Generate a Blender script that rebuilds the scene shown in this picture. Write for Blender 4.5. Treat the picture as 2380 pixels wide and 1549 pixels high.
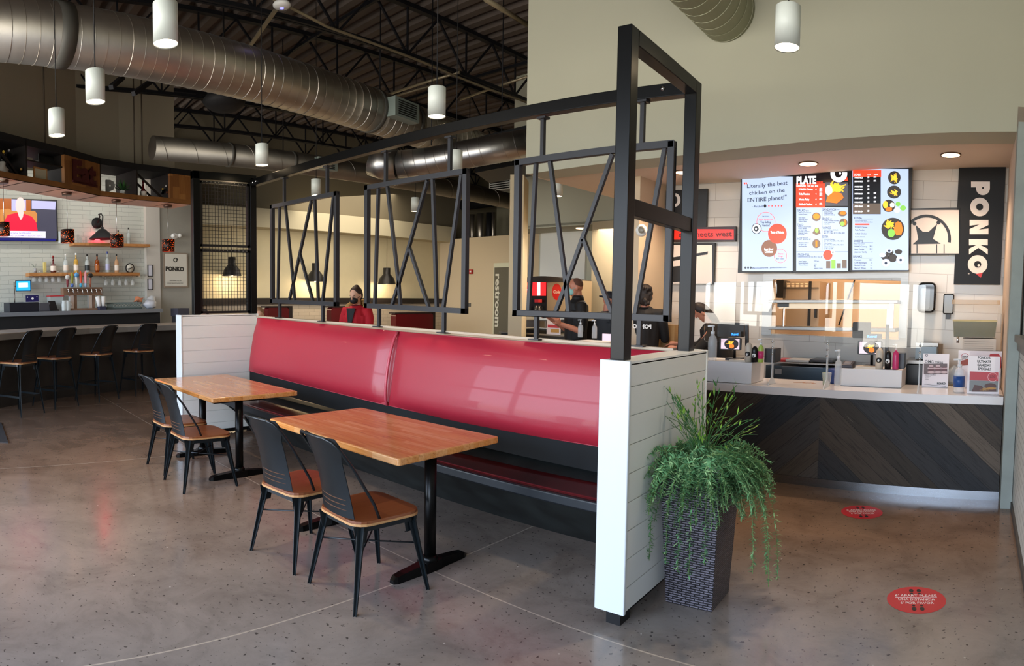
import bpy, bmesh, random
from math import *
from mathutils import Vector, Matrix

for _o in list(bpy.data.objects):
    bpy.data.objects.remove(_o)
sc = bpy.context.scene
COL = sc.collection

# ---------------------------------------------------------------- camera (a stitched wide photo: central cylindrical view)
RR, PITCH, ROLL, YA, H0 = 1480.76, .0519, .0159, -.8912, 1.6

def ray(x, y):
    X = (x - 1190) / RR; b = -(y - 774.5) / RR
    a, c = sin(X), cos(X)
    cr, sr = cos(ROLL), sin(ROLL); a, b = a*cr - b*sr, a*sr + b*cr
    cp, sp = cos(PITCH), sin(PITCH); b, c = b*cp - c*sp, b*sp + c*cp
    sA, cA = sin(YA), cos(YA)
    return Vector((-a*sA - c*cA, a*cA - c*sA, b))

def _lin(a, b, c):
    cr, sr = cos(ROLL), sin(ROLL); a, b = a*cr - b*sr, a*sr + b*cr
    cp, sp = cos(PITCH), sin(PITCH); b, c = b*cp - c*sp, b*sp + c*cp
    sA, cA = sin(YA), cos(YA)
    return Vector((-a*sA - c*cA, a*cA - c*sA, b))

cam = bpy.data.cameras.new('camera')
cam.type = 'PANO'
cam.panorama_type = 'CENTRAL_CYLINDRICAL'
cam.central_cylindrical_range_u_min = -1190/RR
cam.central_cylindrical_range_u_max = 1190/RR
cam.central_cylindrical_range_v_min = -774.5/RR
cam.central_cylindrical_range_v_max = 774.5/RR
cam.central_cylindrical_radius = 1.0
cam.clip_start = .05; cam.clip_end = 200
camo = bpy.data.objects.new('camera', cam); COL.objects.link(camo)
_r, _u, _f = _lin(1, 0, 0), _lin(0, 1, 0), _lin(0, 0, 1)
camo.matrix_world = Matrix(((_r.x, _u.x, -_f.x, 0), (_r.y, _u.y, -_f.y, 0), (_r.z, _u.z, -_f.z, H0), (0, 0, 0, 1)))
sc.camera = camo
EYE = Vector((0, 0, H0))

# ---------------------------------------------------------------- colour management, world, daylight
sc.view_settings.view_transform = 'Standard'; sc.view_settings.look = 'None'
sc.view_settings.exposure = 1.0; sc.view_settings.gamma = 1; sc.view_settings.use_curve_mapping = False
sc.render.engine = 'CYCLES'
cy = sc.cycles
cy.use_denoising = True; cy.max_bounces = 7; cy.diffuse_bounces = 4; cy.glossy_bounces = 4
cy.transmission_bounces = 6; cy.transparent_max_bounces = 12; cy.caustics_reflective = False; cy.caustics_refractive = False
cy.sample_clamp_indirect = 4.0; cy.blur_glossy = 1.0
wd = bpy.data.worlds.new('world'); sc.world = wd; wd.use_nodes = True
_n = wd.node_tree.nodes; _l = wd.node_tree.links
_bg = _n['Background']
_tc = _n.new('ShaderNodeTexCoord'); _sx = _n.new('ShaderNodeSeparateXYZ'); _cr = _n.new('ShaderNodeValToRGB')
_l.new(_tc.outputs['Generated'], _sx.inputs[0]); _l.new(_sx.outputs['Z'], _cr.inputs['Fac']); _l.new(_cr.outputs[0], _bg.inputs[0])
_e = _cr.color_ramp.elements
_e[0].position = 0.0; _e[0].color = (.62, .58, .52, 1)
_e[1].position = .5; _e[1].color = (.45, .62, .95, 1)
_e2 = _cr.color_ramp.elements.new(.06); _e2.color = (.76, .87, 1.0, 1)
_bg.inputs[1].default_value = 6.5

def lamp(kind, name, loc, power, col, size=.1, aim=None, spot=None, sizey=None, blend=.5, spread=None):
    d = bpy.data.lights.new(name, kind); d.energy = power; d.color = col
    if kind == 'AREA':
        d.shape = 'RECTANGLE'; d.size = size; d.size_y = sizey or size
        if spread: d.spread = spread
    elif kind == 'SPOT':
        d.shadow_soft_size = size; d.spot_size = spot; d.spot_blend = blend
    elif kind == 'POINT': d.shadow_soft_size = size
    elif kind == 'SUN': d.angle = size
    o = bpy.data.objects.new(name, d); COL.objects.link(o); o.location = loc
    if aim is not None:
        o.rotation_euler = (Vector(aim) - Vector(loc)).to_track_quat('-Z', 'Y').to_euler()
    return o
# daylight through the storefront glass behind and to the left of the viewer
_pt = lamp('AREA', 'storefront_portal', (-6.8, -4.95, 2.0), 1, (1, 1, 1), 14.4, (-6.8, 0, 2.0), sizey=4)
_pt.data.cycles.is_portal = True

# ---------------------------------------------------------------- pixel -> place (positions were measured off the photograph)
def at_z(x, y, z=0.0): d = ray(x, y); return EYE + d*((z - H0)/d.z)
def at_y(x, y, Y): d = ray(x, y); return EYE + d*(Y/d.y)
def at_x(x, y, X): d = ray(x, y); return EYE + d*(X/d.x)
def at_d(x, y, dist): d = ray(x, y); return EYE + d*(dist/hypot(d.x, d.y))
_t = radians(-3)
KU = Vector((cos(_t), sin(_t), 0)); KN = Vector((-sin(_t), cos(_t), 0)); KC = KN.dot(Vector((-.68, 5.54, 0)))
def KT(u, v, z): return KU*u + KN*(v + KC) + Vector((0, 0, z))
def toK(p): return Vector((p.dot(KU), p.dot(KN) - KC, p.z))
def kv(x, y, v): d = ray(x, y); return toK(EYE + d*((KC + v)/d.dot(KN)))
def ku(x, y, u): d = ray(x, y); return toK(EYE + d*(u/d.dot(KU)))
def kz(x, y, z): return toK(at_z(x, y, z))
# bar back wall frame: s runs right along the wall, d away from the viewer
BN = Vector((-.9873, -.159, 0)); BS = Vector((-.159, .9873, 0))
def BT(s, d, z): return BS*s + BN*d + Vector((0, 0, z))
def toB(p): return Vector((p.dot(BS), p.dot(BN), p.z))
def bd(x, y, d): r = ray(x, y); return toB(EYE + r*(d/r.dot(BN)))
def IT(x, y, z): return Vector((x, y, z))

# ---------------------------------------------------------------- materials
def hexc(h):
    h = h.lstrip('#'); c = [int(h[i:i+2], 16)/255 for i in (0, 2, 4)]
    return tuple([(v/12.92 if v <= .04045 else ((v+.055)/1.055)**2.4) for v in c] + [1])
MATS = {}
def mat(name, col, rough=.5, metal=0, spec=.5, emit=0, ecol=None, var=0, vscale=6, bump=0, bscale=80, trans=0, alpha=1, coat=0, ior=1.45, stretch=None):
    if name in MATS: return MATS[name]
    m = bpy.data.materials.new(name); m.use_nodes = True; nt = m.node_tree; p = nt.nodes['Principled BSDF']
    c = hexc(col) if isinstance(col, str) else col
    p.inputs['Base Color'].default_value = c; p.inputs['Roughness'].default_value = rough
    p.inputs['Metallic'].default_value = metal; p.inputs['Specular IOR Level'].default_value = spec
    p.inputs['IOR'].default_value = ior; p.inputs['Alpha'].default_value = alpha
    p.inputs['Coat Weight'].default_value = coat; p.inputs['Transmission Weight'].default_value = trans
    if emit:
        p.inputs['Emission Color'].default_value = hexc(ecol) if ecol else c
        p.inputs['Emission Strength'].default_value = emit
    if var or bump:
        tc = nt.nodes.new('ShaderNodeTexCoord'); mp = nt.nodes.new('ShaderNodeMapping')
        nt.links.new(tc.outputs['Object'], mp.inputs[0])
        if stretch: mp.inputs['Scale'].default_value = stretch
    if var:
        nz = nt.nodes.new('ShaderNodeTexNoise'); nz.inputs['Scale'].default_value = vscale; nz.inputs['Detail'].default_value = 5
        nt.links.new(mp.outputs[0], nz.inputs['Vector'])
        mr = nt.nodes.new('ShaderNodeMapRange'); mr.inputs[1].default_value = .3; mr.inputs[2].default_value = .7
        mr.inputs[3].default_value = 1 - var; mr.inputs[4].default_value = 1 + var
        nt.links.new(nz.outputs[0], mr.inputs[0])
        mx = nt.nodes.new('ShaderNodeMix'); mx.data_type = 'RGBA'; mx.blend_type = 'MULTIPLY'; mx.inputs[0].default_value = 1
        mx.inputs[6].default_value = c; nt.links.new(mr.outputs[0], mx.inputs[7]); nt.links.new(mx.outputs[2], p.inputs['Base Color'])
    if bump:
        nb = nt.nodes.new('ShaderNodeTexNoise'); nb.inputs['Scale'].default_value = bscale; nb.inputs['Detail'].default_value = 4
        nt.links.new(mp.outputs[0], nb.inputs['Vector'])
        bp = nt.nodes.new('ShaderNodeBump'); bp.inputs['Strength'].default_value = bump; bp.inputs['Distance'].default_value = .01
        nt.links.new(nb.outputs[0], bp.inputs['Height']); nt.links.new(bp.outputs[0], p.inputs['Normal'])
    MATS[name] = m
    return m

class NT:
    """small helper for hand-made node trees"""
    def __init__(s, name, rough=.5, metal=0, spec=.5):
        s.m = bpy.data.materials.new(name); s.m.use_nodes = True; s.t = s.m.node_tree; s.p = s.t.nodes['Principled BSDF']
        s.p.inputs['Roughness'].default_value = rough; s.p.inputs['Metallic'].default_value = metal
        s.p.inputs['Specular IOR Level'].default_value = spec
        s.tc = s.t.nodes.new('ShaderNodeTexCoord'); MATS[name] = s.m
    def n(s, typ, **kw):
        nd = s.t.nodes.new('ShaderNode' + typ)
        for k, v in kw.items():
            if k.startswith('i_'): nd.inputs[k[2:].replace('_', ' ')].default_value = v
            else: setattr(nd, k, v)
        return nd
    def l(s, a, b): s.t.links.new(a, b)
    def coord(s, scale=(1, 1, 1), rot=(0, 0, 0), src='Object'):
        mp = s.n('Mapping'); s.l(s.tc.outputs[src], mp.inputs[0]); mp.inputs['Scale'].default_value = scale; mp.inputs['Rotation'].default_value = rot
        return mp.outputs[0]
    def ramp(s, fac, stops):
        r = s.n('ValToRGB'); e = r.color_ramp.elements
        e[0].position, e[0].color = stops[0][0], hexc(stops[0][1]); e[1].position, e[1].color = stops[-1][0], hexc(stops[-1][1])
        for q, c in stops[1:-1]:
            x = e.new(q); x.color = hexc(c)
        s.l(fac, r.inputs[0]); return r.outputs[0]
    def mix(s, fac, a, b, mode='MIX'):
        m = s.n('Mix', data_type='RGBA', blend_type=mode)
        for sock, v in ((m.inputs[0], fac), (m.inputs[6], a), (m.inputs[7], b)):
            if isinstance(v, (int, float)): sock.default_value = v
            elif isinstance(v, (str, tuple)): sock.default_value = hexc(v) if isinstance(v, str) else v
            else: s.l(v, sock)
        return m.outputs[2]
    def math(s, op, a, b=0.0):
        m = s.n('Math', operation=op)
        for i, v in enumerate((a, b)):
            if isinstance(v, (int, float)): m.inputs[i].default_value = v
            else: s.l(v, m.inputs[i])
        return m.outputs[0]
    def base(s, c): s.l(c, s.p.inputs['Base Color'])
    def bump(s, h, st=.3, dist=.01):
        b = s.n('Bump'); b.inputs['Strength'].default_value = st; b.inputs['Distance'].default_value = dist
        s.l(h, b.inputs['Height']); s.l(b.outputs[0], s.p.inputs['Normal'])

# ---------------------------------------------------------------- mesh builder
class B:
    def __init__(s, T=None):
        s.v = []; s.f = []; s.mi = []; s.sm = []; s.T = T or IT; s.cur = 0; s.smooth = False
    def add(s, vs, fs, mi=None, smooth=None):
        o = len(s.v); s.v += [tuple(s.T(*p)) for p in vs]
        for f in fs:
            s.f.append([i + o for i in f]); s.mi.append(s.cur if mi is None else mi); s.sm.append(s.smooth if smooth is None else smooth)
    def hexa(s, p, mi=None):
        s.add(p, [(0, 3, 2, 1), (4, 5, 6, 7), (0, 1, 5, 4), (1, 2, 6, 5), (2, 3, 7, 6), (3, 0, 4, 7)], mi, False)
    def box(s, x0, y0, z0, x1, y1, z1, mi=None):
        x0, x1 = min(x0, x1), max(x0, x1); y0, y1 = min(y0, y1), max(y0, y1); z0, z1 = min(z0, z1), max(z0, z1)
        s.hexa([(x0, y0, z0), (x1, y0, z0), (x1, y1, z0), (x0, y1, z0), (x0, y0, z1), (x1, y0, z1), (x1, y1, z1), (x0, y1, z1)], mi)
    def rbox(s, x0, y0, z0, x1, y1, z1, r=.01, mi=None, seg=3, axis='z'):
        """box with the edges parallel to an axis rounded"""
        x0, x1 = min(x0, x1), max(x0, x1); y0, y1 = min(y0, y1), max(y0, y1); z0, z1 = min(z0, z1), max(z0, z1)
        if axis == 'z': a0, a1, b0, b1, c0, c1 = x0, x1, y0, y1, z0, z1; g = lambda a, b, c: (a, b, c)
        elif axis == 'y': a0, a1, b0, b1, c0, c1 = x0, x1, z0, z1, y0, y1; g = lambda a, b, c: (a, c, b)
        else: a0, a1, b0, b1, c0, c1 = y0, y1, z0, z1, x0, x1; g = lambda a, b, c: (c, a, b)
        pts = []
        for cx, cy_, a in ((a1 - r, b1 - r, 0), (a0 + r, b1 - r, 90), (a0 + r, b0 + r, 180), (a1 - r, b0 + r, 270)):
            for k in range(seg + 1):
                t = radians(a + 90*k/seg); pts.append((cx + r*cos(t), cy_ + r*sin(t)))
        n = len(pts); vs = [g(a, b, c0) for a, b in pts] + [g(a, b, c1) for a, b in pts]
        fs = [tuple(range(n))[::-1], tuple(range(n, 2*n))] + [(i, (i+1) % n, n + (i+1) % n, n + i) for i in range(n)]
        s.add(vs, fs, mi, False)
    def quad(s, a, b, c, d, mi=None): s.add([a, b, c, d], [(0, 1, 2, 3)], mi, False)
    def poly(s, pts, mi=None): s.add(pts, [tuple(range(len(pts)))], mi, False)
    def prism(s, poly, f, w0, w1, mi=None, smooth=False):
        n = len(poly); vs = [f(a, b, w0) for a, b in poly] + [f(a, b, w1) for a, b in poly]
        s.add(vs, [tuple(range(n))[::-1], tuple(range(n, 2*n))], mi, False)
        o = len(s.v) - 2*n
        for i in range(n):
            s.f.append([o + i, o + (i+1) % n, o + n + (i+1) % n, o + n + i]); s.mi.append(s.cur if mi is None else mi); s.sm.append(smooth)
    def tube(s, pts, r, n=8, closed=False, mi=None, r2=None):
        P = [Vector(p) for p in pts]; m = len(P); rings = []
        up = None
        for i in range(m):
            if closed: t = (P[(i+1) % m] - P[i-1]).normalized()
            else: t = (P[min(i+1, m-1)] - P[max(i-1, 0)]).normalized()
            if up is None:
                up = Vector((0, 0, 1)) if abs(t.z) < .9 else Vector((1, 0, 0))
            e1 = (up - t*up.dot(t)); 
            if e1.length < 1e-4: e1 = Vector((1, .3, 0)) - t*t.dot(Vector((1, .3, 0)))
            e1.normalize(); e2 = t.cross(e1); up = e1
            rr = r if r2 is None else r + (r2 - r)*i/max(1, m-1)
            if isinstance(r, (list, tuple)): rr = r[i]
            rings.append([tuple(P[i] + (e1*cos(2*pi*k/n) + e2*sin(2*pi*k/n))*rr) for k in range(n)])
        vs = [p for rg in rings for p in rg]; fs = []
        for i in range(m if closed else m - 1):
            for k in range(n):
                a, b = i*n, ((i+1) % m)*n; fs.append((a + k, a + (k+1) % n, b + (k+1) % n, b + k))
        s.add(vs, fs, mi, n > 4)
        if not closed: s.add(rings[0], [tuple(range(n))[::-1]], mi, False); s.add(rings[-1], [tuple(range(n))], mi, False)
    def bar(s, a, b, w, h=None, up=(0, 0, 1), mi=None):
        a, b = Vector(a), Vector(b); h = h or w; t = (b - a).normalized(); u = Vector(up)
        if abs(t.dot(u)) > .95: u = Vector((1, 0, 0)) if abs(t.x) < .9 else Vector((0, 1, 0))
        e2 = (u - t*t.dot(u)).normalized(); e1 = t.cross(e2)
        q = [(-1, -1), (1, -1), (1, 1), (-1, 1)]
        s.hexa([tuple(p + e1*(i*w/2) + e2*(j*h/2)) for p in (a, b) for i, j in q], mi)
    def lathe(s, prof, c=(0, 0, 0), n=20, mi=None, smooth=True, ax='z', cap=True):
        vs = []
        for r, z in prof:
            for k in range(n):
                t = 2*pi*k/n; a, b = r*cos(t), r*sin(t)
                vs.append({'z': (c[0]+a, c[1]+b, c[2]+z), 'y': (c[0]+a, c[1]+z, c[2]+b), 'x': (c[0]+z, c[1]+a, c[2]+b)}[ax])
        fs = []; m = len(prof)
        for i in range(m - 1):
            for k in range(n): fs.append((i*n + k, i*n + (k+1) % n, (i+1)*n + (k+1) % n, (i+1)*n + k))
        s.add(vs, fs, mi, smooth)
        if cap:
            o = len(s.v) - len(vs)
            for base, rev in ((0, True), ((m-1)*n, False)):
                if prof[0 if rev else -1][0] > 1e-5:
                    f = [o + base + k for k in range(n)]; s.f.append(f[::-1] if rev else f); s.mi.append(s.cur if mi is None else mi); s.sm.append(False)
    def ell(s, c, r, n=14, m=9, mi=None, f=None):
        vs = []; 
        for i in range(m + 1):
            ph = pi*i/m
            for k in range(n):
                t = 2*pi*k/n; p = (c[0] + r[0]*sin(ph)*cos(t), c[1] + r[1]*sin(ph)*sin(t), c[2] + r[2]*cos(ph))
                vs.append(f(*p) if f else p)
        fs = [(i*n + k, (i+1)*n + k, (i+1)*n + (k+1) % n, i*n + (k+1) % n) for i in range(m) for k in range(n)]
        s.add(vs, fs, mi, True)
    def build(s, name, mats, parent=None, bevel=0, sub=0, at=None, **tags):
        if not isinstance(mats, (list, tuple)): mats = [mats]
        org = at
        if org is None:
            if parent is not None: org = ORG[parent.name]
            else:
                xs, ys, zs = zip(*s.v); org = ((min(xs)+max(xs))/2, (min(ys)+max(ys))/2, min(zs))
        me = bpy.data.meshes.new(name)
        me.from_pydata([(a-org[0], b-org[1], c-org[2]) for a, b, c in s.v], [], s.f)
        for m in mats: me.materials.append(m)
        me.polygons.foreach_set('material_index', s.mi); me.polygons.foreach_set('use_smooth', s.sm)
        me.validate(); me.update()
        bm = bmesh.new(); bm.from_mesh(me); bmesh.ops.remove_doubles(bm, verts=bm.verts, dist=1e-5)
        bmesh.ops.recalc_face_normals(bm, faces=bm.faces); bm.to_mesh(me); bm.free()
        o = bpy.data.objects.new(name, me); COL.objects.link(o)
        if parent is not None:
            o.parent = parent
            po = ORG[parent.name]; o.location = (org[0]-po[0], org[1]-po[1], org[2]-po[2])
        else: o.location = org
        ORG[o.name] = tuple(org)
        if bevel:
            md = o.modifiers.new('bevel', 'BEVEL'); md.width = bevel; md.segments = 2; md.limit_method = 'ANGLE'; md.angle_limit = radians(40)
        if sub:
            md = o.modifiers.new('subd', 'SUBSURF'); md.levels = sub; md.render_levels = sub
        tag(o, **tags)
        return o
ORG = {}
def tag(o, label=None, cat=None, group=None, kind=None):
    if label: o['label'] = label
    if cat: o['category'] = cat
    if group: o['group'] = group
    if kind: o['kind'] = kind
    return o
def thing(name, label, cat, loc=(0, 0, 0), rz=0, group=None, local=False):
    o = bpy.data.objects.new(name, None); COL.objects.link(o); o.location = loc; o.rotation_euler = (0, 0, rz)
    o.empty_display_size = .1
    ORG[o.name] = (0, 0, 0) if local else tuple(loc)
    return tag(o, label, cat, group)
def dup(o, loc=None, rz=None, label=None, parent=None, scale=None):
    c = o.copy(); COL.objects.link(c)
    if parent is not None: c.parent = parent
    if loc is not None: c.location = loc
    if rz is not None: c.rotation_euler = (0, 0, rz)
    if scale is not None: c.scale = (scale,)*3
    if label: c['label'] = label
    for ch in list(o.children): dup(ch, parent=c)
    return c
def S(name, b, m, **k):   # a piece of the setting
    return b.build(name, m, kind='structure', **k)
_FC = {}
def glyphs(s, bold=0.0):
    if (s, bold) in _FC: return _FC[(s, bold)]
    c = bpy.data.curves.new('t', 'FONT'); c.body = s; c.resolution_u = 2; c.offset = bold
    o = bpy.data.objects.new('t', c); me = bpy.data.meshes.new_from_object(o)
    vs = [tuple(v.co) for v in me.vertices]; fs = [tuple(p.vertices) for p in me.polygons]
    bpy.data.objects.remove(o); bpy.data.curves.remove(c); bpy.data.meshes.remove(me)
    _FC[(s, bold)] = (vs, fs); return vs, fs
def txt(b, s, org, ex, ey, h, w=None, mi=None, bold=0.0, align='l'):
    """flat lettering of cap height h (metres) into builder b; ex / ey are the writing directions in b's coordinates"""
    vs, fs = glyphs(s, bold)
    if not vs: return
    x0 = min(v[0] for v in vs); x1 = max(v[0] for v in vs); k = h/.69
    kx = (w/(x1 - x0)) if w else k
    wid = (x1 - x0)*kx; off = {'l': 0, 'c': -wid/2, 'r': -wid}[align]
    o = Vector(org); ex = Vector(ex); ey = Vector(ey)
    b.add([tuple(o + ex*((v[0]-x0)*kx + off) + ey*(v[1]*k)) for v in vs], fs, mi, False)
# ---------------------------------------------------------------- kitchen / booth / bar coordinate helpers
def kf(u): return 1 + .02*max(0.0, u + 2.5)
def KX(u, v, z): return KT(u, v, z*kf(u))
def kp(x, y, v): q = kv(x, y, v); return Vector((q.x, q.y, q.z/kf(q.x)))
def bdz(x): return .065*max(0.0, min(1.3, (-x - 3.3)/3.1))
def BX(x, y, z): return Vector((x, y, z + bdz(x)))
def bp(x, y, Y): q = at_y(x, y, Y); return Vector((q.x, q.y, q.z - bdz(q.x)))

# ---------------------------------------------------------------- shared materials
M_steelblk = mat('black_steel', '#060606', .3, .0, .25, var=.12, vscale=9)
M_chair = mat('chair_steel', '#10171b', .34, .0, .55, var=.1, vscale=9)
M_steelgrey = mat('gunmetal', '#2b2b2e', .4, .3, .5)
M_white = mat('white_paint', '#e6e8e6', .35, 0, .4, coat=.1)
M_wallw = mat('greige_wall', '#b3b3a1', .85, 0, .2, var=.02, vscale=1.2)
M_walld = mat('olive_grey_wall', '#77705f', .85, 0, .2, var=.02, vscale=1.5)
M_black = mat('black_plastic', '#0c0c0e', .35)
M_blackm = mat('black_matte', '#101012', .7)
M_chrome = mat('stainless', '#c4c4c4', .22, 1, .5)
M_brush = mat('brushed_steel', '#85827e', .36, 1, .5, var=.08, vscale=3, stretch=(1, 1, 30))
M_glassc = mat('clear_acrylic', '#ffffff', .02, 0, .5, alpha=.13, ior=1.5)
M_tan = mat('tan_wood', '#c08a50', .5, var=.15, vscale=8, stretch=(1, 6, 6))
M_rubber = mat('rubber', '#0a0a0a', .8)

# polished concrete
g = NT('polished_concrete', .2, 0, .5)
co = g.coord()
n1 = g.n('TexNoise', i_Scale=.55, i_Detail=6, i_Roughness=.62); g.l(co, n1.inputs['Vector'])
n2 = g.n('TexNoise', i_Scale=2.6, i_Detail=8, i_Roughness=.7, i_Distortion=.5); g.l(co, n2.inputs['Vector'])
n3 = g.n('TexNoise', i_Scale=38, i_Detail=3); g.l(co, n3.inputs['Vector'])
c1 = g.ramp(n1.outputs[0], [(.3, '#6b6059'), (.5, '#887f78'), (.7, '#9a8f87')])
c2 = g.ramp(n2.outputs[0], [(.28, '#5c524b'), (.5, '#90867e'), (.74, '#a89e95')])
c = g.mix(.5, c1, c2)
sx = g.n('SeparateXYZ'); g.l(co, sx.inputs[0])
# warmer, browner slab towards the bar and towards the counter
w1 = g.n('MapRange'); w1.inputs[1].default_value = -2.5; w1.inputs[2].default_value = -6.0; g.l(sx.outputs['X'], w1.inputs[0])
w2 = g.n('MapRange'); w2.inputs[1].default_value = 3.0; w2.inputs[2].default_value = 4.4; g.l(sx.outputs['Y'], w2.inputs[0])
wx = g.math('MAXIMUM', w1.outputs[0], w2.outputs[0])
c = g.mix(g.math('MULTIPLY', wx, .75), c, g.mix(1.0, c, '#dcb18a', 'MULTIPLY'))
sp = g.ramp(n3.outputs[0], [(.30, '#2a2522'), (.36, '#ffffff'), (.69, '#ffffff'), (.74, '#ffffff')])
c = g.mix(.75, c, g.mix(1.0, c, sp, 'MULTIPLY'))
vo = g.n('TexVoronoi', i_Scale=9); g.l(co, vo.inputs['Vector'])
pit = g.math('LESS_THAN', vo.outputs['Distance'], .045)
msk = g.math('GREATER_THAN', n2.outputs[0], .47)
c = g.mix(g.math('MULTIPLY', g.math('MULTIPLY', pit, msk), .7), c, '#29241f')
vo2 = g.n('TexVoronoi', i_Scale=5.3); g.l(co, vo2.inputs['Vector'])
c = g.mix(g.math('MULTIPLY', g.math('LESS_THAN', vo2.outputs['Distance'], .03), .5), c, '#d8d0c6')
jt = 0
for sock, pos in (('Y', 2.555), ('X', -2.655), ('X', -6.06), ('X', -9.45), ('X', .75), ('Y', -.9), ('Y', 6.0)):
    d = g.math('ABSOLUTE', g.math('SUBTRACT', sx.outputs[sock], pos)); q = g.math('LESS_THAN', d, .0045)
    jt = q if jt == 0 else g.math('MAXIMUM', jt, q)
c = g.mix(g.math('MULTIPLY', jt, .75), c, '#c5b6a4')
g.base(c)
rr = g.n('MapRange'); rr.inputs[1].default_value = .3; rr.inputs[2].default_value = .7; rr.inputs[3].default_value = .12; rr.inputs[4].default_value = .27
g.l(n2.outputs[0], rr.inputs[0]); g.l(rr.outputs[0], g.p.inputs['Roughness'])
M_floor = g.m
def wood(name, a, b, c, dirn='x', rough=.3, plank=.05, coat=.3, streak=1.0, k=1.0):
    """strip / butcher-block wood: strips run along dirn"""
    g = NT(name, rough); g.p.inputs['Coat Weight'].default_value = coat; g.p.inputs['Coat Roughness'].default_value = .12
    co = g.coord(rot=(0, 0, 0 if dirn == 'x' else pi/2)) if dirn in 'xy' else g.coord(rot=(0, pi/2, 0))
    sx = g.n('SeparateXYZ'); g.l(co, sx.inputs[0])
    row = g.math('FLOOR', g.math('DIVIDE', sx.outputs['Y'], plank))
    sh = g.math('MULTIPLY', g.math('FRACT', g.math('MULTIPLY', row, .618)), 3.0)
    col = g.math('FLOOR', g.math('DIVIDE', g.math('ADD', sx.outputs['X'], sh), .42*k))
    cb = g.n('CombineXYZ'); g.l(row, cb.inputs[0]); g.l(col, cb.inputs[1])
    wn = g.n('TexWhiteNoise', noise_dimensions='2D'); g.l(cb.outputs[0], wn.inputs['Vector'])
    mp = g.n('Mapping'); g.l(co, mp.inputs[0]); mp.inputs['Scale'].default_value = (2.2, 38, 38)
    ad = g.n('VectorMath', operation='ADD'); g.l(mp.outputs[0], ad.inputs[0]); g.l(wn.outputs['Color'], ad.inputs[1])
    nz = g.n('TexNoise', i_Scale=1.6, i_Detail=6, i_Roughness=.65); g.l(ad.outputs[0], nz.inputs['Vector'])
    base = g.ramp(wn.outputs['Value'], [(0, a), (.5, b), (1, c)])
    st = g.ramp(nz.outputs[0], [(.26, '#8a5226'), (.42, '#ecdccb'), (.6, '#ffffff')])
    g.base(g.mix(.75*streak, base, g.mix(1.0, base, st, 'MULTIPLY')))
    return g.m
M_butcher = wood('butcher_block', '#d99c5c', '#cd8c4c', '#e3b078', 'x', .24, .045, .5)
M_woodseat = wood('walnut_ply', '#7a4526', '#8a5230', '#6d3c20', 'y', .34, .2, .3, .7)
M_edge = mat('ply_edge', '#b88a5c', .5, var=.12, vscale=20)
M_shelf = wood('oak_shelf', '#b98450', '#a87440', '#c69460', 'y', .5, .1, .0, .8)
def shiplap_mat():
    return mat('shiplap_paint', '#dcdedb', .38, 0, .4, coat=.05, var=.015, vscale=2)
M_ship = shiplap_mat()
# red vinyl
M_red = mat('red_vinyl', '#9c2233', .42, 0, .5, coat=.15, bump=.06, bscale=260)
M_redd = mat('dark_red_vinyl', '#5e1418', .3, 0, .5, coat=.1)
# chevron planks on the counter front (in kitchen coordinates: object X = along, Z = up)
g = NT('charred_planks', .62, 0, .3)
co = g.coord(); sx = g.n('SeparateXYZ'); g.l(co, sx.inputs[0])
ax = g.math('ABSOLUTE', sx.outputs['X'])
dd = g.math('ADD', g.math('MULTIPLY', ax, .66), g.math('MULTIPLY', sx.outputs['Z'], .75))
row = g.math('FLOOR', g.math('DIVIDE', dd, .148))
sg = g.math('SIGN', sx.outputs['X'])
cb = g.n('CombineXYZ'); g.l(row, cb.inputs[0]); g.l(sg, cb.inputs[1])
wn = g.n('TexWhiteNoise', noise_dimensions='2D'); g.l(cb.outputs[0], wn.inputs['Vector'])
al = g.math('SUBTRACT', g.math('MULTIPLY', ax, .75), g.math('MULTIPLY', sx.outputs['Z'], .66))
cv = g.n('CombineXYZ'); g.l(g.math('MULTIPLY', al, 2.0), cv.inputs[0]); g.l(g.math('MULTIPLY', dd, 30), cv.inputs[1]); g.l(g.math('MULTIPLY', wn.outputs['Value'], 20), cv.inputs[2])
nz = g.n('TexNoise', i_Scale=2.2, i_Detail=7, i_Roughness=.7, i_Distortion=.6); g.l(cv.outputs[0], nz.inputs['Vector'])
base = g.ramp(wn.outputs['Value'], [(0, '#211f1b'), (.35, '#4a4138'), (.6, '#272b30'), (.8, '#6a5d50'), (1, '#12171d')])
st = g.ramp(nz.outputs[0], [(.3, '#505050'), (.5, '#ffffff'), (.72, '#ffffff')])
cc = g.mix(.8, base, g.mix(1.0, base, st, 'MULTIPLY'))
cc = g.mix(g.math('MULTIPLY', g.math('GREATER_THAN', nz.outputs[0], .68), .3), cc, '#8a8378')
fr = g.math('FRACT', g.math('DIVIDE', dd, .148)); cc = g.mix(g.math('LESS_THAN', fr, .02), cc, '#0c0c0c')
g.base(cc); g.bump(nz.outputs[0], .25, .003); M_chev = g.m
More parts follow.
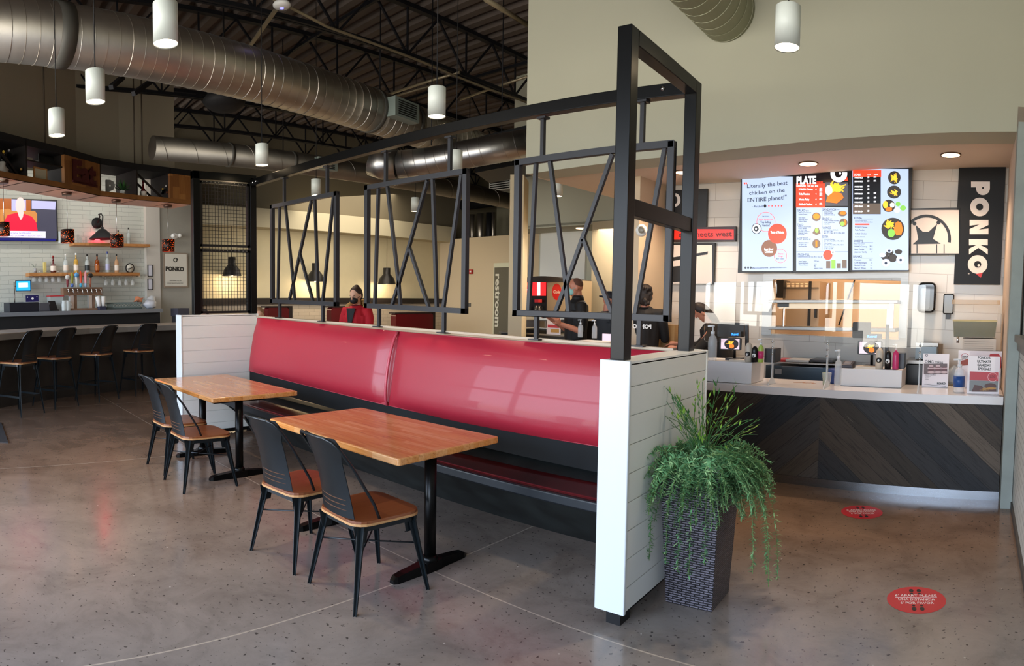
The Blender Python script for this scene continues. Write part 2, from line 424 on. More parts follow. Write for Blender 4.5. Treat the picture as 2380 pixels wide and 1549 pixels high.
# wall tile / painted brick
def brick(name, a, b, mortar, bw, bh, ms, rough=.5, bumpd=.004, axes='xz', offs=.5, wob=0, spec=.4, msm=.1):
    g = NT(name, rough, 0, spec)
    sx = g.n('SeparateXYZ'); g.l(g.tc.outputs['Object'], sx.inputs[0]); cb = g.n('CombineXYZ')
    g.l(sx.outputs[axes[0].upper()], cb.inputs[0]); g.l(sx.outputs[axes[1].upper()], cb.inputs[1])
    v = cb.outputs[0]
    if wob:
        nz = g.n('TexNoise', i_Scale=7, i_Detail=3); g.l(v, nz.inputs['Vector'])
        vm = g.n('VectorMath', operation='SCALE'); g.l(nz.outputs['Color'], vm.inputs[0]); vm.inputs['Scale'].default_value = wob
        va = g.n('VectorMath', operation='ADD'); g.l(v, va.inputs[0]); g.l(vm.outputs[0], va.inputs[1]); v = va.outputs[0]
    br = g.n('TexBrick', offset=offs); g.l(v, br.inputs['Vector'])
    for k, q in (('Color1', hexc(a)), ('Color2', hexc(b)), ('Mortar', hexc(mortar)), ('Scale', 1), ('Mortar Size', ms), ('Mortar Smooth', msm), ('Brick Width', bw), ('Row Height', bh)):
        br.inputs[k].default_value = q
    g.base(br.outputs['Color']); g.bump(g.math('SUBTRACT', 1.0, br.outputs['Fac']), .5, bumpd)
    return g.m
M_tile = brick('white_wall_tile', '#cfcac2', '#c9c4bc', '#aaa39a', .61, .203, .003, .18)
M_brickw = brick('white_painted_brick', '#c9cbc6', '#c2c5c0', '#a4a7a3', .2, .067, .006, .5, .008, 'yz', .5, .012, msm=.6)
M_brickbar = brick('bar_wall_brick', '#bfc4bd', '#c5c9c2', '#8e9590', .42, .085, .0028, .45, .006, 'yz', .37, .02, msm=.3)
M_brickfar = brick('booth_wall_brick', '#b9ad9a', '#bfb29e', '#8d8476', .3, .09, .003, .5, .005, 'yz')
M_conc = mat('concrete_trim', '#8f9792', .6, 0, .4, var=.1, vscale=5)
M_plast = mat('plaster_grey', '#9b9a92', .7, 0, .3, var=.05, vscale=3)
M_soff = mat('soffit_paint', '#dccbb9', .8, 0, .2)
M_deck = mat('dark_deck_paint', '#5a514b', .75, 0, .25, var=.1, vscale=2)
M_truss = mat('truss_paint', '#111217', .6, 0, .35)
M_duct = mat('galvanised_duct', '#b4aea4', .42, 1, .5, var=.12, vscale=2.5, bump=.05, bscale=9)
M_ductp = mat('painted_duct', '#9b9c84', .55, 0, .4)

# ---------------------------------------------------------------- the room shell
b = B(); b.box(-16, -5, -.1, 3, 17, 0); S('floor', b, M_floor, at=(0, 0, 0))
# corrugated ceiling deck: ribs run along x, repeated along y
b = B(); zc = 5.8; y = -5.0; prof = []
while y < 17:
    prof += [(y, zc), (y+.13, zc), (y+.165, zc+.075), (y+.265, zc+.075)]; y += .3
vs = []; fs = []
for (yy, zz) in prof: vs += [(-16, yy, zz), (3, yy, zz)]
for i in range(len(prof)-1): fs.append((2*i, 2*i+1, 2*i+3, 2*i+2))
b.add(vs, fs, 0, False)
b.box(-16, -5, 5.95, 3, 17, 6.05)
S('ceiling', b, M_deck)

UL = kv(1222, 401, 0).x
ub = UL
zh = 3.02
# the high wall over the counter, its header and the pillar
b = B(KX); N = 6
for i in range(N):
    a0 = ub + (1.2 - ub)*i/N; a1 = ub + (1.2 - ub)*(i+1)/N
    b.hexa([(a0, 0, zh), (a1, 0, zh), (a1, .38, zh), (a0, .38, zh), (a0, 0, 5.9/kf(a0)), (a1, 0, 5.9/kf(a1)), (a1, .38, 5.9/kf(a1)), (a0, .38, 5.9/kf(a0))])
S('wall_upper_kitchen', b, M_wallw)
b = B(KX)
for a0, a1 in ((-4.9, -2.5), (-2.5, .3)): b.box(a0, .38, zh+.03, a1, 3.6, zh+.12)
S('ceiling_kitchen', b, M_soff)
VB = 1.5
po0, po1 = kp(1797, 650, VB), kp(2088, 786, VB)   # pass-through opening
U0, U1, ZT, ZB = po0.x, po1.x, po0.z, po1.z
b = B(KX); b.T = KT   # straight tile wall with the pass-through hole
uL = kv(1546, 600, VB).x
for (a0, a1, c0, c1) in ((uL, U0, 0, 3.3), (U1, .3, 0, 3.3), (U0, U1, ZT*kf(-1.7), 3.3), (U0, U1, 0, ZB*kf(-1.7))):
    b.box(a0, VB, c0, a1, VB+.12, c1)
o = S('wall_kitchen', b, M_tile, at=(0, 0, 0))
# tile texture follows the wall, which is turned 3 degrees: good enough in object X / Z
b = B(KT); b.box(.25, .0, 0, .42, 3.8, 3.4); S('wall_right_kitchen', b, mat('jamb_paint', '#c8b4a2', .7))
b = B(KT); b.box(uL-.1, .85, 0, uL, VB+.12, 3.2); S('wall_stub_kitchen', b, mat('stub_paint', '#c9b79c', .75))
# kitchen room behind the pass-through and the service area on the left
b = B(KT); b.box(-3.7, 3.7, 0, .4, 3.8, 3.3); S('wall_prep_back', b, mat('prep_wall', '#d3b79a', .6))
VL = 3.6
b = B(KT)
b.box(-8.2, VL, 2.95, -3.4, VL+.12, 5.9)
b.box(-8.2, VL+.8, 0, -3.4, VL+.9, 3.0)
b.box(-8.2, VL, 2.93, -3.4, VL+.8, 2.99)
S('wall_service_back', b, M_wallw)
q0, q1 = kv(1258, 620, VL+.78), kv(1362, 620, VL+.78)
b = B(KT); b.box(q0.x, VL+.74, 0, q1.x, VL+.8, 2.93); S('trim_1', b, mat('white_panel', '#d9dcd6', .5))
q0, q1 = kv(1398, 620, VL), kv(1470, 620, VL)
b = B(KT); b.box(q0.x, VL-.3, 0, q1.x, VL+.8, 2.93); S('trim_2', b, mat('khaki_column', '#a3967c', .7))
# grey concrete-look pillar at the right jamb, brick side wall with its metal sill
b = B(KT); b.box(.25, -.24, 0, .345, .0, 3.2); S('trim_3', b, M_conc)
b = B(KT); b.box(.35, -6.5, 0.06, .62, -.1, 1.40); S('wall_right', b, M_brickw, at=tuple(KT(.35, 0, 0)))
b = B(KT); b.box(.37, -6.5, 1.40, .6, 0, 5.9); S('wall_right_upper', b, mat('pale_grey_wall', '#bcbcb0', .8))
b = B(KT); b.box(.30, -6.5, 1.40, .37, -.26, 1.455); b.box(.325, -6.5, 1.33, .37, -.26, 1.40); S('trim_4', b, mat('sill_metal', '#6f6f6a', .45, .3))
b = B(KT); b.box(.335, -6.5, 0, .5, -.24, .06); S('baseboard_right', b, mat('dark_base', '#4a4642', .6))

# far dining side
XF = -13.5
yc = at_x(1020, 560, XF).y                      # corner of the soffit with the restroom wall
z1, z2 = at_x(820, 503, XF+.5).z, at_x(820, 543, XF+.5).z
ZSOF = z2
b = B(); b.box(XF-.2, -2, 0, XF, yc+3, 5.9); S('wall_far', b, M_walld)
b = B(); b.box(XF, 4.0, z2, XF+.55, yc, z1); S('wall_far_soffit', b, mat('soffit_face', '#bdb69c', .8))
b = B(); b.box(XF, 4.0, 0, XF+.06, yc, z2); S('wall_far_lower', b, mat('cream_wall', '#c9bf9e', .8, var=.02))
rl0, rl1 = at_x(820, 693, XF+.06).z, at_x(820, 706, XF+.06).z
b = B(); b.box(XF+.06, 4.0, 0, XF+.14, yc, rl1); S('wall_far_brick', b, M_brickfar)
b = B(); b.box(XF+.06, 4.0, rl1, XF+.2, yc, rl0); S('trim_5', b, mat('dark_rail', '#1d1612', .6))
zr = at_y(1094, 553, yc).z
b = B(); b.box(XF, yc, 0, -9.0, yc+.15, zr); S('wall_restroom', b, mat('cream_wall2', '#c6b79b', .8))
b = B(); b.box(XF, yc+2.6, 0, -6.5, yc+2.75, 5.9); S('wall_back_high', b, mat('high_wall', '#a8a48c', .8))
# column between the dining area and the kitchen
p0, p1 = at_d(1183, 600, 9.2), at_d(1215, 600, 9.2)
b = B(); b.prism([(p0.x, p0.y), (p1.x, p1.y), (p1.x-.3, p1.y+.5), (p0.x-.3, p0.y+.5)], lambda a, c, w: (a, c, w), 0, at_d(1200, 406, 9.2).z + .0); S('trim_6', b, mat('cream_column', '#cabc9d', .8))

# bar side walls
DB = 11.8
sr = bd(448, 300, DB).x; s340 = bd(341, 640, DB).x; s368 = bd(368, 640, DB).x
b = B(BT); b.box(-3.5, DB, 0, s340, DB+.15, 4.12); S('wall_bar', b, M_brickbar, at=(0, 0, 0))
b = B(BT); b.box(bd(341, 640, DB-.1).x, DB-.1, 0, bd(373, 640, DB-.1).x, DB+.15, 4.12); S('trim_7', b, mat('pale_pillar', '#c2bfb8', .6))
b = B(BT); b.box(bd(366, 640, DB-.05).x, DB-.05, 0, sr, DB+.15, 4.12); S('wall_bar_side', b, M_plast)
# storefront frame behind the viewer (seen only in reflections)
b = B()
for x in (-14, -11.6, -9.2, -6.8, -4.4, -2, .3): b.box(x-.04, -4.85, 0, x+.04, -4.7, 3.9)
for z in (0, 2.3, 3.9): b.box(-14, -4.85, z, .5, -4.7, z+.07)
S('window_1', b, M_blackm)
b = B(); b.box(-16, -4.9, 3.97, 3, -4.7, 5.9); b.box(-16, -4.9, 0, -14, -4.7, 5.9); S('wall_front', b, M_wallw)
b = B(); b.box(-16.1, -5, 0, -16, 17, 5.9); S('wall_left', b, M_wallw)
b = B(); b.box(2.9, -5, 0, 3, 17, 5.9); S('wall_outer_right', b, M_wallw)
b = B(); b.box(-16, 16.9, 0, 3, 17, 5.9); S('wall_back', b, M_wallw)

# ---------------------------------------------------------------- roof joists, ducts, conduit
def joist(x, y0, y1, zb=5.05, zt=5.8, label='', n=None, rails=True):
    t = thing('roof_joist', label, 'joist', (x, y0, zb), 0, None)
    b = B(); b.box(x-.045, y0, zt-.06, x+.045, y1, zt); b.build('top_chord', M_truss, t)
    b = B(); b.box(x-.05, y0, zb, x-.01, y1, zb+.05); b.box(x+.01, y0, zb, x+.05, y1, zb+.05); b.build('bottom_chord', M_truss, t)
    b = B(); st = 1.22; y = y0; k = 0
    while y < y1 - .1:
        ym = min(y + st/2, y1)
        b.bar((x, y, zt-.05), (x, ym, zb+.03), .028); b.bar((x, ym, zb+.03), (x, min(y+st, y1), zt-.05), .028); b.bar((x, ym, zb+.03), (x, ym, zt-.05), .024)
        y += st
    b.build('web', M_truss, t)
    return t
joist(-5.03, -3, 5.5, label='black open web roof joist nearest the high wall, top right of ceiling')
joist(-6.96, -3, 15, label='black open web roof joist just right of the big duct')
joist(-8.69, -3, 15, label='black open web roof joist running directly above the big duct')
joist(-10.3, -3, 15, label='black open web roof joist hidden partly behind the big duct')
joist(-12.1, 3.9, 15, label='black open web roof joist seen below the big duct by the grey wall')
joist(-13.3, 4.2, 15, label='farthest black open web roof joist near the dining wall')
def bridging(x0, x1, y, z, label):
    b = B(); b.bar((x0, y, z), (x1, y, z), .045); tag(b.build('joist_bridging_bar', M_truss), label, 'ceiling bar')
bridging(-10.7, -4.3, 5.5, 5.62, 'black angle bar crossing under the deck left of the high wall')
bridging(-11.9, -5.0, 8.5, 5.54, 'black angle bar crossing the joists farther back')
def pipe(pts, r, label, name='ceiling_conduit', m=None, cat='conduit'):
    b = B(); b.tube(pts, r, 8); tag(b.build(name, m or mat('bare_conduit', '#8d8168', .4, .4)), label, cat)
P = [at_z(x, y, 5.0) for x, y in ((636, 0), (760, 64), (860, 100), (960, 137), (1060, 179), (1140, 210), (1226, 240))]
pipe([(p.x, p.y, 5.01) for p in P], .018, 'long pale conduit clipped under the joist right of the big duct')
P = [at_z(x, y, 4.955) for x, y in ((150, 34), (250, 62), (356, 89), (430, 110), (560, 147), (640, 167))]
pipe([(p.x, p.y, 4.965) for p in P], .02, 'pale conduit running along the top of the big duct')
P = [at_z(x, y, 5.0) for x, y in ((1128, 0), (1226, 60))]
pipe([(p.x, p.y, 5.01) for p in P], .03, 'pale conduit at the top beside the high wall')
for (x0, y0, x1, y1, z, lb) in ((884, 226, 1068, 168, 5.05, 'grey strut rising from the duct grille to the long conduit'), (1070, 232, 1226, 178, 5.17, 'grey conduit behind the white pendant reaching the high wall'), (850, 245, 1000, 200, 5.1, 'grey conduit behind the grille of the big duct')):
    pipe([at_z(x0, y0, z), at_z(x1, y1, z)], .022, lb)
a, c = at_z(560, 137, 4.955), at_z(640, 24, 4.955)
b = B(); b.bar(a, c, .05, .02); tag(b.build('strut_channel', mat('strut_zinc', '#8f8672', .4, .6)), 'slotted zinc strut channel leading to the white round access point', 'strut')
q = at_z(655, 17, 4.91)
t = thing('access_point', 'round white wireless access point with blue light on the ceiling', 'access point', (q.x, q.y, q.z))
b = B(); b.lathe([(.001, -.01), (.07, -.008), (.10, .01), (.105, .03), (.09, .05)], tuple(q), 28); b.build('housing', M_white, t)
b = B(); b.lathe([(.014, -.012), (.022, -.0125), (.023, -.009)], tuple(q), 20); b.build('status_ring', mat('blue_led', '#3a3aff', .4, emit=3, ecol='#5a5aff'), t)

def duct(name, label, pts, r, m, seams=.18, n=28, bands=(), hang=True):
    t = thing(name, label, 'duct', tuple(pts[0]))
    b = B(); P = [Vector(p) for p in pts]; b.tube(P, r, n); b.build('duct_body', m, t)
    b = B(); hx = []; i = 0; tot = sum((P[k+1]-P[k]).length for k in range(len(P)-1)); ns = int(tot/seams*32); acc = 0
    for k in range(ns):
        s = tot*k/ns; i = 0; q = s
        while i < len(P)-2 and q > (P[i+1]-P[i]).length: q -= (P[i+1]-P[i]).length; i += 1
        d = (P[i+1]-P[i]).normalized(); e1 = Vector((0, 0, 1)) - d*d.z; e1.normalize(); e2 = d.cross(e1); an = 2*pi*k/32
        hx.append(P[i] + d*q + (e1*cos(an) + e2*sin(an))*(r+.001))
    b.tube(hx, .0035, 3); b.build('spiral_seam', m, t)
    for q in (.25, .75):
        c0 = P[0].lerp(P[-1], q); 
        if c0.z < 5 and hang:
            b = B(); b.tube([(c0.x, c0.y, c0.z+r-.01), (c0.x, c0.y, 5.8)], .008, 6); b.build('hanger_rod', M_truss, t)
    for (i, s, w) in bands:
        d = (P[i+1]-P[i]).normalized(); c0 = P[i] + d*s; b = B(); b.tube([c0, c0 + d*w], r+.012, n); b.build('strap', mat('duct_strap', '#55544f', .5, .3), t)
    return t
# big duct: lower edge measured on the photograph
E0, E1 = at_z(134, 140, 3.95), at_z(947, 325, 3.95)
dr = (E1 - E0).normalized(); rD = .30
A0 = E0 - dr*3.2; A1 = E1 + dr*2.2
off = Vector((dr.y, -dr.x, 0)); off = off if off.x < 0 else -off
sh = off*.14 + Vector((0, 0, rD))
tD = duct('round_duct', 'large galvanised round duct crossing the ceiling from upper left', [A0+sh, A1+sh], rD, M_duct, .14, bands=((0, 3.2, .16), (0, 7.75, .07), (0, 8.6, .07)))
q = at_z(917, 262, 4.25) ; c0 = A0 + sh + dr*((q-A0).dot(dr)); nrm = (-off*.8 + Vector((0, 0, -.25))).normalized()
tg = B(); s1 = dr; u1 = Vector((0, 0, 1)); 
def obox(b, c, ex, ey, ez, a, h, w):
    b.hexa([tuple(c + ex*(i*a) + ey*(j*h) + ez*(k*w)) for k in (-1, 1) for i, j in ((-1, -1), (1, -1), (1, 1), (-1, 1))])
gx = (-off).normalized()
b = B(); obox(b, c0 + gx*.31, dr, u1, gx, .27, .13, .12); b.build('register_box', mat('register_grey', '#8c9a94', .5, .2), tD)
b = B()
for k in range(7): obox(b, c0 + gx*.435 + u1*(-.09 + k*.03), dr, u1, gx, .2, .006, .008)
b.build('grille', M_blackm, tD)
# second duct, farther and lower, behind the mesh frame
pts = [at_z(440, 351, 3.85), at_z(600, 371, 3.85), at_z(760, 393, 3.85), at_z(900, 412, 3.85)]
d2 = (pts[-1]-pts[0]).normalized()
t2 = duct('round_duct', 'smaller dull round duct behind the mesh frame, lower than the big duct', [pts[0]-d2*.6, pts[0]+d2*8.5], .175, mat('dull_duct', '#8a857b', .5, 1, .5, var=.15, vscale=2), .5, bands=((0, 1.25, .05), (0, 2.4, .05)))
c2 = pts[0]-d2*.6 + d2*3.0; gx2 = Vector((d2.y, -d2.x, 0)); gx2 = gx2 if gx2.x > 0 else -gx2
b = B(); obox(b, c2 + gx2*.19, d2, u1, gx2, .2, .10, .07); b.build('register_box', mat('register_grey', '#8c9a94', .5, .2), t2)
b = B()
for k in range(6): obox(b, c2 + gx2*.265 + u1*(-.075 + k*.03), d2, u1, gx2, .13, .006, .006)
b.build('grille', M_blackm, t2)
# third duct coming from behind the high wall with an open elbow
e = [at_d(1250, 330, 8.6), at_d(1100, 356, 8.8), at_d(1000, 375, 9.0), at_d(925, 383, 9.1)]
t3 = duct('round_duct', 'shiny galvanised duct with curved end behind the long beam', [tuple(p) for p in e], .19, mat('bright_duct', '#a9a8a6', .34, 1), .16)
ec = Vector(e[-1]); dd3 = (Vector(e[-1]) - Vector(e[-2])).normalized()
b = B(); b.tube([ec, ec + dd3*.16 + Vector((-.05, -.02, .03)), ec + dd3*.26 + Vector((-.1, -.05, .1))], [.2, .215, .22], 28); b.build('elbow', mat('bright_duct', '#a9a8a6', .34, 1), t3)
# painted duct that leaves the high wall towards the viewer
d4 = kv(1690, 60, 0); zc4 = d4.z + .12
duct('round_duct', 'painted spiral duct coming out of the high wall at the top', [tuple(KT(d4.x, .05, zc4)), tuple(KT(d4.x, -3.2, zc4))], .27, M_ductp, .14)
# dark ductwork beyond the beam, right
b = B(); p0, p1 = at_d(1105, 385, 10.2), at_d(1230, 330, 9.4)
b.prism([(p0.x, p0.y), (p1.x, p1.y), (p1.x-.4, p1.y+.8), (p0.x-.4, p0.y+.8)], lambda a, c, w: (a, c, w), 3.6, 4.15); tag(b.build('square_plenum', mat('plenum_black', '#15171a', .5, .2)), 'dark box plenum tucked behind the high wall edge', 'plenum')
# vertical ducts above the restroom wall
for i, (x0, x1, mt) in enumerate(((1093, 1102, M_duct), (1110, 1123, M_duct), (1131, 1142, M_truss), (1143, 1149, M_duct))):
    a = at_y((x0+x1)/2, 558, yc+1.0); w = (at_y(x1, 558, yc+1).x - at_y(x0, 558, yc+1).x)/2
    b = B(); b.tube([(a.x, a.y, zr-.3), (a.x, a.y, 4.15)], w, 16)
    tag(b.build('vertical_pipe', mt), ['leftmost shiny pipe', 'second shiny pipe', 'dark pipe', 'rightmost thin shiny pipe'][i] + ' rising above the restroom wall', 'pipe', 'pipes above the restroom wall')
b = B(); a, c = at_y(1060, 480, yc+1.0), at_y(1190, 462, yc+1.0); b.tube([a, c], .16, 18); tag(b.build('horizontal_pipe', M_truss), 'dark horizontal pipe over the upright pipes', 'pipe')
q = at_y(1165, 425, yc+.6); b = B(); b.box(q.x-.45, q.y, q.z-.2, q.x+.35, q.y+.3, q.z+.2); 
t = thing('air_grille', 'white louvred air grille high up above the restroom wall', 'vent', tuple(q)); b.build('frame', M_white, t)
b = B()
for k in range(6): b.box(q.x-.4, q.y-.02, q.z-.17+k*.06, q.x+.3, q.y, q.z-.14+k*.06)
b.build('louvre', M_blackm, t)
# black domes (ceiling speakers)
def dome_speaker(px, py, z, r, label):
    q = at_z(px, py, z); t = thing('ceiling_speaker', label, 'speaker', tuple(q))
    b = B(); b.lathe([(.001, -.12), (r*.6, -.10), (r*.9, -.04), (r, .02), (r*.8, .1), (r*.35, .17), (.03, .22)], tuple(q), 24); b.build('shell', M_blackm, t)
    b = B(); b.tube([tuple(q + Vector((0, 0, .2))), (q.x, q.y, 5.8)], .012, 6); b.build('hanger', M_blackm, t)
dome_speaker(521, 238, 4.3, .30, 'black dome speaker under the big duct beside the grey wall')
dome_speaker(882, 400, 3.75, .24, 'black dome speaker just under the long beam')
# thin steel rods hanging over the bar
for px in (105, 313, 331):
    q = bd(px, 300, DB-1.2); p = at_z(px, {105: 339, 313: 388, 331: 389}[px], 3.84); b = B(); b.tube([(p.x, p.y, 3.84), (p.x, p.y, 5.8)], .012, 6)
    tag(b.build('hanger_rod', mat('rod_steel', '#5a5044', .5, .5)), {105: 'leftmost', 313: 'middle', 331: 'rightmost'}[px] + ' thin rod holding up the bar canopy', 'rod', 'rods above the bar canopy')
for (xa, ya, xb, yb) in ((258, 203, 285, 180), (310, 218, 350, 190)):
    a, c = at_z(xa, ya, 3.95), at_z(xb, yb, 4.2); b = B(); b.bar(a, c, .05); tag(b.build('brace_bar', M_truss), ('left' if xa < 300 else 'right') + ' of two short dark brace bars below the big duct', 'brace')
# ================================================================ booth: two white end walls, bench, steel frame, hanging screens
def end_wall(x0, x1, y0, y1, z0, z1, label, foot=True):
    """shiplap partition: boards on both faces, smooth cap board on the near end"""
    T = lambda x, y, z: Vector((x, y, z))
    t = thing('booth_end_wall', label, 'partition', ((x0+x1)/2, (y0+y1)/2, 0))
    pitch = .1425
    b = B(T); b.box(x0+.012, y0+.02, z0, x1-.012, y1, z1-.02)
    z = z1 - .02 - .105
    edges = [z1-.012]
    while z > z0: edges.append(z); z -= pitch
    edges.append(z0)
    for i in range(len(edges)-1):
        a, c = edges[i+1] + .0022, edges[i] - .0022
        b.box(x0+.004, y0+.02, a, x0+.014, y1, c); b.box(x1-.014, y0+.02, a, x1-.004, y1, c)
    b.build('shiplap_boards', [M_ship], t)
    b = B(T); b.rbox(x0, y0-.0, z0-.01, x1, y0+.022, z1, .006); b.build('corner_board', mat('trim_paint', '#ccd2d6', .3, 0, .45, coat=.2), t, bevel=.003)
    b = B(T); b.rbox(x0+.0, y1-.022, z0, x1, y1, z1, .006); b.build('corner_board', M_white, t)
    b = B(T); b.box(x0+.004, y0+.02, z1-.02, x1-.004, y1-.02, z1-.003); b.build('top_board', M_white, t)
    b = B(T)
    b.box(x0+.06, y0+.02, 0, x1-.03, y0+.12, z0+.01); b.box(x0+.06, y1-.12, 0, x1-.03, y1-.02, z0+.01)
    b.box(x0+.05, y0+.12, .02, x1-.05, y1-.12, z0+.01)
    b.build('steel_foot', M_black, t)
    return t
end_wall(-1.61, -1.44, 2.68, 3.71, .075, 1.317, 'white shiplap end wall of the booth nearest the viewer, beside the planter')
end_wall(-6.90, -6.74, 2.62, 3.62, .07, 1.42, 'white shiplap end wall at the far end of the booth by the bar')

XA, XB = -6.72, -1.62
t = thing('booth_bench', 'long booth bench with red vinyl back and dark seat between the white end walls', 'bench', ((XA+XB)/2, 3.4, 0))
def cushion(x0, x1, prof_y, name='back_cushion'):
    """puffy upholstered panel leaning back; profile in y/z, pillowed towards its side edges"""
    b = B(BX); nx, nz = 26, 14; z0, z1 = .675, 1.30
    front = []; 
    for j in range(nz+1):
        v = j/nz; zz = z0 + (z1-z0)*v; row = []
        for i in range(nx+1):
            uu = i/nx; xx = x0 + (x1-x0)*uu
            ex = min(uu, 1-uu)*(x1-x0); ez = min(v, 1-v)*(z1-z0)
            puff = (1-exp(-ex/.035))*(1-exp(-ez/.05))
            yb = 3.445 + .115*v
            row.append((xx, yb - .075*puff, zz + (.004 if v == 1 else 0)))
        front.append(row)
    vs = [p for r in front for p in r]; n = nx+1
    fs = [(j*n+i, j*n+i+1, (j+1)*n+i+1, (j+1)*n+i) for j in range(nz) for i in range(nx)]
    b.add(vs, fs, 0, True)
    b.hexa([(x0, 3.44, z0), (x1, 3.44, z0), (x1, 3.60, z0), (x0, 3.60, z0), (x0, 3.565, z1), (x1, 3.565, z1), (x1, 3.60, z1), (x0, 3.60, z1)])
    return b.build(name, M_red, t)
XS = -4.115
cushion(XA+.06, XS-.0, 0); cushion(XS+.0, XB, 0)
b = B(BX); b.tube([(XS, 3.435 + .115*k/12 - .055*sin(pi*min(1, max(0, k/12)))**.5, .68 + .62*k/12) for k in range(13)], .012, 8); b.build('welt_seam', mat('seam_vinyl', '#b84858', .35), t)
b = B(BX); b.box(XA, 3.60, .5, XB, 3.635, 1.312); b.build('back_frame', mat('cap_wood', '#a08a70', .5), t)
b = B(BX); b.box(XA, 3.575, 1.305, XB, 3.615, 1.322); b.build('top_cap', mat('cap_rail', '#b3a38e', .4), t)
M_bench = mat('charcoal_laminate', '#0b0f12', .55, 0, .3, var=.35, vscale=4)
b = B(BX); b.box(XA+.05, 3.46, .5, XB, 3.60, .68); b.build('back_panel', M_bench, t)
b = B(); b.rbox(XA+.05, 3.10, .40, XB, 3.5, .462, .02, axis='x'); b.build('seat', mat('seat_vinyl', '#4a161a', .16, 0, .6, coat=.5, var=.3, vscale=2), t)
b = B(); b.rbox(XA+.05, 3.075, .385, XB, 3.125, .452, .012, axis='x'); b.build('seat_edge', mat('seat_nosing', '#161b20', .32, 0, .45), t)
b = B(); b.hexa([(XA+.05, 3.16, .385), (XB, 3.16, .385), (XB, 3.56, .0), (XA+.05, 3.56, .0), (XA+.05, 3.5, .5), (XB, 3.5, .5), (XB, 3.62, .5), (XA+.05, 3.62, .5)]); b.build('bench_base', mat('dark_bench_base', '#1b1f1f', .5, var=.5, vscale=5), t)
b = B(); b.prism([(3.12, .39), (3.5, .39), (3.56, .02), (3.42, .16)], lambda y, z, w: (w, y, z), XA+.02, XA+.06); b.build('bench_end_panel', M_bench, t)

# ---- steel frame: near portal, long beam, far portal with wire mesh
t = thing('steel_portal', 'black square tube frame standing on the booth end walls', 'frame', (-1.53, 3.2, 1.31))
w = .078
def zf(x, z): return z + bdz(x)
b = B(); b.box(-1.575, 2.72, 1.31, -1.497, 2.797, 2.93); b.build('post', M_steelblk, t, bevel=.004)
b = B(); b.box(-1.575, 3.535, 1.31, -1.497, 3.613, 2.93); b.build('post', M_steelblk, t, bevel=.004)
b = B(); b.box(-1.575, 2.797, 2.852, -1.497, 3.535, 2.93); b.build('cross_bar', M_steelblk, t, bevel=.004)
b = B(); b.box(-1.565, 2.797, 2.03, -1.505, 3.535, 2.115); b.build('cross_bar', M_steelblk, t, bevel=.004)
b = B(); x = -6.80
b.hexa([(x, 3.535, 2.93), (-1.575, 3.535, 2.852), (-1.575, 3.613, 2.852), (x, 3.613, 2.93), (x, 3.535, 3.01), (-1.575, 3.535, 2.93), (-1.575, 3.613, 2.93), (x, 3.613, 3.01)])
b.build('long_beam', M_steelblk, t, bevel=.004)
b = B()
for z, xx, yy in ((2.90, -1.72, 3.533), (2.965, -6.70, 3.533), (2.965, -6.62, 3.533)): b.lathe([(.014, 0), (.014, -.008), (.001, -.012)], (xx, yy, z), 10, ax='y')
b.build('bolt', M_chrome, t)
# far portal: posts at the measured edges
y0 = at_x(445, 386, -6.8).y; y1 = at_x(628, 420, -6.8).y - .18
y1 = 3.613
b = B(); b.box(-6.84, y0, 1.42, -6.76, y0+.085, 3.06); b.build('post', M_steelblk, t, bevel=.004)
b = B(); b.box(-6.84, y1-.08, 1.42, -6.76, y1, 3.03); b.build('post', M_steelblk, t, bevel=.004)
b = B(); b.box(-6.84, y0, 2.97, -6.76, y1, 3.06); b.build('cross_bar', M_steelblk, t, bevel=.004)
tm = thing('wire_mesh_panel', 'black wire mesh panel in two sections inside the far frame', 'mesh panel', (-6.8, (y0+y1)/2, 1.43))
zm0, zmm, zm1 = 1.43, at_x(530, 578, -6.8).z, 2.96
ya, yb_ = y0+.09, y1-.085
b = B()
for (za, zb2) in ((zm0, zmm-.015), (zmm+.015, zm1)):
    for (p, q, r_, s_) in ((ya, yb_, za, za+.028), (ya, yb_, zb2-.028, zb2)): b.box(-6.815, p, r_, -6.785, q, s_)
    for yy in (ya, yb_-.028): b.box(-6.815, yy, za, -6.785, yy+.028, zb2)
b.build('mesh_frame', M_black, tm)
b = B(); n = 16
for i in range(1, n): yy = ya + (yb_-ya)*i/n; b.bar((-6.798, yy, zm0+.02), (-6.798, yy, zm1-.02), .0045)
z = zm0 + .05
while z < zm1 - .03: b.bar((-6.803, ya, z), (-6.803, yb_, z), .0045); z += .0415
b.build('wire_grid', M_black, tm)
b = B()
for i in range(12): yy = ya+.04+(yb_-ya-.08)*i/11; b.lathe([(.004, 0), (.004, .006)], (-6.785, yy, zm1-.012), 6, ax='x'); b.lathe([(.004, 0), (.004, .006)], (-6.785, yy, zmm-.028), 6, ax='x')
b.build('rivets', M_chrome, tm)

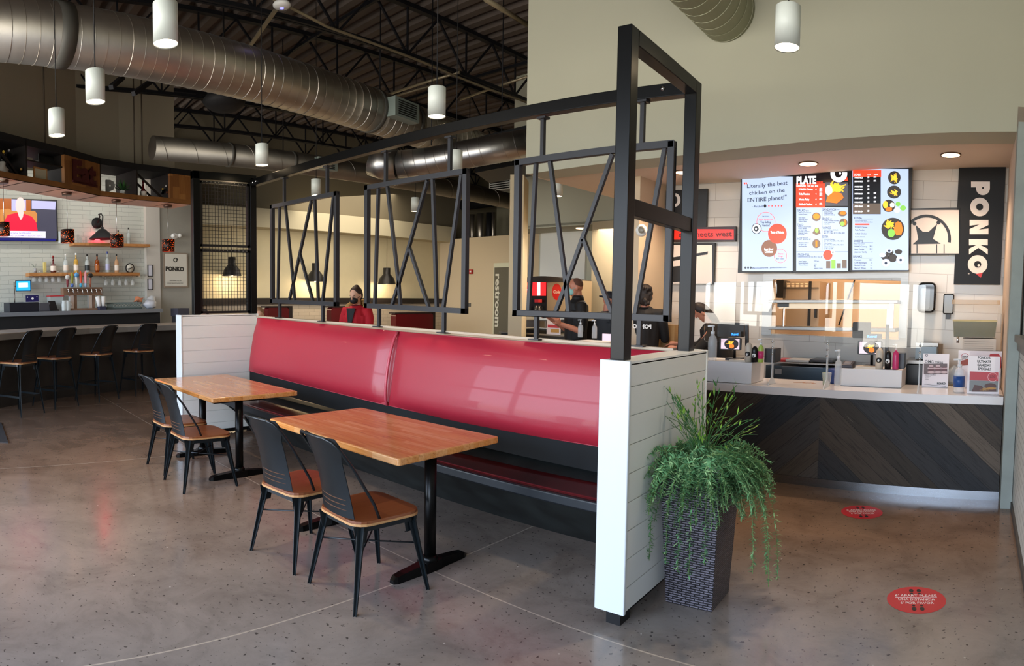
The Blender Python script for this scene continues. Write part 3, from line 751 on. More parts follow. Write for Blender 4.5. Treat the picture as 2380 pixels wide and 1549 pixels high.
# three hanging screens; the bar pattern was measured on the middle one
YS = 3.57
def zz2(x, y): return bp(600 + x/3.52, 380 + y/3.52, YS)
P2 = dict(tl=zz2(905, 185), tr=zz2(1733, 45), br=zz2(1695, 1235), bl=zz2(860, 1185))
X0, X1, Z0_, Z1_ = -4.59, -3.335, 1.487, 2.59
def norm(x, y): p = zz2(x, y); return ((p.x - X0)/(X1-X0), (p.z - Z0_)/(Z1_-Z0_))
SEG = [(norm(985, 205), norm(955, 1160)), (norm(1058, 190), norm(1150, 985)), (norm(1150, 985), norm(1165, 1170)), (norm(1385, 140), norm(1150, 985)), (norm(1150, 985), norm(1095, 1165)),
       (norm(1237, 690), norm(1395, 1175)), (norm(1428, 130), norm(1462, 1185)), (norm(1665, 90), norm(1515, 1190))]
def screen(x0, x1, rods_t, rods_b, label, m=M_steelgrey):
    t = thing('hanging_screen', label, 'screen', ((x0+x1)/2, YS, Z0_+bdz((x0+x1)/2)), 0, None)
    fw = .042; z0, z1 = Z0_, Z1_
    b = B(BX)
    b.box(x0, YS-fw/2, z0, x0+fw, YS+fw/2, z1); b.box(x1-fw, YS-fw/2, z0, x1, YS+fw/2, z1)
    b.box(x0, YS-fw/2, z0, x1, YS+fw/2, z0+fw); b.box(x0, YS-fw/2, z1-fw, x1, YS+fw/2, z1)
    b.build('outer_frame', m, t, bevel=.003)
    for (a, c) in SEG:
        f = lambda q: (x0 + (x1-x0)*min(.97, max(.03, q[0])), YS, z0 + (z1-z0)*min(.975, max(.025, q[1])))
        b = B(BX); b.bar(f(a), f(c), .026, .026, up=(0, 1, 0)); b.build('diagonal_bar', m, t)
    for xr in rods_t:
        b = B(BX); b.box(xr-.014, YS-.014, z1, xr+.014, YS+.014, 2.858); b.box(xr-.035, YS-.03, 2.842, xr+.035, YS+.03, 2.856); b.build('hanging_rod', m, t)
    for xr in rods_b:
        b = B(BX); b.box(xr-.014, YS-.014, 1.325, xr+.014, YS+.014, z0); b.box(xr-.045, YS-.04, 1.322, xr+.045, YS+.03, 1.332); b.build('support_rod', m, t)
ry = lambda px, py: bp(px, py, YS).x
screen(-2.868, -1.645, (ry(1262, 320), ry(1494, 280)), (ry(1247, 765), ry(1486, 780)), 'hanging metal screen nearest the viewer, overlapping the tall front post', mat('gunmetal_dark', '#232326', .4, .3, .5))
screen(-4.59, -3.335, (ry(897, 400), ry(1046, 370)), (ry(881, 740), ry(1032, 755)), 'middle of the three hanging metal screens, above the red bench')
screen(-6.325, -5.03, (ry(661, 440), ry(761, 420)), (ry(650.6, 720), ry(751, 730)), 'farthest hanging metal screen, next to the wire mesh panel')

# ================================================================ tables and chairs
def foot_half(b, x, y, sgn):
    pr = [(0, .03), (.05, .036), (.25, .026), (.3, .022)]
    ys = [0, .06, .14, .22, .27, .295]
    ws = [.038, .038, .034, .032, .03, .018]; zt = [.062, .058, .05, .044, .036, .02]
    for i in range(5):
        a, c = ys[i], ys[i+1]
        b.hexa([(x-ws[i], y+sgn*a, .0), (x+ws[i], y+sgn*a, .0), (x+ws[i+1], y+sgn*c, .0), (x-ws[i+1], y+sgn*c, .0),
                (x-ws[i]*.8, y+sgn*a, zt[i]), (x+ws[i]*.8, y+sgn*a, zt[i]), (x+ws[i+1]*.8, y+sgn*c, zt[i+1]), (x-ws[i+1]*.8, y+sgn*c, zt[i+1])])
def table(x0, x1, y0, y1, peds, label):
    t = thing('dining_table', label, 'table', ((x0+x1)/2, (y0+y1)/2, 0), 0, None)
    b = B(); b.rbox(x0, y0, .70, x1, y1, .742, .02, seg=4); b.build('tabletop', M_butcher, t, bevel=.008)
    for (px, py) in peds:
        b = B(); b.lathe([(.036, .06), (.036, .69)], (px, py, 0), 20); b.lathe([(.05, .05), (.05, .075), (.038, .09)], (px, py, 0), 20); b.build('column', M_steelblk, t)
        b = B(); foot_half(b, px, py, 1); foot_half(b, px, py, -1); b.box(px-.045, py-.06, 0, px+.045, py+.06, .062); b.build('base_foot', M_steelblk, t)
        b = B(); b.box(px-.04, py-.26, .685, px+.04, py+.26, .70); b.build('top_plate', M_steelblk, t)
table(-3.955, -2.545, 2.205, 3.04, ((-2.665, 2.56), (-3.66, 2.56)), 'butcher block table nearer the viewer on two black pedestals')
table(-6.52, -4.985, 2.215, 3.09, ((-5.07, 2.52), (-5.97, 2.55)), 'butcher block table at the far end of the booth')

def rrect(w, d, r, seg=5, ytaper=0):
    pts = []
    for cx, cy_, a in ((w/2-r, d/2-r, 0), (-w/2+r, d/2-r, 90), (-w/2+r, -d/2+r, 180), (w/2-r, -d/2+r, 270)):
        for k in range(seg+1):
            t = radians(a+90*k/seg); x, y = cx+r*cos(t), cy_+r*sin(t); pts.append((x*(1+ytaper*y/d), y))
    return pts
def make_seat(name, label, sh, bh, spread, rungs, cat, group=None):
    """metal-framed cafe chair or stool, facing +y; sh seat height, bh back height"""
    t = thing(name, label, cat, (0, 0, 0), 0, group, local=True)
    b = B(); b.prism(rrect(.42, .43, .09, 5, .12), lambda x, y, w_: (x, y, w_), sh-.008, sh+.006); os_ = b.build('seat', M_woodseat, t, at=(0, 0, 0))
    b = B(); b.prism(rrect(.426, .436, .09, 5, .12), lambda x, y, w_: (x, y, w_), sh-.02, sh-.0075); b.build('seat_edge', M_edge, os_, at=(0, 0, 0))
    b = B(); b.prism(rrect(.37, .38, .06, 4, .12), lambda x, y, w_: (x, y, w_), sh-.055, sh-.02); b.build('seat_pan', M_chair, t, at=(0, 0, 0))
    H = bh - sh
    # back panel: curved sheet, narrower below its shoulders
    b = B(); nz, nx = 14, 8; rows = []
    for j in range(nz+1):
        v = j/nz; z = sh + .01 + (H-.015)*v; y = -.195 - .10*v*v*.6 - .06*v
        hw = .15 - .012*sin(v*pi)
        if v > .72: hw = .142 + (.17-.142)*sin(min(1, (v-.72)/.2)*pi/2)
        if v > .93: hw = .17 - .03*((v-.93)/.07)**2
        rows.append([(hw*(2*i/nx-1), y - .028*(1-(2*i/nx-1)**2), z) for i in range(nx+1)])
    n = nx+1; vs = [p for r in rows for p in r]; fs = [(j*n+i, j*n+i+1, (j+1)*n+i+1, (j+1)*n+i) for j in range(nz) for i in range(nx)]
    b.add(vs, fs, 0, True); vs2 = [(x, y-.003, z) for x, y, z in vs]; b.add(vs2, [f[::-1] for f in fs], 0, True)
    ob = b.build('back_panel', M_chair, t, at=(0, 0, 0))
    for k in range(3):
        z = sh + .05 + .028*k; v = (z-sh-.01)/(H-.015); yb = -.195 - .06*v*v - .06*v; b = B(); xs = [-.11 + .22*i/12 for i in range(13)]
        b.tube([(x, yb - .028*(1-(x/.135)**2) - .0035, z) for x in xs], .0028, 4); b.build('vent_slot', mat('slot_shadow', '#5a3a26', .6), ob, at=(0, 0, 0))
    # hoop tube: from the seat sides up and over the top
    yt = -.355
    pts = [(-.195, -.06, sh-.02), (-.19, -.10, sh+.08*H/.44), (-.18, -.22, sh+.62*H), (-.172, -.30, sh+.86*H), (-.15, yt+.015, sh+.96*H), (-.11, yt-.005, sh+.995*H), (-.04, yt-.016, bh), (.04, yt-.016, bh)]
    pts = pts + [(-x, y, z) for x, y, z in pts[::-1][2:]]
    pts = [p for i, p in enumerate(pts) if i == 0 or (Vector(p)-Vector(pts[i-1])).length > 1e-3]
    b = B(); b.tube(pts, .0085, 8); b.build('back_hoop', M_chair, t, at=(0, 0, 0))
    # legs
    for sx in (-1, 1):
        for sy in (-1, 1):
            b = B(); tx, ty = sx*.165, sy*.165 ; bx, by = sx*spread, sy*(spread+.02)
            e = .028; z1 = sh-.02
            for (dx, dy) in ((e, 0), (0, e)):
                b.hexa([(bx-sx*.0-(.012 if dx else .002), by-(.012 if dy else .002), 0), (bx+(.012 if dx else .002), by-(.012 if dy else .002), 0), (bx+(.012 if dx else .002), by+(.012 if dy else .002), 0), (bx-(.012 if dx else .002), by+(.012 if dy else .002), 0),
                        (tx-(e if dx else .002), ty-(e if dy else .002), z1), (tx+(e if dx else .002), ty-(e if dy else .002), z1), (tx+(e if dx else .002), ty+(e if dy else .002), z1), (tx-(e if dx else .002), ty+(e if dy else .002), z1)])
            b.hexa([(tx-.002, ty-.03, z1-.10), (tx+.002, ty-.03, z1-.10), (tx+.002, ty+.03, z1-.10), (tx-.002, ty+.03, z1-.10), (tx-.002, ty-.05, z1), (tx+.002, ty-.05, z1), (tx+.002, ty+.05, z1), (tx-.002, ty+.05, z1)])
            b.build('leg', M_chair, t, at=(0, 0, 0))
    for z, kind in rungs:
        f = 1 - z/(sh-.02); ex = .165 + (spread-.165)*f; ey = .165 + (spread+.02-.165)*f
        if kind == 'x':
            b = B(); b.tube([(-ex, -ey, z), (ex, ey, z)], .0048, 6); b.tube([(-ex, ey, z+.01), (ex, -ey, z+.01)], .0048, 6); b.build('cross_brace', M_chair, t, at=(0, 0, 0))
        else:
            b = B()
            for (p, q) in (((-ex, -ey), (ex, -ey)), ((ex, -ey), (ex, ey)), ((ex, ey), (-ex, ey)), ((-ex, ey), (-ex, -ey))): b.bar((p[0], p[1], z), (q[0], q[1], z), .006, .028)
            b.build('footrest', M_chair, t, at=(0, 0, 0))
    return t
ch = make_seat('dining_chair', 'black metal chair with wood seat nearest the viewer, at the right of the near table', .452, .90, .225, ((.265, 'x'),), 'chair')
ch.location = (-2.715, 2.135, 0); ch.rotation_euler = (0, 0, radians(-2))
dup(ch, (-3.33, 2.10, 0), radians(6), 'black metal chair with wood seat, left of the two at the near table')
dup(ch, (-5.035, 2.12, 0), radians(1), 'black metal chair with wood seat, right and nearer one at the far table')
dup(ch, (-5.605, 2.15, 0), radians(2), 'black metal chair with wood seat, leftmost one at the far table')

# ================================================================ planter
PX0, PX1, PY0, PY1 = -1.385, -1.12, 3.05, 3.315
tp = thing('planter', 'tall tapered black wicker planter with trailing green ferns beside the booth end wall', 'planter', ((PX0+PX1)/2, (PY0+PY1)/2, 0))
cxp, cyp = (PX0+PX1)/2, (PY0+PY1)/2
hb, ht, HP = .132, .175, .77
g = NT('wicker', .45, 0, .5); sx = g.n('SeparateXYZ'); g.l(g.tc.outputs['Object'], sx.inputs[0])
w_ = g.math('ADD', sx.outputs['X'], sx.outputs['Y']); cb = g.n('CombineXYZ'); g.l(w_, cb.inputs[0]); g.l(sx.outputs['Z'], cb.inputs[1])
br = g.n('TexBrick', offset=.5, squash=1); g.l(cb.outputs[0], br.inputs['Vector'])
for k, q in (('Color1', hexc('#6a6670')), ('Color2', hexc('#55515a')), ('Mortar', hexc('#070607')), ('Scale', 1), ('Mortar Size', .0042), ('Mortar Smooth', 1.0), ('Brick Width', .05), ('Row Height', .0128)): br.inputs[k].default_value = q
g.base(br.outputs['Color']); g.bump(g.math('SUBTRACT', 1.0, br.outputs['Fac']), 1, .006); M_wick = g.m
b = B()
lv = [(0, hb), (.02, hb+.001), (HP-.03, ht-.004), (HP, ht+.004), (HP, ht-.02), (HP-.06, ht-.03)]
vs = []; fs = []
for z, r in lv: vs += [(cxp-r, cyp-r, z), (cxp+r, cyp-r, z), (cxp+r, cyp+r, z), (cxp-r, cyp+r, z)]
for i in range(len(lv)-1):
    for k in range(4): fs.append((4*i+k, 4*i+(k+1) % 4, 4*i+4+(k+1) % 4, 4*i+4+k))
fs += [(3, 2, 1, 0), (len(vs)-4, len(vs)-3, len(vs)-2, len(vs)-1)]
b.add(vs, fs, 0, False); b.build('wicker_pot', M_wick, tp, at=(cxp, cyp, 0))
rnd = random.Random(5)
def frond(b, p, d, ln, droop, w, nseg=9, needles=True, mi=0):
    pos = Vector(p); dv = Vector(d).normalized(); st = ln/nseg; path = [pos.copy()]
    for k in range(nseg):
        dv = (dv + Vector((0, 0, -droop))).normalized(); pos = pos + dv*st
        path.append(pos.copy())
    b.tube(path, .0016, 3, mi=2)
    for i in range(1, len(path)):
        a = path[i-1]; dd_ = (path[i]-a); 
        for q in range(9):
            c0 = a + dd_*(q/10); ax = Vector((rnd.uniform(-1, 1), rnd.uniform(-1, 1), rnd.uniform(-1, .7)))
            ax = (ax - dd_*(ax.dot(dd_)/dd_.length_squared)*.7).normalized()
            L = w*rnd.uniform(.5, 1.0)*(1-.45*i/len(path)); sd = ax.cross(dd_).normalized()*(.0026)
            tip = c0 + ax*L + Vector((0, 0, -.15*L)); mid = c0 + ax*L*.5
            m_ = rnd.choice((0, 0, 1))
            b.add([tuple(c0-sd), tuple(c0+sd), tuple(mid+sd*1.5), tuple(tip), tuple(mid-sd*1.5)], [(0, 1, 2, 3, 4)], m_, False)
    return path
G1 = mat('fern_green', '#5b8a5c', .65, 0, .25, var=.25, vscale=30); G2 = mat('fern_green_light', '#86a873', .55, 0, .3); G3 = mat('fern_stem', '#4d6b33', .6)
b = B(); 
for i in range(330):
    a = rnd.uniform(0, 2*pi); rr_ = rnd.uniform(.02, .15); px_, py_ = cxp + rr_*cos(a), cyp + rr_*sin(a)
    if rnd.random() < .3: a = rnd.uniform(-1.9, -.2)
    if rnd.random() < .25: a = rnd.uniform(-.3, .8)
    out = rnd.uniform(.4, 1.35)
    d = (cos(a)*out, sin(a)*out, rnd.uniform(.35, 1.3))
    if cos(a) < -.5 and rnd.random() < .6: d = (d[0]*.45, d[1], d[2])
    ln_ = rnd.uniform(.18, .44)
    frond(b, (px_, py_, HP-.03), d, ln_, rnd.uniform(.2, .4), .06)
for (a, L, dr_) in ((-.1, .78, .42), (.05, .72, .44), (-.25, .66, .46), (.15, .8, .4), (-1.35, .62, .5), (-1.55, .6, .5), (-1.8, .58, .5), (-1.1, .55, .5), (-2.2, .6, .5), (-2.5, .62, .48)):
    frond(b, (cxp+.12*cos(a), cyp+.12*sin(a), HP-.02), (cos(a), sin(a), .8), L, dr_, .06, 14)
b.build('trailing_fern', [G1, G2, G3], tp)
GL = mat('grass_blade', '#6f9436', .45, 0, .4, var=.3, vscale=20); GD = mat('grass_blade_dark', '#2f5a2a', .5)
b = B()
for i in range(46):
    a = rnd.uniform(0, 2*pi); d = Vector((cos(a)*rnd.uniform(.1, 1.0), sin(a)*rnd.uniform(.1, 1.0), rnd.uniform(.9, 2.0))).normalized()
    if d.x < -.35: d.x *= .5
    pos = Vector((cxp + rnd.uniform(-.05, .05), cyp + rnd.uniform(-.05, .05), HP-.02)); ln_ = rnd.uniform(.28, .50); path = [pos.copy()]
    for k in range(8):
        d = (d + Vector((0, 0, -rnd.uniform(.03, .2)))).normalized(); pos = pos + d*ln_/8; path.append(pos.copy())
    b.tube(path, .0018, 3, mi=1)
    for k in range(3, 9, 1):
        if rnd.random() < .75:
            c0 = path[k]; ax = (d + Vector((rnd.uniform(-.8, .8), rnd.uniform(-.8, .8), rnd.uniform(-.3, .8)))).normalized(); L = rnd.uniform(.03, .07)
            sd = ax.cross(Vector((0, 0, 1))).normalized()*.006; b.add([tuple(c0), tuple(c0+ax*L*.4+sd), tuple(c0+ax*L), tuple(c0+ax*L*.4-sd)], [(0, 1, 2, 3)], rnd.choice((0, 0, 1)), False)
b.build('grass_sprays', [GL, GD], tp)

# ================================================================ floor stickers
def sticker(pc, pl, pr_, label):
    c = (at_z(*pl) + at_z(*pr_))/2; c = Vector((at_z(*pc).x*.5 + c.x*.5, at_z(*pc).y, 0)); ex = (at_z(*pr_) - at_z(*pl)); R_ = .165; ex.normalize(); ey = Vector((-ex.y, ex.x, 0))
    t = thing('floor_sticker', label, 'sticker', tuple(c))
    b = B(); pts = [tuple(c + (ex*cos(2*pi*k/48) + ey*sin(2*pi*k/48))*R_) for k in range(48)]
    b.poly([(p[0], p[1], .0012) for p in pts]); b.build('disc', mat('sticker_red', '#c22a31', .35), t)
    b = B(); 
    for s_, yy, h_, w_ in (("6' APART PLEASE", .035, .026, .235), ('UNA DISTANCIA', -.012, .026, .205), ("6' POR FAVOR", -.055, .026, .185)):
        txt(b, s_, tuple(c + ey*yy + Vector((0, 0, .0022))), ex, ey, h_, w_, bold=.01, align='c')
    for yy in (.026, ): b.hexa([tuple(c + ex*i*.118 + ey*(yy+j*.0015) + Vector((0, 0, k))) for k in (.0015, .0022) for i, j in ((-1, -1), (1, -1), (1, 1), (-1, 1))])
    b.build('lettering', mat('sticker_white', '#f2eeee', .4), t)
    for yy, sg in ((.10, 1), (-.10, -1)):
        for sx_ in (-1, 1):
            b = B(); o_ = c + ex*(sx_*.022) + ey*yy
            for (dy, ra, rb) in ((sg*.012, .013, .021), (-sg*.026, .009, .010)):
                b.poly([tuple(o_ + ey*dy + ex*(ra*cos(2*pi*k/16)) + ey*(rb*sin(2*pi*k/16)) + Vector((0, 0, .0024))) for k in range(16)])
            b.build('footprint', M_black, t)
sticker((2130, 1395), (2063, 1395), (2197, 1396), 'round red distancing floor sticker nearer the viewer')
sticker((2003, 1191), (1957, 1191), (2050, 1191), 'round red distancing floor sticker close to the counter')

# ================================================================ white cylinder pendants
M_pend = mat('pendant_white', '#dfe6df', .4, 0, .4)
M_glow = mat('pendant_glow', '#fff2dc', .5, emit=22, ecol='#ffe2b8')
def pendant(px, py, label, ztop=5.8, h=.235, r=.073, power=42):
    q = at_z(px, py, 3.08); t = thing('cylinder_pendant', label, 'pendant light', (q.x, q.y, q.z), 0, None)
    b = B(); b.lathe([(r-.004, .012), (r, 0), (r, h-.004), (r-.006, h), (.001, h)], tuple(q), 28, cap=False); b.build('shade', M_pend, t)
    b = B(); b.lathe([(.001, .012), (r-.005, .012)], tuple(q), 24, cap=False); b.build('bulb_lens', M_glow, t)
    b = B(); b.tube([(q.x, q.y, q.z+h), (q.x, q.y, ztop)], .0045, 6); b.lathe([(.012, h), (.012, h+.025)], tuple(q), 10); b.build('cord', M_blackm, t)
    lamp('SPOT', 'pendant_lamp', (q.x, q.y, q.z-.01), power, (1, .82, .62), .05, (q.x, q.y, 0), radians(95), blend=.8)
for (px, py, lb) in ((385, 103, 'white cylinder pendant highest in the photo, left of the access point'), (222, 238, 'white cylinder pendant second from the left'), (132, 316, 'leftmost white cylinder pendant, in front of the grey wall'),
                     (609, 385, 'white cylinder pendant above the wire mesh panel'), (1015, 272, 'white cylinder pendant above the middle of the long beam'), (1829, 112, 'white cylinder pendant in front of the high wall at right'),
                     (735, 455, 'white cylinder pendant seen just over the farthest hanging screen'), (1060, 398, 'white cylinder pendant seen over the middle hanging screen corner'), (965, 492, 'small white cylinder pendant seen through the middle hanging screen'),
                     (1296, 457, 'white cylinder pendant hanging beyond the nearest hanging screen')):
    pendant(px, py, lb)
# ================================================================ order counter and kitchen
def kbox(b, x0, y0, x1, y1, v0, v1, mi=None, r=0):
    p, q = kp(x0, y0, v0), kp(x1, y1, v0)
    if r: b.rbox(p.x, v0, q.z, q.x, v1, p.z, r, mi, axis='y')
    else: b.box(p.x, v0, q.z, q.x, v1, p.z, mi)
def onc(px, py, z=.86):
    u = -1.0
    for _ in range(4): q = kz(px, py, z*kf(u)); u = q.x
    return q.x, q.y
ux = kp(1907, 922, 0).x
tc_ = thing('order_counter', 'order counter with white top over dark chevron plank front', 'counter', tuple(KX(-1.5, .3, 0)))
b = B(KX)
for a0, a1 in ((-4.65, -2.5), (-2.5, .243)): b.box(a0, -.03, .792, a1, .66, .86)
b.build('countertop', mat('white_quartz', '#d9d4d2', .18, 0, .5, coat=.2), tc_)
b = B(KX); b.box(-4.6, 0, .07, ux, .03, .792); b.box(ux, 0, .07, .243, .03, .792); b.build('plank_front', M_chev, tc_, at=tuple(KX(ux, 0, .815)))
b = B(KX); b.box(-4.6, -.012, 0, .243, .02, .072); b.build('kick_plate', mat('kick_steel', '#8d9094', .24, 1, .5), tc_)
b = B(KX); b.box(-4.6, .04, 0, .24, .66, .79); b.build('cabinet_body', mat('cabinet_white', '#c8c4c0', .5), tc_)
M_box = mat('laminate_white', '#d8d6d6', .35, 0, .4)
def pedestal(pl, pr, ytop, back, label):
    u0, v0 = onc(*pl); u1, v1 = onc(*pr); v = (v0+v1)/2; t = kp(pr[0], ytop, v).z
    b = B(KX); b.box(u0, v, .862, u1, v+back, t); tag(b.build('register_plinth', M_box, bevel=.004), label, 'plinth'); return u0, u1, v, t
uL2 = onc(1758, 890)
PA = pedestal((1600, 888), (1758, 890), 844, .36, 'white box plinth under the left register on the counter')
PB = pedestal((1950, 898), (2096, 902), 861, .34, 'white box plinth under the right register on the counter')
PC = pedestal((1322, 868), (1400, 874), 797, .3, 'white box plinth at the far left of the counter, seen above the bench')

# acrylic guards
gm = bpy.data.materials.new('clear_guard'); gm.use_nodes = True; nt = gm.node_tree; nt.nodes.clear()
o_ = nt.nodes.new('ShaderNodeOutputMaterial'); mx = nt.nodes.new('ShaderNodeMixShader'); tr = nt.nodes.new('ShaderNodeBsdfTransparent'); gl = nt.nodes.new('ShaderNodeBsdfGlossy')
gl.inputs['Roughness'].default_value = .0; fr = nt.nodes.new('ShaderNodeFresnel'); fr.inputs[0].default_value = 1.6; tr.inputs[0].default_value = (.97, .98, .98, 1)
ml = nt.nodes.new('ShaderNodeMath'); ml.operation = 'MULTIPLY'; ml.inputs[1].default_value = .8; nt.links.new(fr.outputs[0], ml.inputs[0])
nt.links.new(ml.outputs[0], mx.inputs[0]); nt.links.new(tr.outputs[0], mx.inputs[1]); nt.links.new(gl.outputs[0], mx.inputs[2]); nt.links.new(mx.outputs[0], o_.inputs[0])
M_guard = gm; MATS['clear_guard'] = gm
def guard(x0, x1, ytop, ybot, v, legs, label):
    t = thing('sneeze_guard', label, 'sneeze guard', tuple(KX(kp((x0+x1)/2, 800, v).x, v, .862)))
    p, q = kp(x0, ytop, v), kp(x1, ybot, v)
    b = B(KX); b.rbox(p.x, v, q.z, q.x, v+.006, p.z, .04, axis='y'); b.build('clear_pane', M_guard, t)
    for (lx, ly) in legs:
        u, vv = kp(lx, 850, v).x, v; b = B(KX)
        b.box(u-.004, vv-.015, .862, u+.004, vv+.03, q.z+.05); b.prism([(-.11, .862), (.11, .862), (.1, .875), (.02, .93), (-.02, .93), (-.1, .875)], lambda a, z, w: (u+w, vv+a, z), -.004, .004)
        b.build('clear_leg', mat('acrylic_edge', '#dfe6ea', .1, 0, .5, alpha=.45), t)
        b = B(KX)
        for k in range(3): b.lathe([(.001, -.02), (.010, -.02), (.010, -.012)], (u, vv, q.z+.02-.055*k), 10, ax='y')
        b.build('clear_bolt', M_chrome, t)
guard(1640, 1801, 657, 800, .16, ((1795, 0),), 'clear acrylic guard in front of the left register')
guard(1921, 2146, 656, 810, .12, ((1922, 0), (2137, 0)), 'clear acrylic guard in front of the right register')

# menu displays
M_scr = lambda n, c, e=1.0: mat(n, c, .4, emit=e)
S_BG = mat('screen_white', '#5a6270', .3, emit=.55, ecol='#c3d6fb'); S_BK = mat('screen_black', '#0a0b12', .2, emit=.4, ecol='#06070c'); S_RD = mat('screen_red', '#d8341c', .3, emit=.75, ecol='#ef3a1e')
S_TX = mat('screen_text', '#20283c', .3, emit=.12, ecol='#3c4660'); S_WT = mat('screen_lettering_white', '#ffffff', .3, emit=.75, ecol='#f0f4ff'); S_BR = mat('screen_brown', '#6b4a36', .3, emit=.6, ecol='#6b4430')
S_PK = mat('screen_pink', '#d8607a', .3, emit=.5, ecol='#e0506a'); S_FD1 = mat('food_gold', '#d9a52c', .5, emit=.75, ecol='#e8b030'); S_FD2 = mat('food_orange', '#cc6a22', .5, emit=.7, ecol='#dd6a1c'); S_FD3 = mat('food_green', '#6faa4a', .5, emit=.6, ecol='#78b84c'); S_FD4 = mat('food_cream', '#e6dcb0', .5, emit=.8, ecol='#efe4b8')
S_GY = mat('screen_grey', '#5b5048', .3, emit=.5, ecol='#5a4a3c')
VT = 1.36
def z3(x, y): return (1700 + x/5.163, 360 + y/5.163)
class Pan:
    """draw flat artwork on a panel through photo positions (photo px -> plane v in kitchen coordinates)"""
    def __init__(s, v, zf=z3, T=KX, P=kp): s.v = v; s.zf = zf; s.k = 0; s.P = P; s.T = T
    def p(s, x, y, d=0): q = s.P(*s.zf(x, y), s.v); return (q.x, s.v - d, q.z)
    def rect(s, b, x0, y0, x1, y1, d, mi=0): b.poly([s.p(x0, y0, d), s.p(x1, y0, d), s.p(x1, y1, d), s.p(x0, y1, d)], mi)
    def poly(s, b, pts, d, mi=0): b.poly([s.p(x, y, d) for x, y in pts], mi)
    def disc(s, b, x, y, rx, ry, d, mi=0, n=28, ring=0):
        c = [(x + rx*cos(2*pi*k/n), y + ry*sin(2*pi*k/n)) for k in range(n)]
        if not ring: s.poly(b, c, d, mi)
        else:
            i = [(x + (rx-ring)*cos(2*pi*k/n), y + (ry-ring)*sin(2*pi*k/n)) for k in range(n)]
            for k in range(n): s.poly(b, [c[k], c[(k+1) % n], i[(k+1) % n], i[k]], d, mi)
    def text(s, b, t, x, y, h, w, d, mi=0, bold=.0, align='l', sl=0.0):
        a = Vector(s.p(x, y, d)); e = Vector(s.p(x + 100, y - 100*sl, d)); u = (Vector(s.p(x, y-100, d)) - a)/100; ex = (e - a)/100
        L = ex.length; txt(b, t, a, ex.normalized(), u.normalized(), h*u.length, w*L if w else None, mi, bold + .008, align)
def tv(name, c4, label, art, z=z3):
    """c4 photo px of the outer corners tl, br"""
    (x0, y0), (x1, y1) = c4; p, q = kp(x0, y0, VT), kp(x1, y1, VT)
    t = thing(name, label, 'menu screen', tuple(KX((p.x+q.x)/2, VT, q.z)), 0, None)
    b = B(KX); b.box(p.x, VT, q.z, q.x, VT+.05, p.z); b.build('bezel', M_black, t)
    b = B(KX); b.box(p.x+.2, VT+.05, q.z+.3, q.x-.2, VB, p.z-.3); b.build('wall_mount', M_black, t)
    art(t)
    return t
def art1(t):
    P = Pan(VT); b = B(KX); P.rect(b, 128, 262, 736, 1398, .002); b.build('display', S_BG, t)
    b = B(KX)
    P.text(b, 'Literally the best', 190, 400, 46, 475, .006, 0, 0, sl=.05); P.text(b, 'chicken on the', 215, 482, 44, 420, .006, 0, 0, sl=.05); P.text(b, 'ENTIRE planet!"', 195, 568, 48, 460, .006, 0, 0, sl=.04)
    P.text(b, '- Raichell', 255, 632, 22, 122, .006); P.text(b, 'TM VIZION\'S', 372, 748, 14, 84, .006); P.text(b, 'Top Selling', 350, 822, 26, 125, .006, 0, .01); P.text(b, 'Vendor!', 370, 860, 26, 92, .006, 0, .01)
    P.text(b, '@ponkoalpharetta | ponkochicken.com', 250, 1366, 15, 405, .006, 0, .01); P.text(b, 'Best Taste!', 540, 1256, 16, 90, .006)
    b.build('lettering', S_TX, t)
    b = B(KX); P.text(b, '"', 150, 388, 50, 40, .006, 0, .02); P.text(b, 'Super Bowl Live', 330, 788, 20, 165, .006)
    for k in range(5): P.poly(b, [(452+38*k+14*sin(a*2*pi/10)*(1 if a % 2 == 0 else .42), 616-14*cos(a*2*pi/10)*(1 if a % 2 == 0 else .42)) for a in range(10)], .006)
    P.disc(b, 415, 806, 112, 120, .004, ring=5); P.disc(b, 553, 948, 112, 120, .005); P.disc(b, 590, 1215, 78, 84, .004, ring=4); P.text(b, 'Atlanta', 560, 1198, 20, 66, .006); P.text(b, 'Wings', 558, 1228, 18, 60, .006)
    b.build('red_artwork', S_RD, t)
    b = B(KX); P.disc(b, 455, 1125, 95, 102, .004); b.build('brown_badge', S_BR, t)
    b = B(KX); P.text(b, 'Taste of Atlanta', 472, 944, 26, 162, .009, 0, .03); P.text(b, 'Best Fried', 398, 1148, 26, 105, .009, 0, .03); P.text(b, 'Chicken', 402, 1178, 26, 96, .009, 0, .03); P.disc(b, 303, 888, 50, 54, .005); b.build('white_artwork', S_WT, t)
    b = B(KX); P.disc(b, 303, 888, 60, 64, .004, ring=8); P.disc(b, 300, 890, 30, 33, .008); P.disc(b, 405, 616, 16, 20, .006)
    for k in range(3): P.disc(b, 170+32*k, 1356, 12, 13, .006)
    b.build('black_artwork', S_BK, t)
    b = B(KX); P.disc(b, 298, 888, 11, 12, .010); b.build('logo_pupil', S_WT, t)
def fries(P, b, cx_, cy_, rx, ry, n, d, mi, seed, ln=.7):
    r_ = random.Random(seed)
    for k in range(n):
        a = r_.uniform(0, pi); rr = r_.uniform(0, .6); x = cx_ + rx*rr*cos(r_.uniform(0, 2*pi)); y = cy_ + ry*rr*sin(r_.uniform(0, 2*pi))
        dx, dy = cos(a)*rx*ln*.5, sin(a)*ry*ln*.5; wx, wy = -sin(a)*rx*.07, cos(a)*ry*.07
        P.poly(b, [(x-dx-wx, y-dy-wy), (x+dx-wx, y+dy-wy), (x+dx+wx, y+dy+wy), (x-dx+wx, y-dy+wy)], d + k*.0002, mi)
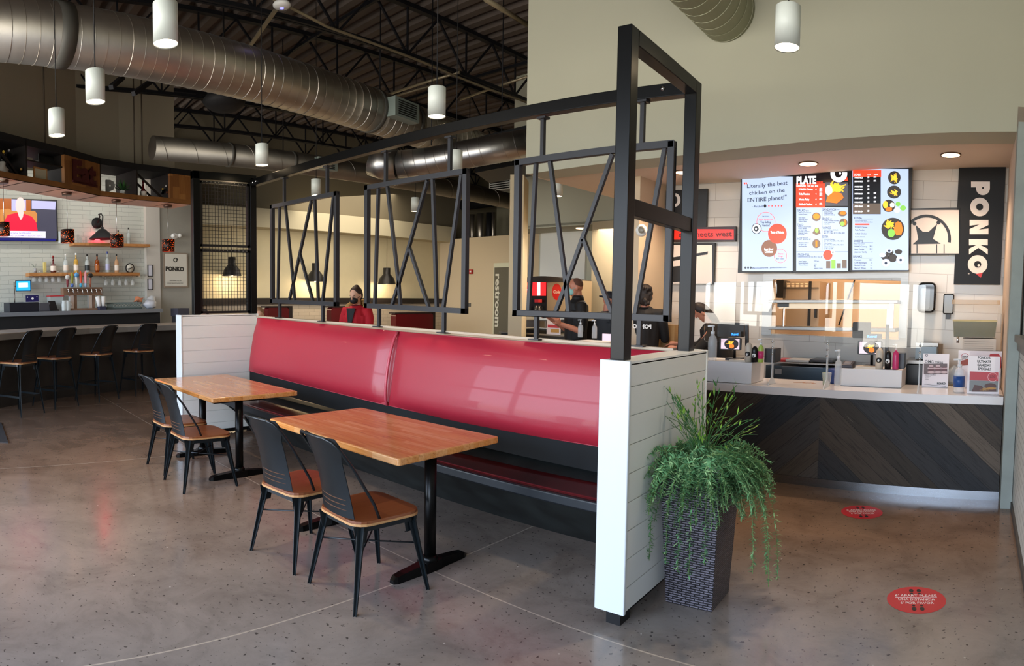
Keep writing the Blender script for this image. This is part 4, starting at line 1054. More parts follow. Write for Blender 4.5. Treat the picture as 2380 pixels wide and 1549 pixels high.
def art2(t):
    P = Pan(VT); b = B(KX); P.rect(b, 778, 632, 1400, 1395, .002); b.build('display', S_BG, t)
    b = B(KX); P.rect(b, 770, 212, 1412, 360, .003)
    P.disc(b, 1270, 455, 2, 2, .003); b.build('header_band', S_BK, t)
    b = B(KX); P.rect(b, 776, 345, 1124, 634, .004); P.poly(b, [(1345, 312), (1388, 262), (1402, 316)], .005); P.text(b, '+2SIDES', 1010, 342, 20, 90, .006, 0, .01); P.text(b, 'TACO', 793, 850, .5, .5, .005)
    P.disc(b, 1157, 1204, 56, 60, .004); b.build('red_panel', S_RD, t)
    b = B(KX); P.text(b, 'PLATE', 783, 352, 84, 235, .007, 0, .04, sl=.03)
    P.text(b, 'CHOICE PROTEIN   1=$10   2=$12   BYOD', 780, 382, 13, 262, .008, 0, .02)
    for yy, s_, w_, pr in ((427, 'PONKO Chicken', 165, '$10'), (483, 'Tofu Tenders', 130, '$10'), (548, 'Vegan Patty', 125, '$12'), (607, 'Grilled Chicken', 160, '$12')):
        P.text(b, s_, 812, yy, 22, w_, .008, 0, .03); P.text(b, pr, 1058, yy-8, 20, 34, .008, 0, .03); P.text(b, '4', 1010, yy-4, 16, 12, .008, 0, .03)
        if yy < 500: P.text(b, '$13', 1058, yy+14, 20, 34, .008, 0, .03)
    c = [(1290 + 100*cos(a), 232 + 98*sin(a)) for a in [pi*k/16 for k in range(17)]]; P.poly(b, c + [(1190, 212), (1390, 212)][:0], .005)
    P.rect(b, 1190, 212, 1390, 234, .005); P.disc(b, 1220, 1172, 22, 26, .006); b.build('white_artwork', S_WT, t)
    b = B(KX); P.disc(b, 1285, 228, 46, 48, .008); P.disc(b, 1220, 1172, 22, 26, .0055, ring=4); P.disc(b, 1220, 1172, 10, 12, .009); b.build('logo_eye', S_BK, t)
    b = B(KX); P.disc(b, 1306, 226, 13, 14, .011); b.build('logo_pupil', S_WT, t)
    b = B(KX); P.rect(b, 1126, 332, 1398, 615, .004); b.build('photo_backdrop', mat('photo_dark', '#4e5058', .4, emit=.4, ecol='#4c4e58'), t)
    b = B(KX); fries(P, b, 1270, 400, 130, 100, 34, .005, 0, 3, .8); b.build('fries_picture', S_FD1, t)
    b = B(KX); P.poly(b, [(1135, 570), (1160, 500), (1240, 440), (1330, 470), (1350, 520), (1270, 585)], .013); b.build('chicken_picture', S_FD2, t)
    b = B(KX); P.disc(b, 1172, 430, 44, 62, .0125); b.build('salad_picture', S_FD4, t)
    b = B(KX)
    for x, y, s_, w_ in ((796, 682, 'SALAD', 92), (793, 855, 'TACO', 72), (795, 1022, 'HOT DOG', 130), (800, 1212, 'FRESHFILL', 140), (1095, 672, 'SANDWICH', 160), (1095, 782, 'BASIC', 84), (1095, 890, 'WINGS', 98), (1095, 998, 'EXTRA', 68)):
        P.text(b, s_, x, y, 27, w_, .006)
    for x, y, s_, w_ in ((895, 680, '$11', 34), (1262, 664, '$10', 34), (932, 1020, '$9', 22), (1186, 776, '$8', 22), (808, 702, '* Mixed Greens+Choice of', 150), (808, 722, 'Protein+Dressing', 105), (808, 762, 'Sweet Sesame', 80), (808, 782, 'Buttermilk Ranch', 108), (808, 805, 'Walnut Cilantro', 100),
                     (804, 872, 'PONKO Chicken+Grilled', 152), (804, 892, '+Tofu Tenders', 105), (804, 912, 'HOT | SPICY | BBQ', 105), (804, 928, 'Slaw+Pico+Cheese', 135), (804, 946, 'Chipotle Crema', 110), (804, 965, 'Flour Tortilla', 72),
                     (806, 1062, '1/4lb All Beef Wiener', 126), (806, 1084, 'HOT | SPICY | BBQ', 94), (806, 1104, 'Slaw+Potato Bun', 100), (1112, 692, 'Choice of Protein', 98), (1112, 710, '+Potato Bun+Side', 108), (1112, 728, 'SANDWICH ONLY $8', 132),
                     (1108, 798, 'PONKO Chicken or Grilled', 182), (1108, 818, 'or Tofu Tenders+Fries', 130), (1108, 838, 'or Rice+Slaw', 76), (1108, 908, 'Served w/ Buttermilk Ranch', 172), (1108, 926, 'HOT | SPICY | BBQ', 110), (1108, 944, '6pc $7 | 10pc $11 | 20pc $20', 252),
                     (1108, 1022, 'PONKO Chicken', 130), (1108, 1040, '2pc $5 | 4pc $8 | 10pc $16', 238), (1108, 1068, 'Tofu Tenders', 100), (1108, 1086, '2pc $5 | 4pc $8 | 10pc $16', 238), (1108, 1112, 'Grilled Chicken', 122), (1108, 1132, '1pc $5 | 2pc $8', 110),
                     (800, 1232, 'DRESSINGS/SAUCES 2oz $0.5 | 12oz $5', 290), (808, 1284, 'Sweet Sesame', 92), (808, 1306, 'Buttermilk Ranch', 118), (808, 1330, 'Walnut Cilantro', 118), (992, 1282, 'PON Sauce', 60), (992, 1318, 'SPICY', 34), (992, 1342, 'BBQ', 26), (992, 1368, 'Jalapeno Crema', 104)):
        P.text(b, s_, x, y, 12, w_, .006, 0, .015)
    P.rect(b, 1088, 638, 1091, 1140, .005); P.rect(b, 782, 1162, 1398, 1165, .005); b.build('lettering', S_TX, t)
    b = B(KX); P.disc(b, 1020, 746, 52, 52, .004); P.disc(b, 1345, 816, 50, 50, .004); P.disc(b, 1020, 1068, 48, 54, .004); P.poly(b, [(972, 940), (1008, 880), (1050, 882), (1070, 945), (1020, 968)], .004); P.disc(b, 1332, 706, 54, 34, .004); b.build('dish_pictures', S_GY, t)
    b = B(KX); P.disc(b, 1020, 740, 38, 34, .006); P.disc(b, 1340, 700, 40, 20, .006); P.rect(b, 1010, 1032, 1032, 1104, .006); P.disc(b, 1365, 812, 16, 34, .006); b.build('dish_toppings', S_FD2, t)
    b = B(KX); P.disc(b, 1025, 910, 22, 28, .006); P.disc(b, 1333, 828, 26, 26, .007); P.rect(b, 1200, 1262, 1250, 1366, .006); b.build('dish_greens', S_FD3, t)
    b = B(KX); P.rect(b, 1138, 1276, 1188, 1364, .006); P.rect(b, 1266, 1302, 1314, 1362, .006); P.rect(b, 1332, 1262, 1384, 1362, .006); b.build('sauce_bottles', S_GY, t)
def art3(t):
    P = Pan(VT); b = B(KX); P.rect(b, 1452, 172, 2125, 1385, .002); b.build('display', S_BG, t)
    b = B(KX); P.rect(b, 1458, 186, 1798, 266, .005); P.rect(b, 1482, 826, 1656, 845, .005); b.build('red_panel', S_RD, t)
    b = B(KX); P.rect(b, 1458, 262, 1792, 714, .004); b.build('dark_panel', S_BK, t)
    b = B(KX); P.rect(b, 1458, 585, 1790, 712, .0045); b.build('brown_panel', S_GY, t)
    b = B(KX); P.text(b, 'SIDES', 1470, 255, 26, 82, .008); P.text(b, 'small', 1628, 248, 12, 42, .008); P.text(b, 'small', 1710, 244, 12, 44, .008)
    for i, (y, s_) in enumerate(((285, 'PONKO RICE'), (330, 'BROWN RICE'), (393, 'PONKO FRIES'), (428, 'SWEET FRIES'), (478, 'POTATO SALAD'), (532, 'COLE SLAW'), (580, 'PONKO PICKLE'), (630, 'GREEN BEANS'), (690, 'SIDE SALAD'))):
        P.text(b, s_, 1480, y, 17, 95, .008, 0, .03); P.text(b, '$' + '343332353'[i], 1634, y-6, 18, 22, .008, 0, .03)
        if i in (0, 1, 4, 5, 6): P.text(b, '$' + ('11', '12', 0, 0, '9', '9', '6')[i], 1708, y-8, 18, 32, .008, 0, .03)
    b.build('white_lettering', S_WT, t)
    b = B(KX)
    for x, y, s_, w_, h_ in ((1470, 772, 'KIDS $6', 95, 26), (1468, 1050, 'SWEETS', 112, 26), (1464, 1236, 'DRINKS', 102, 26), (1482, 800, '* Choice: Protein+Sauce', 140, 11), (1484, 814, 'Rice or Fries+Cookie+Kids Drink', 214, 11), (1484, 878, 'PONKO Chicken', 146, 17), (1484, 912, 'Tofu Tenders', 120, 17), (1484, 956, 'Grilled Chicken', 142, 17),
                             (1484, 992, 'BLANK | TERIYAKI', 120, 10), (1466, 1074, '* Baked From Scratch', 132, 9), (1478, 1110, 'PONKO Cakecup', 150, 17), (1478, 1142, 'Betty Cookie', 116, 17), (1478, 1176, 'Japanese Candy', 148, 17), (1478, 1272, 'Fountain', 82, 17), (1478, 1304, 'Craft Beverages', 145, 17), (1478, 1336, 'Bottled Drinks', 132, 17), (1478, 1370, 'Beers + Wines', 134, 17),
                             (1660, 1106, '$4.5', 34, 16), (1660, 1138, '$2.5', 34, 16), (1658, 1270, '$2.5', 34, 16), (1672, 1172, 'ask', 22, 11), (1672, 1302, 'ask', 22, 11), (1668, 1332, '$ask', 26, 11), (1668, 1366, '$ask', 26, 11)):
        P.text(b, s_, x, y, h_, w_, .006, 0, .008)
    for y in (772, 1052, 1240): P.rect(b, 1555, y, 1700, y+3, .005)
    b.build('lettering', S_TX, t)
    b = B(KX)
    for x, y, rx, ry in ((1955, 276, 75, 80), (1952, 448, 84, 78), (1938, 890, 138, 134), (1888, 614, 76, 74), (1845, 1225, 50, 40), (1900, 1170, 46, 34), (2005, 1165, 44, 30), (1935, 1240, 54, 50)): P.disc(b, x, y, rx, ry, .004)
    b.build('dish_bowls', mat('bowl_dark', '#2c2824', .4, emit=.3, ecol='#2e2824'), t)
    b = B(KX); fries(P, b, 1955, 276, 60, 66, 24, .005, 0, 7, .9); fries(P, b, 1952, 455, 55, 46, 30, .005, 0, 8, .8); fries(P, b, 1895, 840, 80, 70, 30, .005, 0, 9, .9); P.disc(b, 1850, 600, 30, 44, .012); b.build('fries_picture', S_FD1, t)
    b = B(KX); P.poly(b, [(1950, 900), (1970, 820), (2000, 800), (2040, 820), (2060, 900), (2040, 960), (1980, 970)], .012); P.disc(b, 1890, 655, 40, 28, .011); b.build('chicken_picture', S_FD2, t)
    b = B(KX); P.disc(b, 1920, 942, 44, 50, .0135); P.disc(b, 2060, 640, 36, 32, .005); P.disc(b, 2000, 592, 30, 28, .005); b.build('salad_picture', S_FD3, t)
    b = B(KX); P.disc(b, 1932, 606, 28, 30, .0135); P.disc(b, 1988, 665, 34, 32, .005); b.build('sauce_picture', S_FD4, t)
    b = B(KX)
    for x, y in ((1855, 1298), (2028, 1260), (1895, 1152), (1815, 1205)): P.disc(b, x, y, 50 if y > 1210 else 38, 46 if y > 1210 else 26, .008)
    b.build('cup_lids', mat('lid_blue', '#9fb0cc', .4, emit=.8, ecol='#a8bce0'), t)
    b = B(KX)
    for x, y in ((1855, 1302), (2032, 1264), (1895, 1152)): P.disc(b, x, y, 17, 15, .010)
    b.build('lid_logos', mat('logo_navy', '#1c2740', .4, emit=.3, ecol='#1c2740'), t)
tv('menu_screen', ((1722, 409), (1844, 633)), 'left menu display quoting the best chicken on the planet', art1)
tv('menu_screen', ((1847, 401), (1975, 632)), 'middle menu display headed PLATE with red price panel', art2)
tv('menu_screen', ((1979, 394), (2110, 630)), 'right menu display headed SIDES with round dish pictures', art3)

# vertical PONKO sign
def z4(x, y): return (2080 + x/4.077, 340 + y/4.077)
VS = 1.44
ts = thing('shop_sign', 'tall black sign with PONKO in white letters running down the wall', 'sign', tuple(KX(kp(2275, 500, VS).x, VS, kp(2275, 662, VS).z)))
b = B(KX); kbox(b, 2229, 386, 2325, 662, VS, VS+.03); b.build('board', mat('sign_black', '#0b0a0b', .4, 0, .25), ts)
P = Pan(VS, z4); b = B(KX)
def LT(pts, x0, x1, y0, y1, sk=0): return [(x0 + (x1-x0)*h + 0, y0 + (y1-y0)*a) for a, h in pts]   # upright (a, h) -> photo (x right = up, y down = reading)
arc = [(.5 + .5*sin(t*pi/10), .63 - .37*cos(t*pi/10)*1.0) for t in range(0, 11)]
P.poly(b, LT([(0, 0), (.42, 0), (.42, .26)] + arc + [(0, 1)], 722, 900, 336, 465), .004)
P.poly(b, LT([(0, 0), (0, 1), (.36, 1), (.68, .48), (.60, 1), (1, 1), (1, 0), (.64, 0), (.32, .52), (.40, 0)], 708, 886, 700, 835), .004)
P.poly(b, LT([(0, 0), (0, 1), (.4, 1), (.38, .6), (.62, 1), (1.0, 1), (.56, .5), (1.0, 0), (.62, 0), (.38, .4), (.4, 0)], 702, 880, 882, 1028), .004)
P.disc(b, 803, 577, 90, 88, .004, n=36); P.disc(b, 784, 1122, 93, 88, .004, n=36); P.text(b, 'TM', 690, 1216, 12, 16, .004)
b.build('letters', mat('sign_letter_white', '#d8cfc8', .4), ts)
b = B(KX); P.disc(b, 803, 577, 33, 33, .008); P.disc(b, 784, 1120, 34, 31, .008); P.rect(b, 826, 388, 842, 408, .008); b.build('letter_holes', mat('sign_black', '#0b0a0b', .4, 0, .25), ts)
b = B(KX); P.disc(b, 794, 1131, 12, 11, .010); b.build('eye_dot', mat('sign_letter_white', '#d8cfc8', .4), ts)
b = B(KX); P.poly(b, [(768, 1212), (833, 1200), (814, 1248)], .006); b.build('red_beak', mat('beak_red', '#b31b1e', .4), ts)
# framed crown print
tf = thing('framed_print', 'framed white print of a black crown in a ring, left of the tall black sign', 'picture', tuple(KX(kp(2172, 540, VS).x, VS, kp(2172, 592, VS).z)))
b = B(KX); kbox(b, 2115, 485, 2229, 592, VS, VS+.03); b.build('frame', M_black, tf)
P = Pan(VS, z4); b = B(KX); P.rect(b, 154, 606, 606, 1018, .003); b.build('print', mat('print_white', '#c9bfb8', .3), tf)
b = B(KX); cc_ = [(300 + 232*cos(a), 880 - 232*sin(a)) for a in [(-.15 + 1.02*pi*k/24) for k in range(25)]]
inner = [(300 + 205*cos(a), 880 - 205*sin(a)) for a in [(-.15 + 1.02*pi*k/24) for k in range(25)]]
for k in range(22):
    P.poly(b, [(max(155, x), min(1016, y)) for x, y in (cc_[k], cc_[k+1], inner[k+1], inner[k])], .005)
P.poly(b, [(195, 745), (265, 812), (320, 812), (402, 735), (362, 880), (435, 925), (170, 930), (222, 882)], .005); P.disc(b, 185, 733, 19, 19, .005); P.disc(b, 413, 724, 19, 19, .005)
for x in (205, 392, 462): P.rect(b, x, 930, x+9, 1016, .005)
b.build('crown_artwork', M_black, tf)
# left wall signs
def z2(x, y): return (1180 + x/3.52, 380 + y/3.52)
VW = VB - .05
t = thing('neon_board', 'red framed sign reading east meets west', 'sign', tuple(KX(kp(1640, 545, VW).x, VW, kp(1640, 558, VW).z)))
b = B(KX); kbox(b, 1563, 530, 1709, 561, VW, VW+.04); b.build('frame', mat('dark_red_frame', '#2a0808', .3), t)
b = B(KX); P = Pan(VW, z2); P.rect(b, 1362, 540, 1850, 624, .003); b.build('panel', mat('panel_red', '#c81d12', .25, emit=.35, ecol='#e0200f'), t)
b = B(KX); P.text(b, 'east meets west', 1398, 604, 42, 425, .006, 0, .012, sl=.02); b.build('lettering', mat('panel_letter', '#5a0c08', .4), t)
t = thing('framed_print', 'framed black and white abstract bird print below the red sign', 'picture', tuple(KX(kp(1612, 600, VW).x, VW, kp(1612, 662, VW).z)))
b = B(KX); kbox(b, 1562, 566, 1658, 662, VW, VW+.03); b.build('frame', M_black, t)
b = B(KX); P.rect(b, 1352, 668, 1674, 985, .003); b.build('print', mat('print_white', '#c9bfb8', .3), t)
b = B(KX); P.poly(b, [(1352, 845), (1460, 835), (1520, 900), (1500, 960), (1352, 975)], .005); P.poly(b, [(1352, 770), (1640, 722), (1636, 742), (1352, 800)], .005); P.poly(b, [(1560, 740), (1640, 722), (1636, 745), (1590, 752)], .006); b.build('bird_artwork', M_black, t)
t = thing('shop_sign', 'black square sign with part of a white ring, above the red sign', 'sign', tuple(KX(kp(1595, 480, VW).x, VW, kp(1595, 528, VW).z)))
b = B(KX); kbox(b, 1548, 444, 1641, 528, VW, VW+.03); b.build('board', M_black, t)
b = B(KX); P.disc(b, 1372, 300, 42, 55, .004, ring=24); b.build('white_ring', mat('sign_letter_white', '#d8cfc8', .4), t)
q = kp(1491, 536, 1.0); t = thing('emergency_light', 'white round emergency lamp on the stub wall', 'emergency light', tuple(KT(uL+.05, q.y, q.z)))
b = B(KT); pz = kz(1491, 536, 2.5); b.T = IT
pc = at_d(1491, 536, 7.1); b.ell(tuple(pc), (.065, .065, .07)); b.build('housing', M_white, t)
b = B(); b.ell(tuple(pc + Vector((.03, -.06, 0))), (.04, .02, .04)); b.build('lamp_lens', mat('lens_grey', '#8a8478', .3), t)

# downlights in the lowered ceiling
for (px, py, lb) in ((1879, 380, 'recessed downlight above the menu displays'), (2210, 359, 'recessed downlight at the right end of the kitchen ceiling'), (1587, 400, 'recessed downlight seen through the near frame')):
    u = -1.0
    for _ in range(4): q = kz(px, py, (zh+.03)*kf(u)); u = q.x
    t = thing('recessed_downlight', lb, 'ceiling light', tuple(KX(q.x, q.y, zh)))
    b = B(KX); b.lathe([(.105, .028), (.105, .02), (.092, .02), (.092, .03)], (q.x, q.y, zh), 28); b.build('trim_ring', mat('bronze_ring', '#6b4e3a', .5, .5), t)
    b = B(KX); b.lathe([(.001, .021), (.092, .021)], (q.x, q.y, zh), 24, cap=False); b.build('lens', mat('downlight_glow', '#ffd9b0', .5, emit=3.2, ecol='#ffc896'), t)
    p = KX(q.x, q.y, zh-.02); lamp('SPOT', 'downlight_lamp', tuple(p), 55, (1, .74, .52), .08, (p.x, p.y, 0), radians(130), blend=.9)
# ---- pass-through window: steel frame, shelves, heat strip
tp_ = thing('pass_window', 'stainless steel framed pass-through window with two shelves below the menus', 'pass-through window', tuple(KX((U0+U1)/2, VB, ZB)))
b = B(KX); f0, f1 = kp(1775, 632, VB-.01), kp(2106, 786, VB-.01)
for (a0, c0, a1, c1) in ((f0.x, ZT, f1.x, f0.z), (f0.x, f1.z, f1.x, ZB), (f0.x, ZB, U0, ZT), (U1, ZB, f1.x, ZT)): b.box(a0, VB-.012, c0, a1, VB-.001, c1)
b.build('steel_frame', M_brush, tp_)
s1, s1b = kp(1786, 694, 1.22), kp(2086, 699, 1.22)
b = B(KX); b.rbox(s1.x, 1.22, s1b.z-.03, s1b.x, 1.62, s1b.z+.005, .006, axis='x'); b.build('upper_shelf', M_brush, tp_)
b = B(KX); b.box(s1.x+.1, 1.3, s1b.z-.09, s1b.x-.1, 1.36, s1b.z-.03); b.build('heat_strip', mat('heat_strip', '#b9a58c', .35, .6), tp_)
b = B(KX); kbox(b, 1807, 703, 1833, 714, 1.295, 1.3); b.build('control_panel', M_black, tp_)
s2, s2b = kp(1786, 762, 1.2), kp(2080, 766, 1.2)
b = B(KX); b.rbox(s2.x, 1.2, s2b.z-.03, s2b.x, 1.62, s2b.z+.01, .006, axis='x'); b.build('lower_shelf', M_brush, tp_)
for px in (1822, 2069):
    u = kp(px, 730, 1.3).x; b = B(KX); w_ = .007 if px < 1900 else .035; b.box(u-w_, 1.3, s2b.z, u+w_, 1.34, s1b.z-.02); b.build('shelf_post', M_chrome, tp_)
lamp('AREA', 'heat_lamp', tuple(KX((U0+U1)/2, 2.3, 2.6)), 30, (1, .70, .45), 1.4, tuple(KX((U0+U1)/2, 2.4, 1.0)), sizey=.8)
# prep room equipment
t = thing('oven_cabinet', 'tall stainless oven cabinet with vent slots seen through the pass window', 'oven', tuple(KX(-2.5, 2.8, .6)))
b = B(KX); kbox(b, 1821, 655, 1902, 762, 2.6, 3.2); b.build('cabinet', mat('warm_steel', '#a38f78', .4, .55), t)
b = B(KX)
for r_ in range(3):
    for c_ in range(5): kbox(b, 1829+10.5*c_, 659+3.6*r_, 1835+10.5*c_, 660.6+3.6*r_, 2.59, 2.6)
b.build('vent_slots', mat('slot_light', '#e0cdb0', .5), t)
b = B(KX); kbox(b, 1880, 654, 1882, 760, 2.58, 2.6); kbox(b, 1893, 713, 1897, 739, 2.55, 2.6); b.build('door_handle', M_black, t)
b = B(KX); kbox(b, 1821, 669, 1902, 670.5, 2.585, 2.6); b.build('panel_seam', M_blackm, t)
b = B(KX); kbox(b, 1797, 651, 1820, 693, 2.5, 2.8); tag(b.build('black_monitor', M_black), 'black box at the upper left corner inside the pass window', 'monitor')
b = B(KX); p, q = kp(1984, 648, 3.5), kp(1946, 757, 3.5); b.bar((p.x, 3.6, p.z), (q.x, 3.6, q.z), .02); tag(b.build('hanging_cable', M_blackm), 'dark cable running diagonally behind the pass window', 'cable')
b = B(KX); kbox(b, 1911, 714, 1921, 724, 3.4, 3.6); tag(b.build('wall_box', M_black), 'small black box on the wall inside the pass window', 'box')
# work table under the window
t = thing('prep_table', 'stainless work table with containers behind the counter', 'work table', tuple(KX(-1.6, 1.1, 0)))
b = B(KX); kbox(b, 1780, 843, 1965, 848, .95, 1.48); b.build('table_top', M_brush, t)
b = B(KX); kbox(b, 1780, 849, 1965, 900, 1.0, 1.45); b.build('cabinet_front', mat('blue_steel', '#3d4c58', .3, .7), t)
b = B(KX); kbox(b, 1801, 857, 1816, 870, .98, 1.0); kbox(b, 1818, 852, 1912, 855, .98, 1.0); b.build('vent_panel', mat('vent_grey', '#8c9096', .5), t)
for i, (x0, x1, c_, lb) in enumerate(((1802, 1825, '#a31f1c', 'red lidded food pan on the work table'), (1826, 1880, '#a9a8a6', 'wide grey food pan on the work table'), (1882, 1935, '#2a2a2c', 'dark food pan on the work table'))):
    b = B(KX); kbox(b, x0, 836, x1, 843, 1.0, 1.3); tag(b.build('food_pan', mat('pan%d' % i, c_, .35, .3)), lb, 'food pan')
t = thing('coffee_machine', 'dark equipment with steel top seen between the right guard and the cakes sign', 'kitchen machine', tuple(KX(-.6, 1.1, .8)))
b = B(KX); kbox(b, 2106, 848, 2190, 905, 1.0, 1.45); b.build('body', M_black, t)
b = B(KX); kbox(b, 2104, 838, 2192, 848, .98, 1.48); b.build('steel_top', M_brush, t)
b = B(KX); kbox(b, 2128, 806, 2176, 836, 1.1, 1.4); tag(b.build('napkin_box', mat('pale_blue_box', '#9aaebc', .5)), 'pale blue box on the back counter behind the cakes sign', 'box')
b = B(KX); kbox(b, 2128, 797, 2180, 806, 1.15, 1.3); tag(b.build('steel_tray', M_brush), 'steel tray resting above the pale blue box', 'tray')
b = B(KX); kbox(b, 2160, 799, 2190, 832, 1.42, 1.44); tag(b.build('paper_note', mat('tan_note', '#8a7a6a', .7)), 'small tan wall note beside the tray', 'note')

# wall dispensers
t = thing('towel_dispenser', 'glossy black paper towel dispenser on the tile wall', 'dispenser', tuple(KX(kp(2158, 700, 1.3).x, 1.4, kp(2158, 728, 1.3).z)))
b = B(KX); kbox(b, 2134, 656, 2173, 728, 1.3, 1.5, r=.05); b.build('cover', mat('gloss_black', '#08080a', .06, coat=.5), t, bevel=.02)
b = B(KX); kbox(b, 2140, 668, 2160, 720, 1.285, 1.3, r=.03); b.build('window', mat('smoke_window', '#3a3c40', .05, coat=.8), t)
t = thing('soap_dispenser', 'small glossy black soap dispenser beside the towel dispenser', 'dispenser', tuple(KX(kp(2204, 700, 1.38).x, 1.4, kp(2204, 742, 1.38).z)))
b = B(KX); kbox(b, 2193, 683, 2216, 731, 1.38, 1.5, r=.02); b.build('cover', mat('gloss_black', '#08080a', .06, coat=.5), t, bevel=.012)
b = B(KX); kbox(b, 2198, 731, 2208, 742, 1.42, 1.48); b.build('nozzle', M_black, t)

# juice dispenser
vj = .75; p0, p1 = kp(2215, 697, vj), kp(2318, 787, vj)
t = thing('juice_dispenser', 'square juice dispenser half full of green drink on a beige cooler base', 'drink dispenser', tuple(KX((p0.x+p1.x)/2, vj+.15, .862)))
def taper(b, x0, x1, v0, v1, z0, z1, k, mi=None): b.hexa([(x0+k, v0+k, z0), (x1-k, v0+k, z0), (x1-k, v1-k, z0), (x0+k, v1-k, z0), (x0, v0, z1), (x1, v0, z1), (x1, v1, z1), (x0, v1, z1)], mi)
zl = kp(2260, 748, vj).z
b = B(KX); taper(b, p0.x+.012, p1.x-.012, vj+.012, vj+.32, p1.z+.005, zl, .012); b.build('green_drink', mat('green_juice', '#4d4a0e', .25, 0, .4), t)
b = B(KX); b.box(p0.x+.006, vj+.006, zl, p1.x-.006, vj+.326, zl+.015); b.build('foam', mat('juice_foam', '#d8c690', .7), t)
b = B(KX); taper(b, p0.x, p1.x, vj, vj+.33, p1.z, p0.z-.03, .018); b.build('clear_tank', mat('tank_clear', '#f0e2cc', .05, alpha=.12), t)
b = B(KX); b.rbox(p0.x-.01, vj-.01, p0.z-.04, p1.x+.01, vj+.34, p0.z, .03); b.build('lid', mat('lid_clear', '#dcbf98', .2, alpha=.6), t)
b = B(KX); kbox(b, 2238, 787, 2313, 842, vj+.02, vj+.3); b.build('cooler_base', mat('beige_base', '#cdbfae', .5), t)
b = B(KX)
for k in range(5): kbox(b, 2241, 794+5*k, 2309, 796+5*k, vj+.012, vj+.02)
b.build('vent_slats', mat('beige_shadow', '#8d8072', .6), t)
b = B(KX); u = kp(2226, 792, vj).x; b.tube([(u, vj, p1.z+.01), (u, vj, p1.z-.05)], .012, 8); b.build('tap', M_chrome, t)
u, v = kp(2321, 815, .8).x, .8; b = B(KX); b.tube([(u, v, .9), (u-.01, v, 1.02), (u+.005, v, 1.1), (u+.03, v, 1.11), (u+.035, v, 1.03), (u+.02, v, .9)], .012, 8, closed=True); tag(b.build('utensil_loop', M_black), 'black looped tool beside the juice dispenser base', 'utensil')

# counter clutter
def lathe_item(name, px, py, h, prof, mats, label, cat, z=.862, T=KX, uv=None, parts=None, group=None):
    """bottle-like item standing where photo px (px, py) meets height z; prof list of (part, material, [(r, z fraction)])"""
    u, v = uv or onc(px, py, z); t = thing(name, label, cat, tuple(T(u, v, z)), 0, group)
    for pn, m, pr in prof:
        b = B(T); b.lathe([(r, zz*h) for r, zz in pr], (u, v, z), 18); b.build(pn, m, t)
    return t, u, v
M_clr = mat('clear_plastic', '#f4f8fa', .12, alpha=.3); M_pinkb = mat('pink_soap', '#c4386c', .3); M_lime = mat('lime_label', '#a5bf58', .4); M_pumpw = mat('pump_white', '#dfe3e6', .4)
def pump_bottle(px, py, h, r, body, label, z=.862, lab=None, uv=None, cap=None):
    cap = cap or M_pumpw
    pr = [('bottle', body, [(r*.95, 0), (r, .04), (r, .55), (r*.8, .66), (r*.35, .72), (r*.35, .76)]), ('pump', cap, [(r*.42, .74), (r*.42, .82), (r*.15, .83), (r*.15, .95), (r*.4, .955), (r*.4, 1.0), (.001, 1.0)])]
    if lab: pr.append(('paper_label', lab, [(r*1.03, .16), (r*1.03, .48)]))
    t, u, v = lathe_item('pump_bottle', px, py, h, pr, None, label, 'bottle', z, uv=uv)
    b = B(KX); b.bar((u, v, z+h*.975), (u-r*1.1, v-r*.3, z+h*.965), r*.3); b.build('spout', cap, t)
    return t
zA, zB_, zC = PA[3], PB[3], PC[3]
def on(px, py, z): return onc(px, py, z)
pump_bottle(1655, 838, .34, .045, M_clr, 'clear pump bottle at the left end of the left register', zA+.002)
pump_bottle(1947, 896, .33, .036, M_clr, 'clear pump bottle between the guards beside the blue bag')
pump_bottle(1752, 846, .22, .027, M_lime, 'lime and pink soap bottle beside the left register', zA+.002, M_pinkb, uv=(on(1754, 846, zA)[0], PA[2]+.06))
pump_bottle(2084, 856, .23, .03, M_pinkb, 'bright pink soap bottle beside the right register', zB_+.002, uv=(on(2083, 858, zB_)[0], PB[2]+.05), cap=M_clr)
pump_bottle(1372, 800, .2, .03, M_clr, 'clear pump bottle seen just above the bench back', zC+.001, uv=(kp(1381, 800, .3).x, .3))
pump_bottle(1346, 800, .2, .03, M_clr, 'clear cup-like bottle left of the other one above the bench back', zC+.001, uv=(kp(1346, 800, .3).x, .32))
pump_bottle(2228, 912, .29, .05, M_clr, 'hand sanitiser bottle with blue label between the two counter signs', lab=mat('blue_label', '#1f4a8c', .4))
def shaker(px, py, z, v, body, label, h=.15, r=.034):
    u = on(px, py, z)[0]
    t, u, v = lathe_item('sauce_shaker', px, py, h, [('jar', body, [(r, 0), (r, .7), (r*.85, .85), (r*.5, .97), (.001, 1)])], None, label, 'shaker', z, uv=(u, v))
    b = B(KX); b.ell((u, v-r*.72, z+h*.42), (r*.7, r*.4, r*.85)); b.build('eye_logo', M_white if body is M_black else M_black, t)
    b = B(KX); b.ell((u-.003, v-r*1.1, z+h*.40), (r*.26, r*.12, r*.3)); b.build('eye_pupil', M_black if body is M_black else M_white, t)
M_cream = mat('cream_plastic', '#c9beae', .4)
shaker(1716, 846, zA+.002, PA[2]+.06, M_cream, 'cream jar with black eye logo at the left register', .18, .037); shaker(1735, 846, zA+.002, PA[2]+.05, M_black, 'black jar with white eye logo at the left register', .15, .03)
shaker(2046, 856, zB_+.002, PB[2]+.05, M_cream, 'cream jar with black eye logo at the right register', .19, .037); shaker(2067, 856, zB_+.002, PB[2]+.05, M_black, 'black jar with white eye logo at the right register', .17, .031)
S_PIC = mat('tablet_picture', '#c8b4b8', .3, emit=.7, ecol='#c4a8b4')
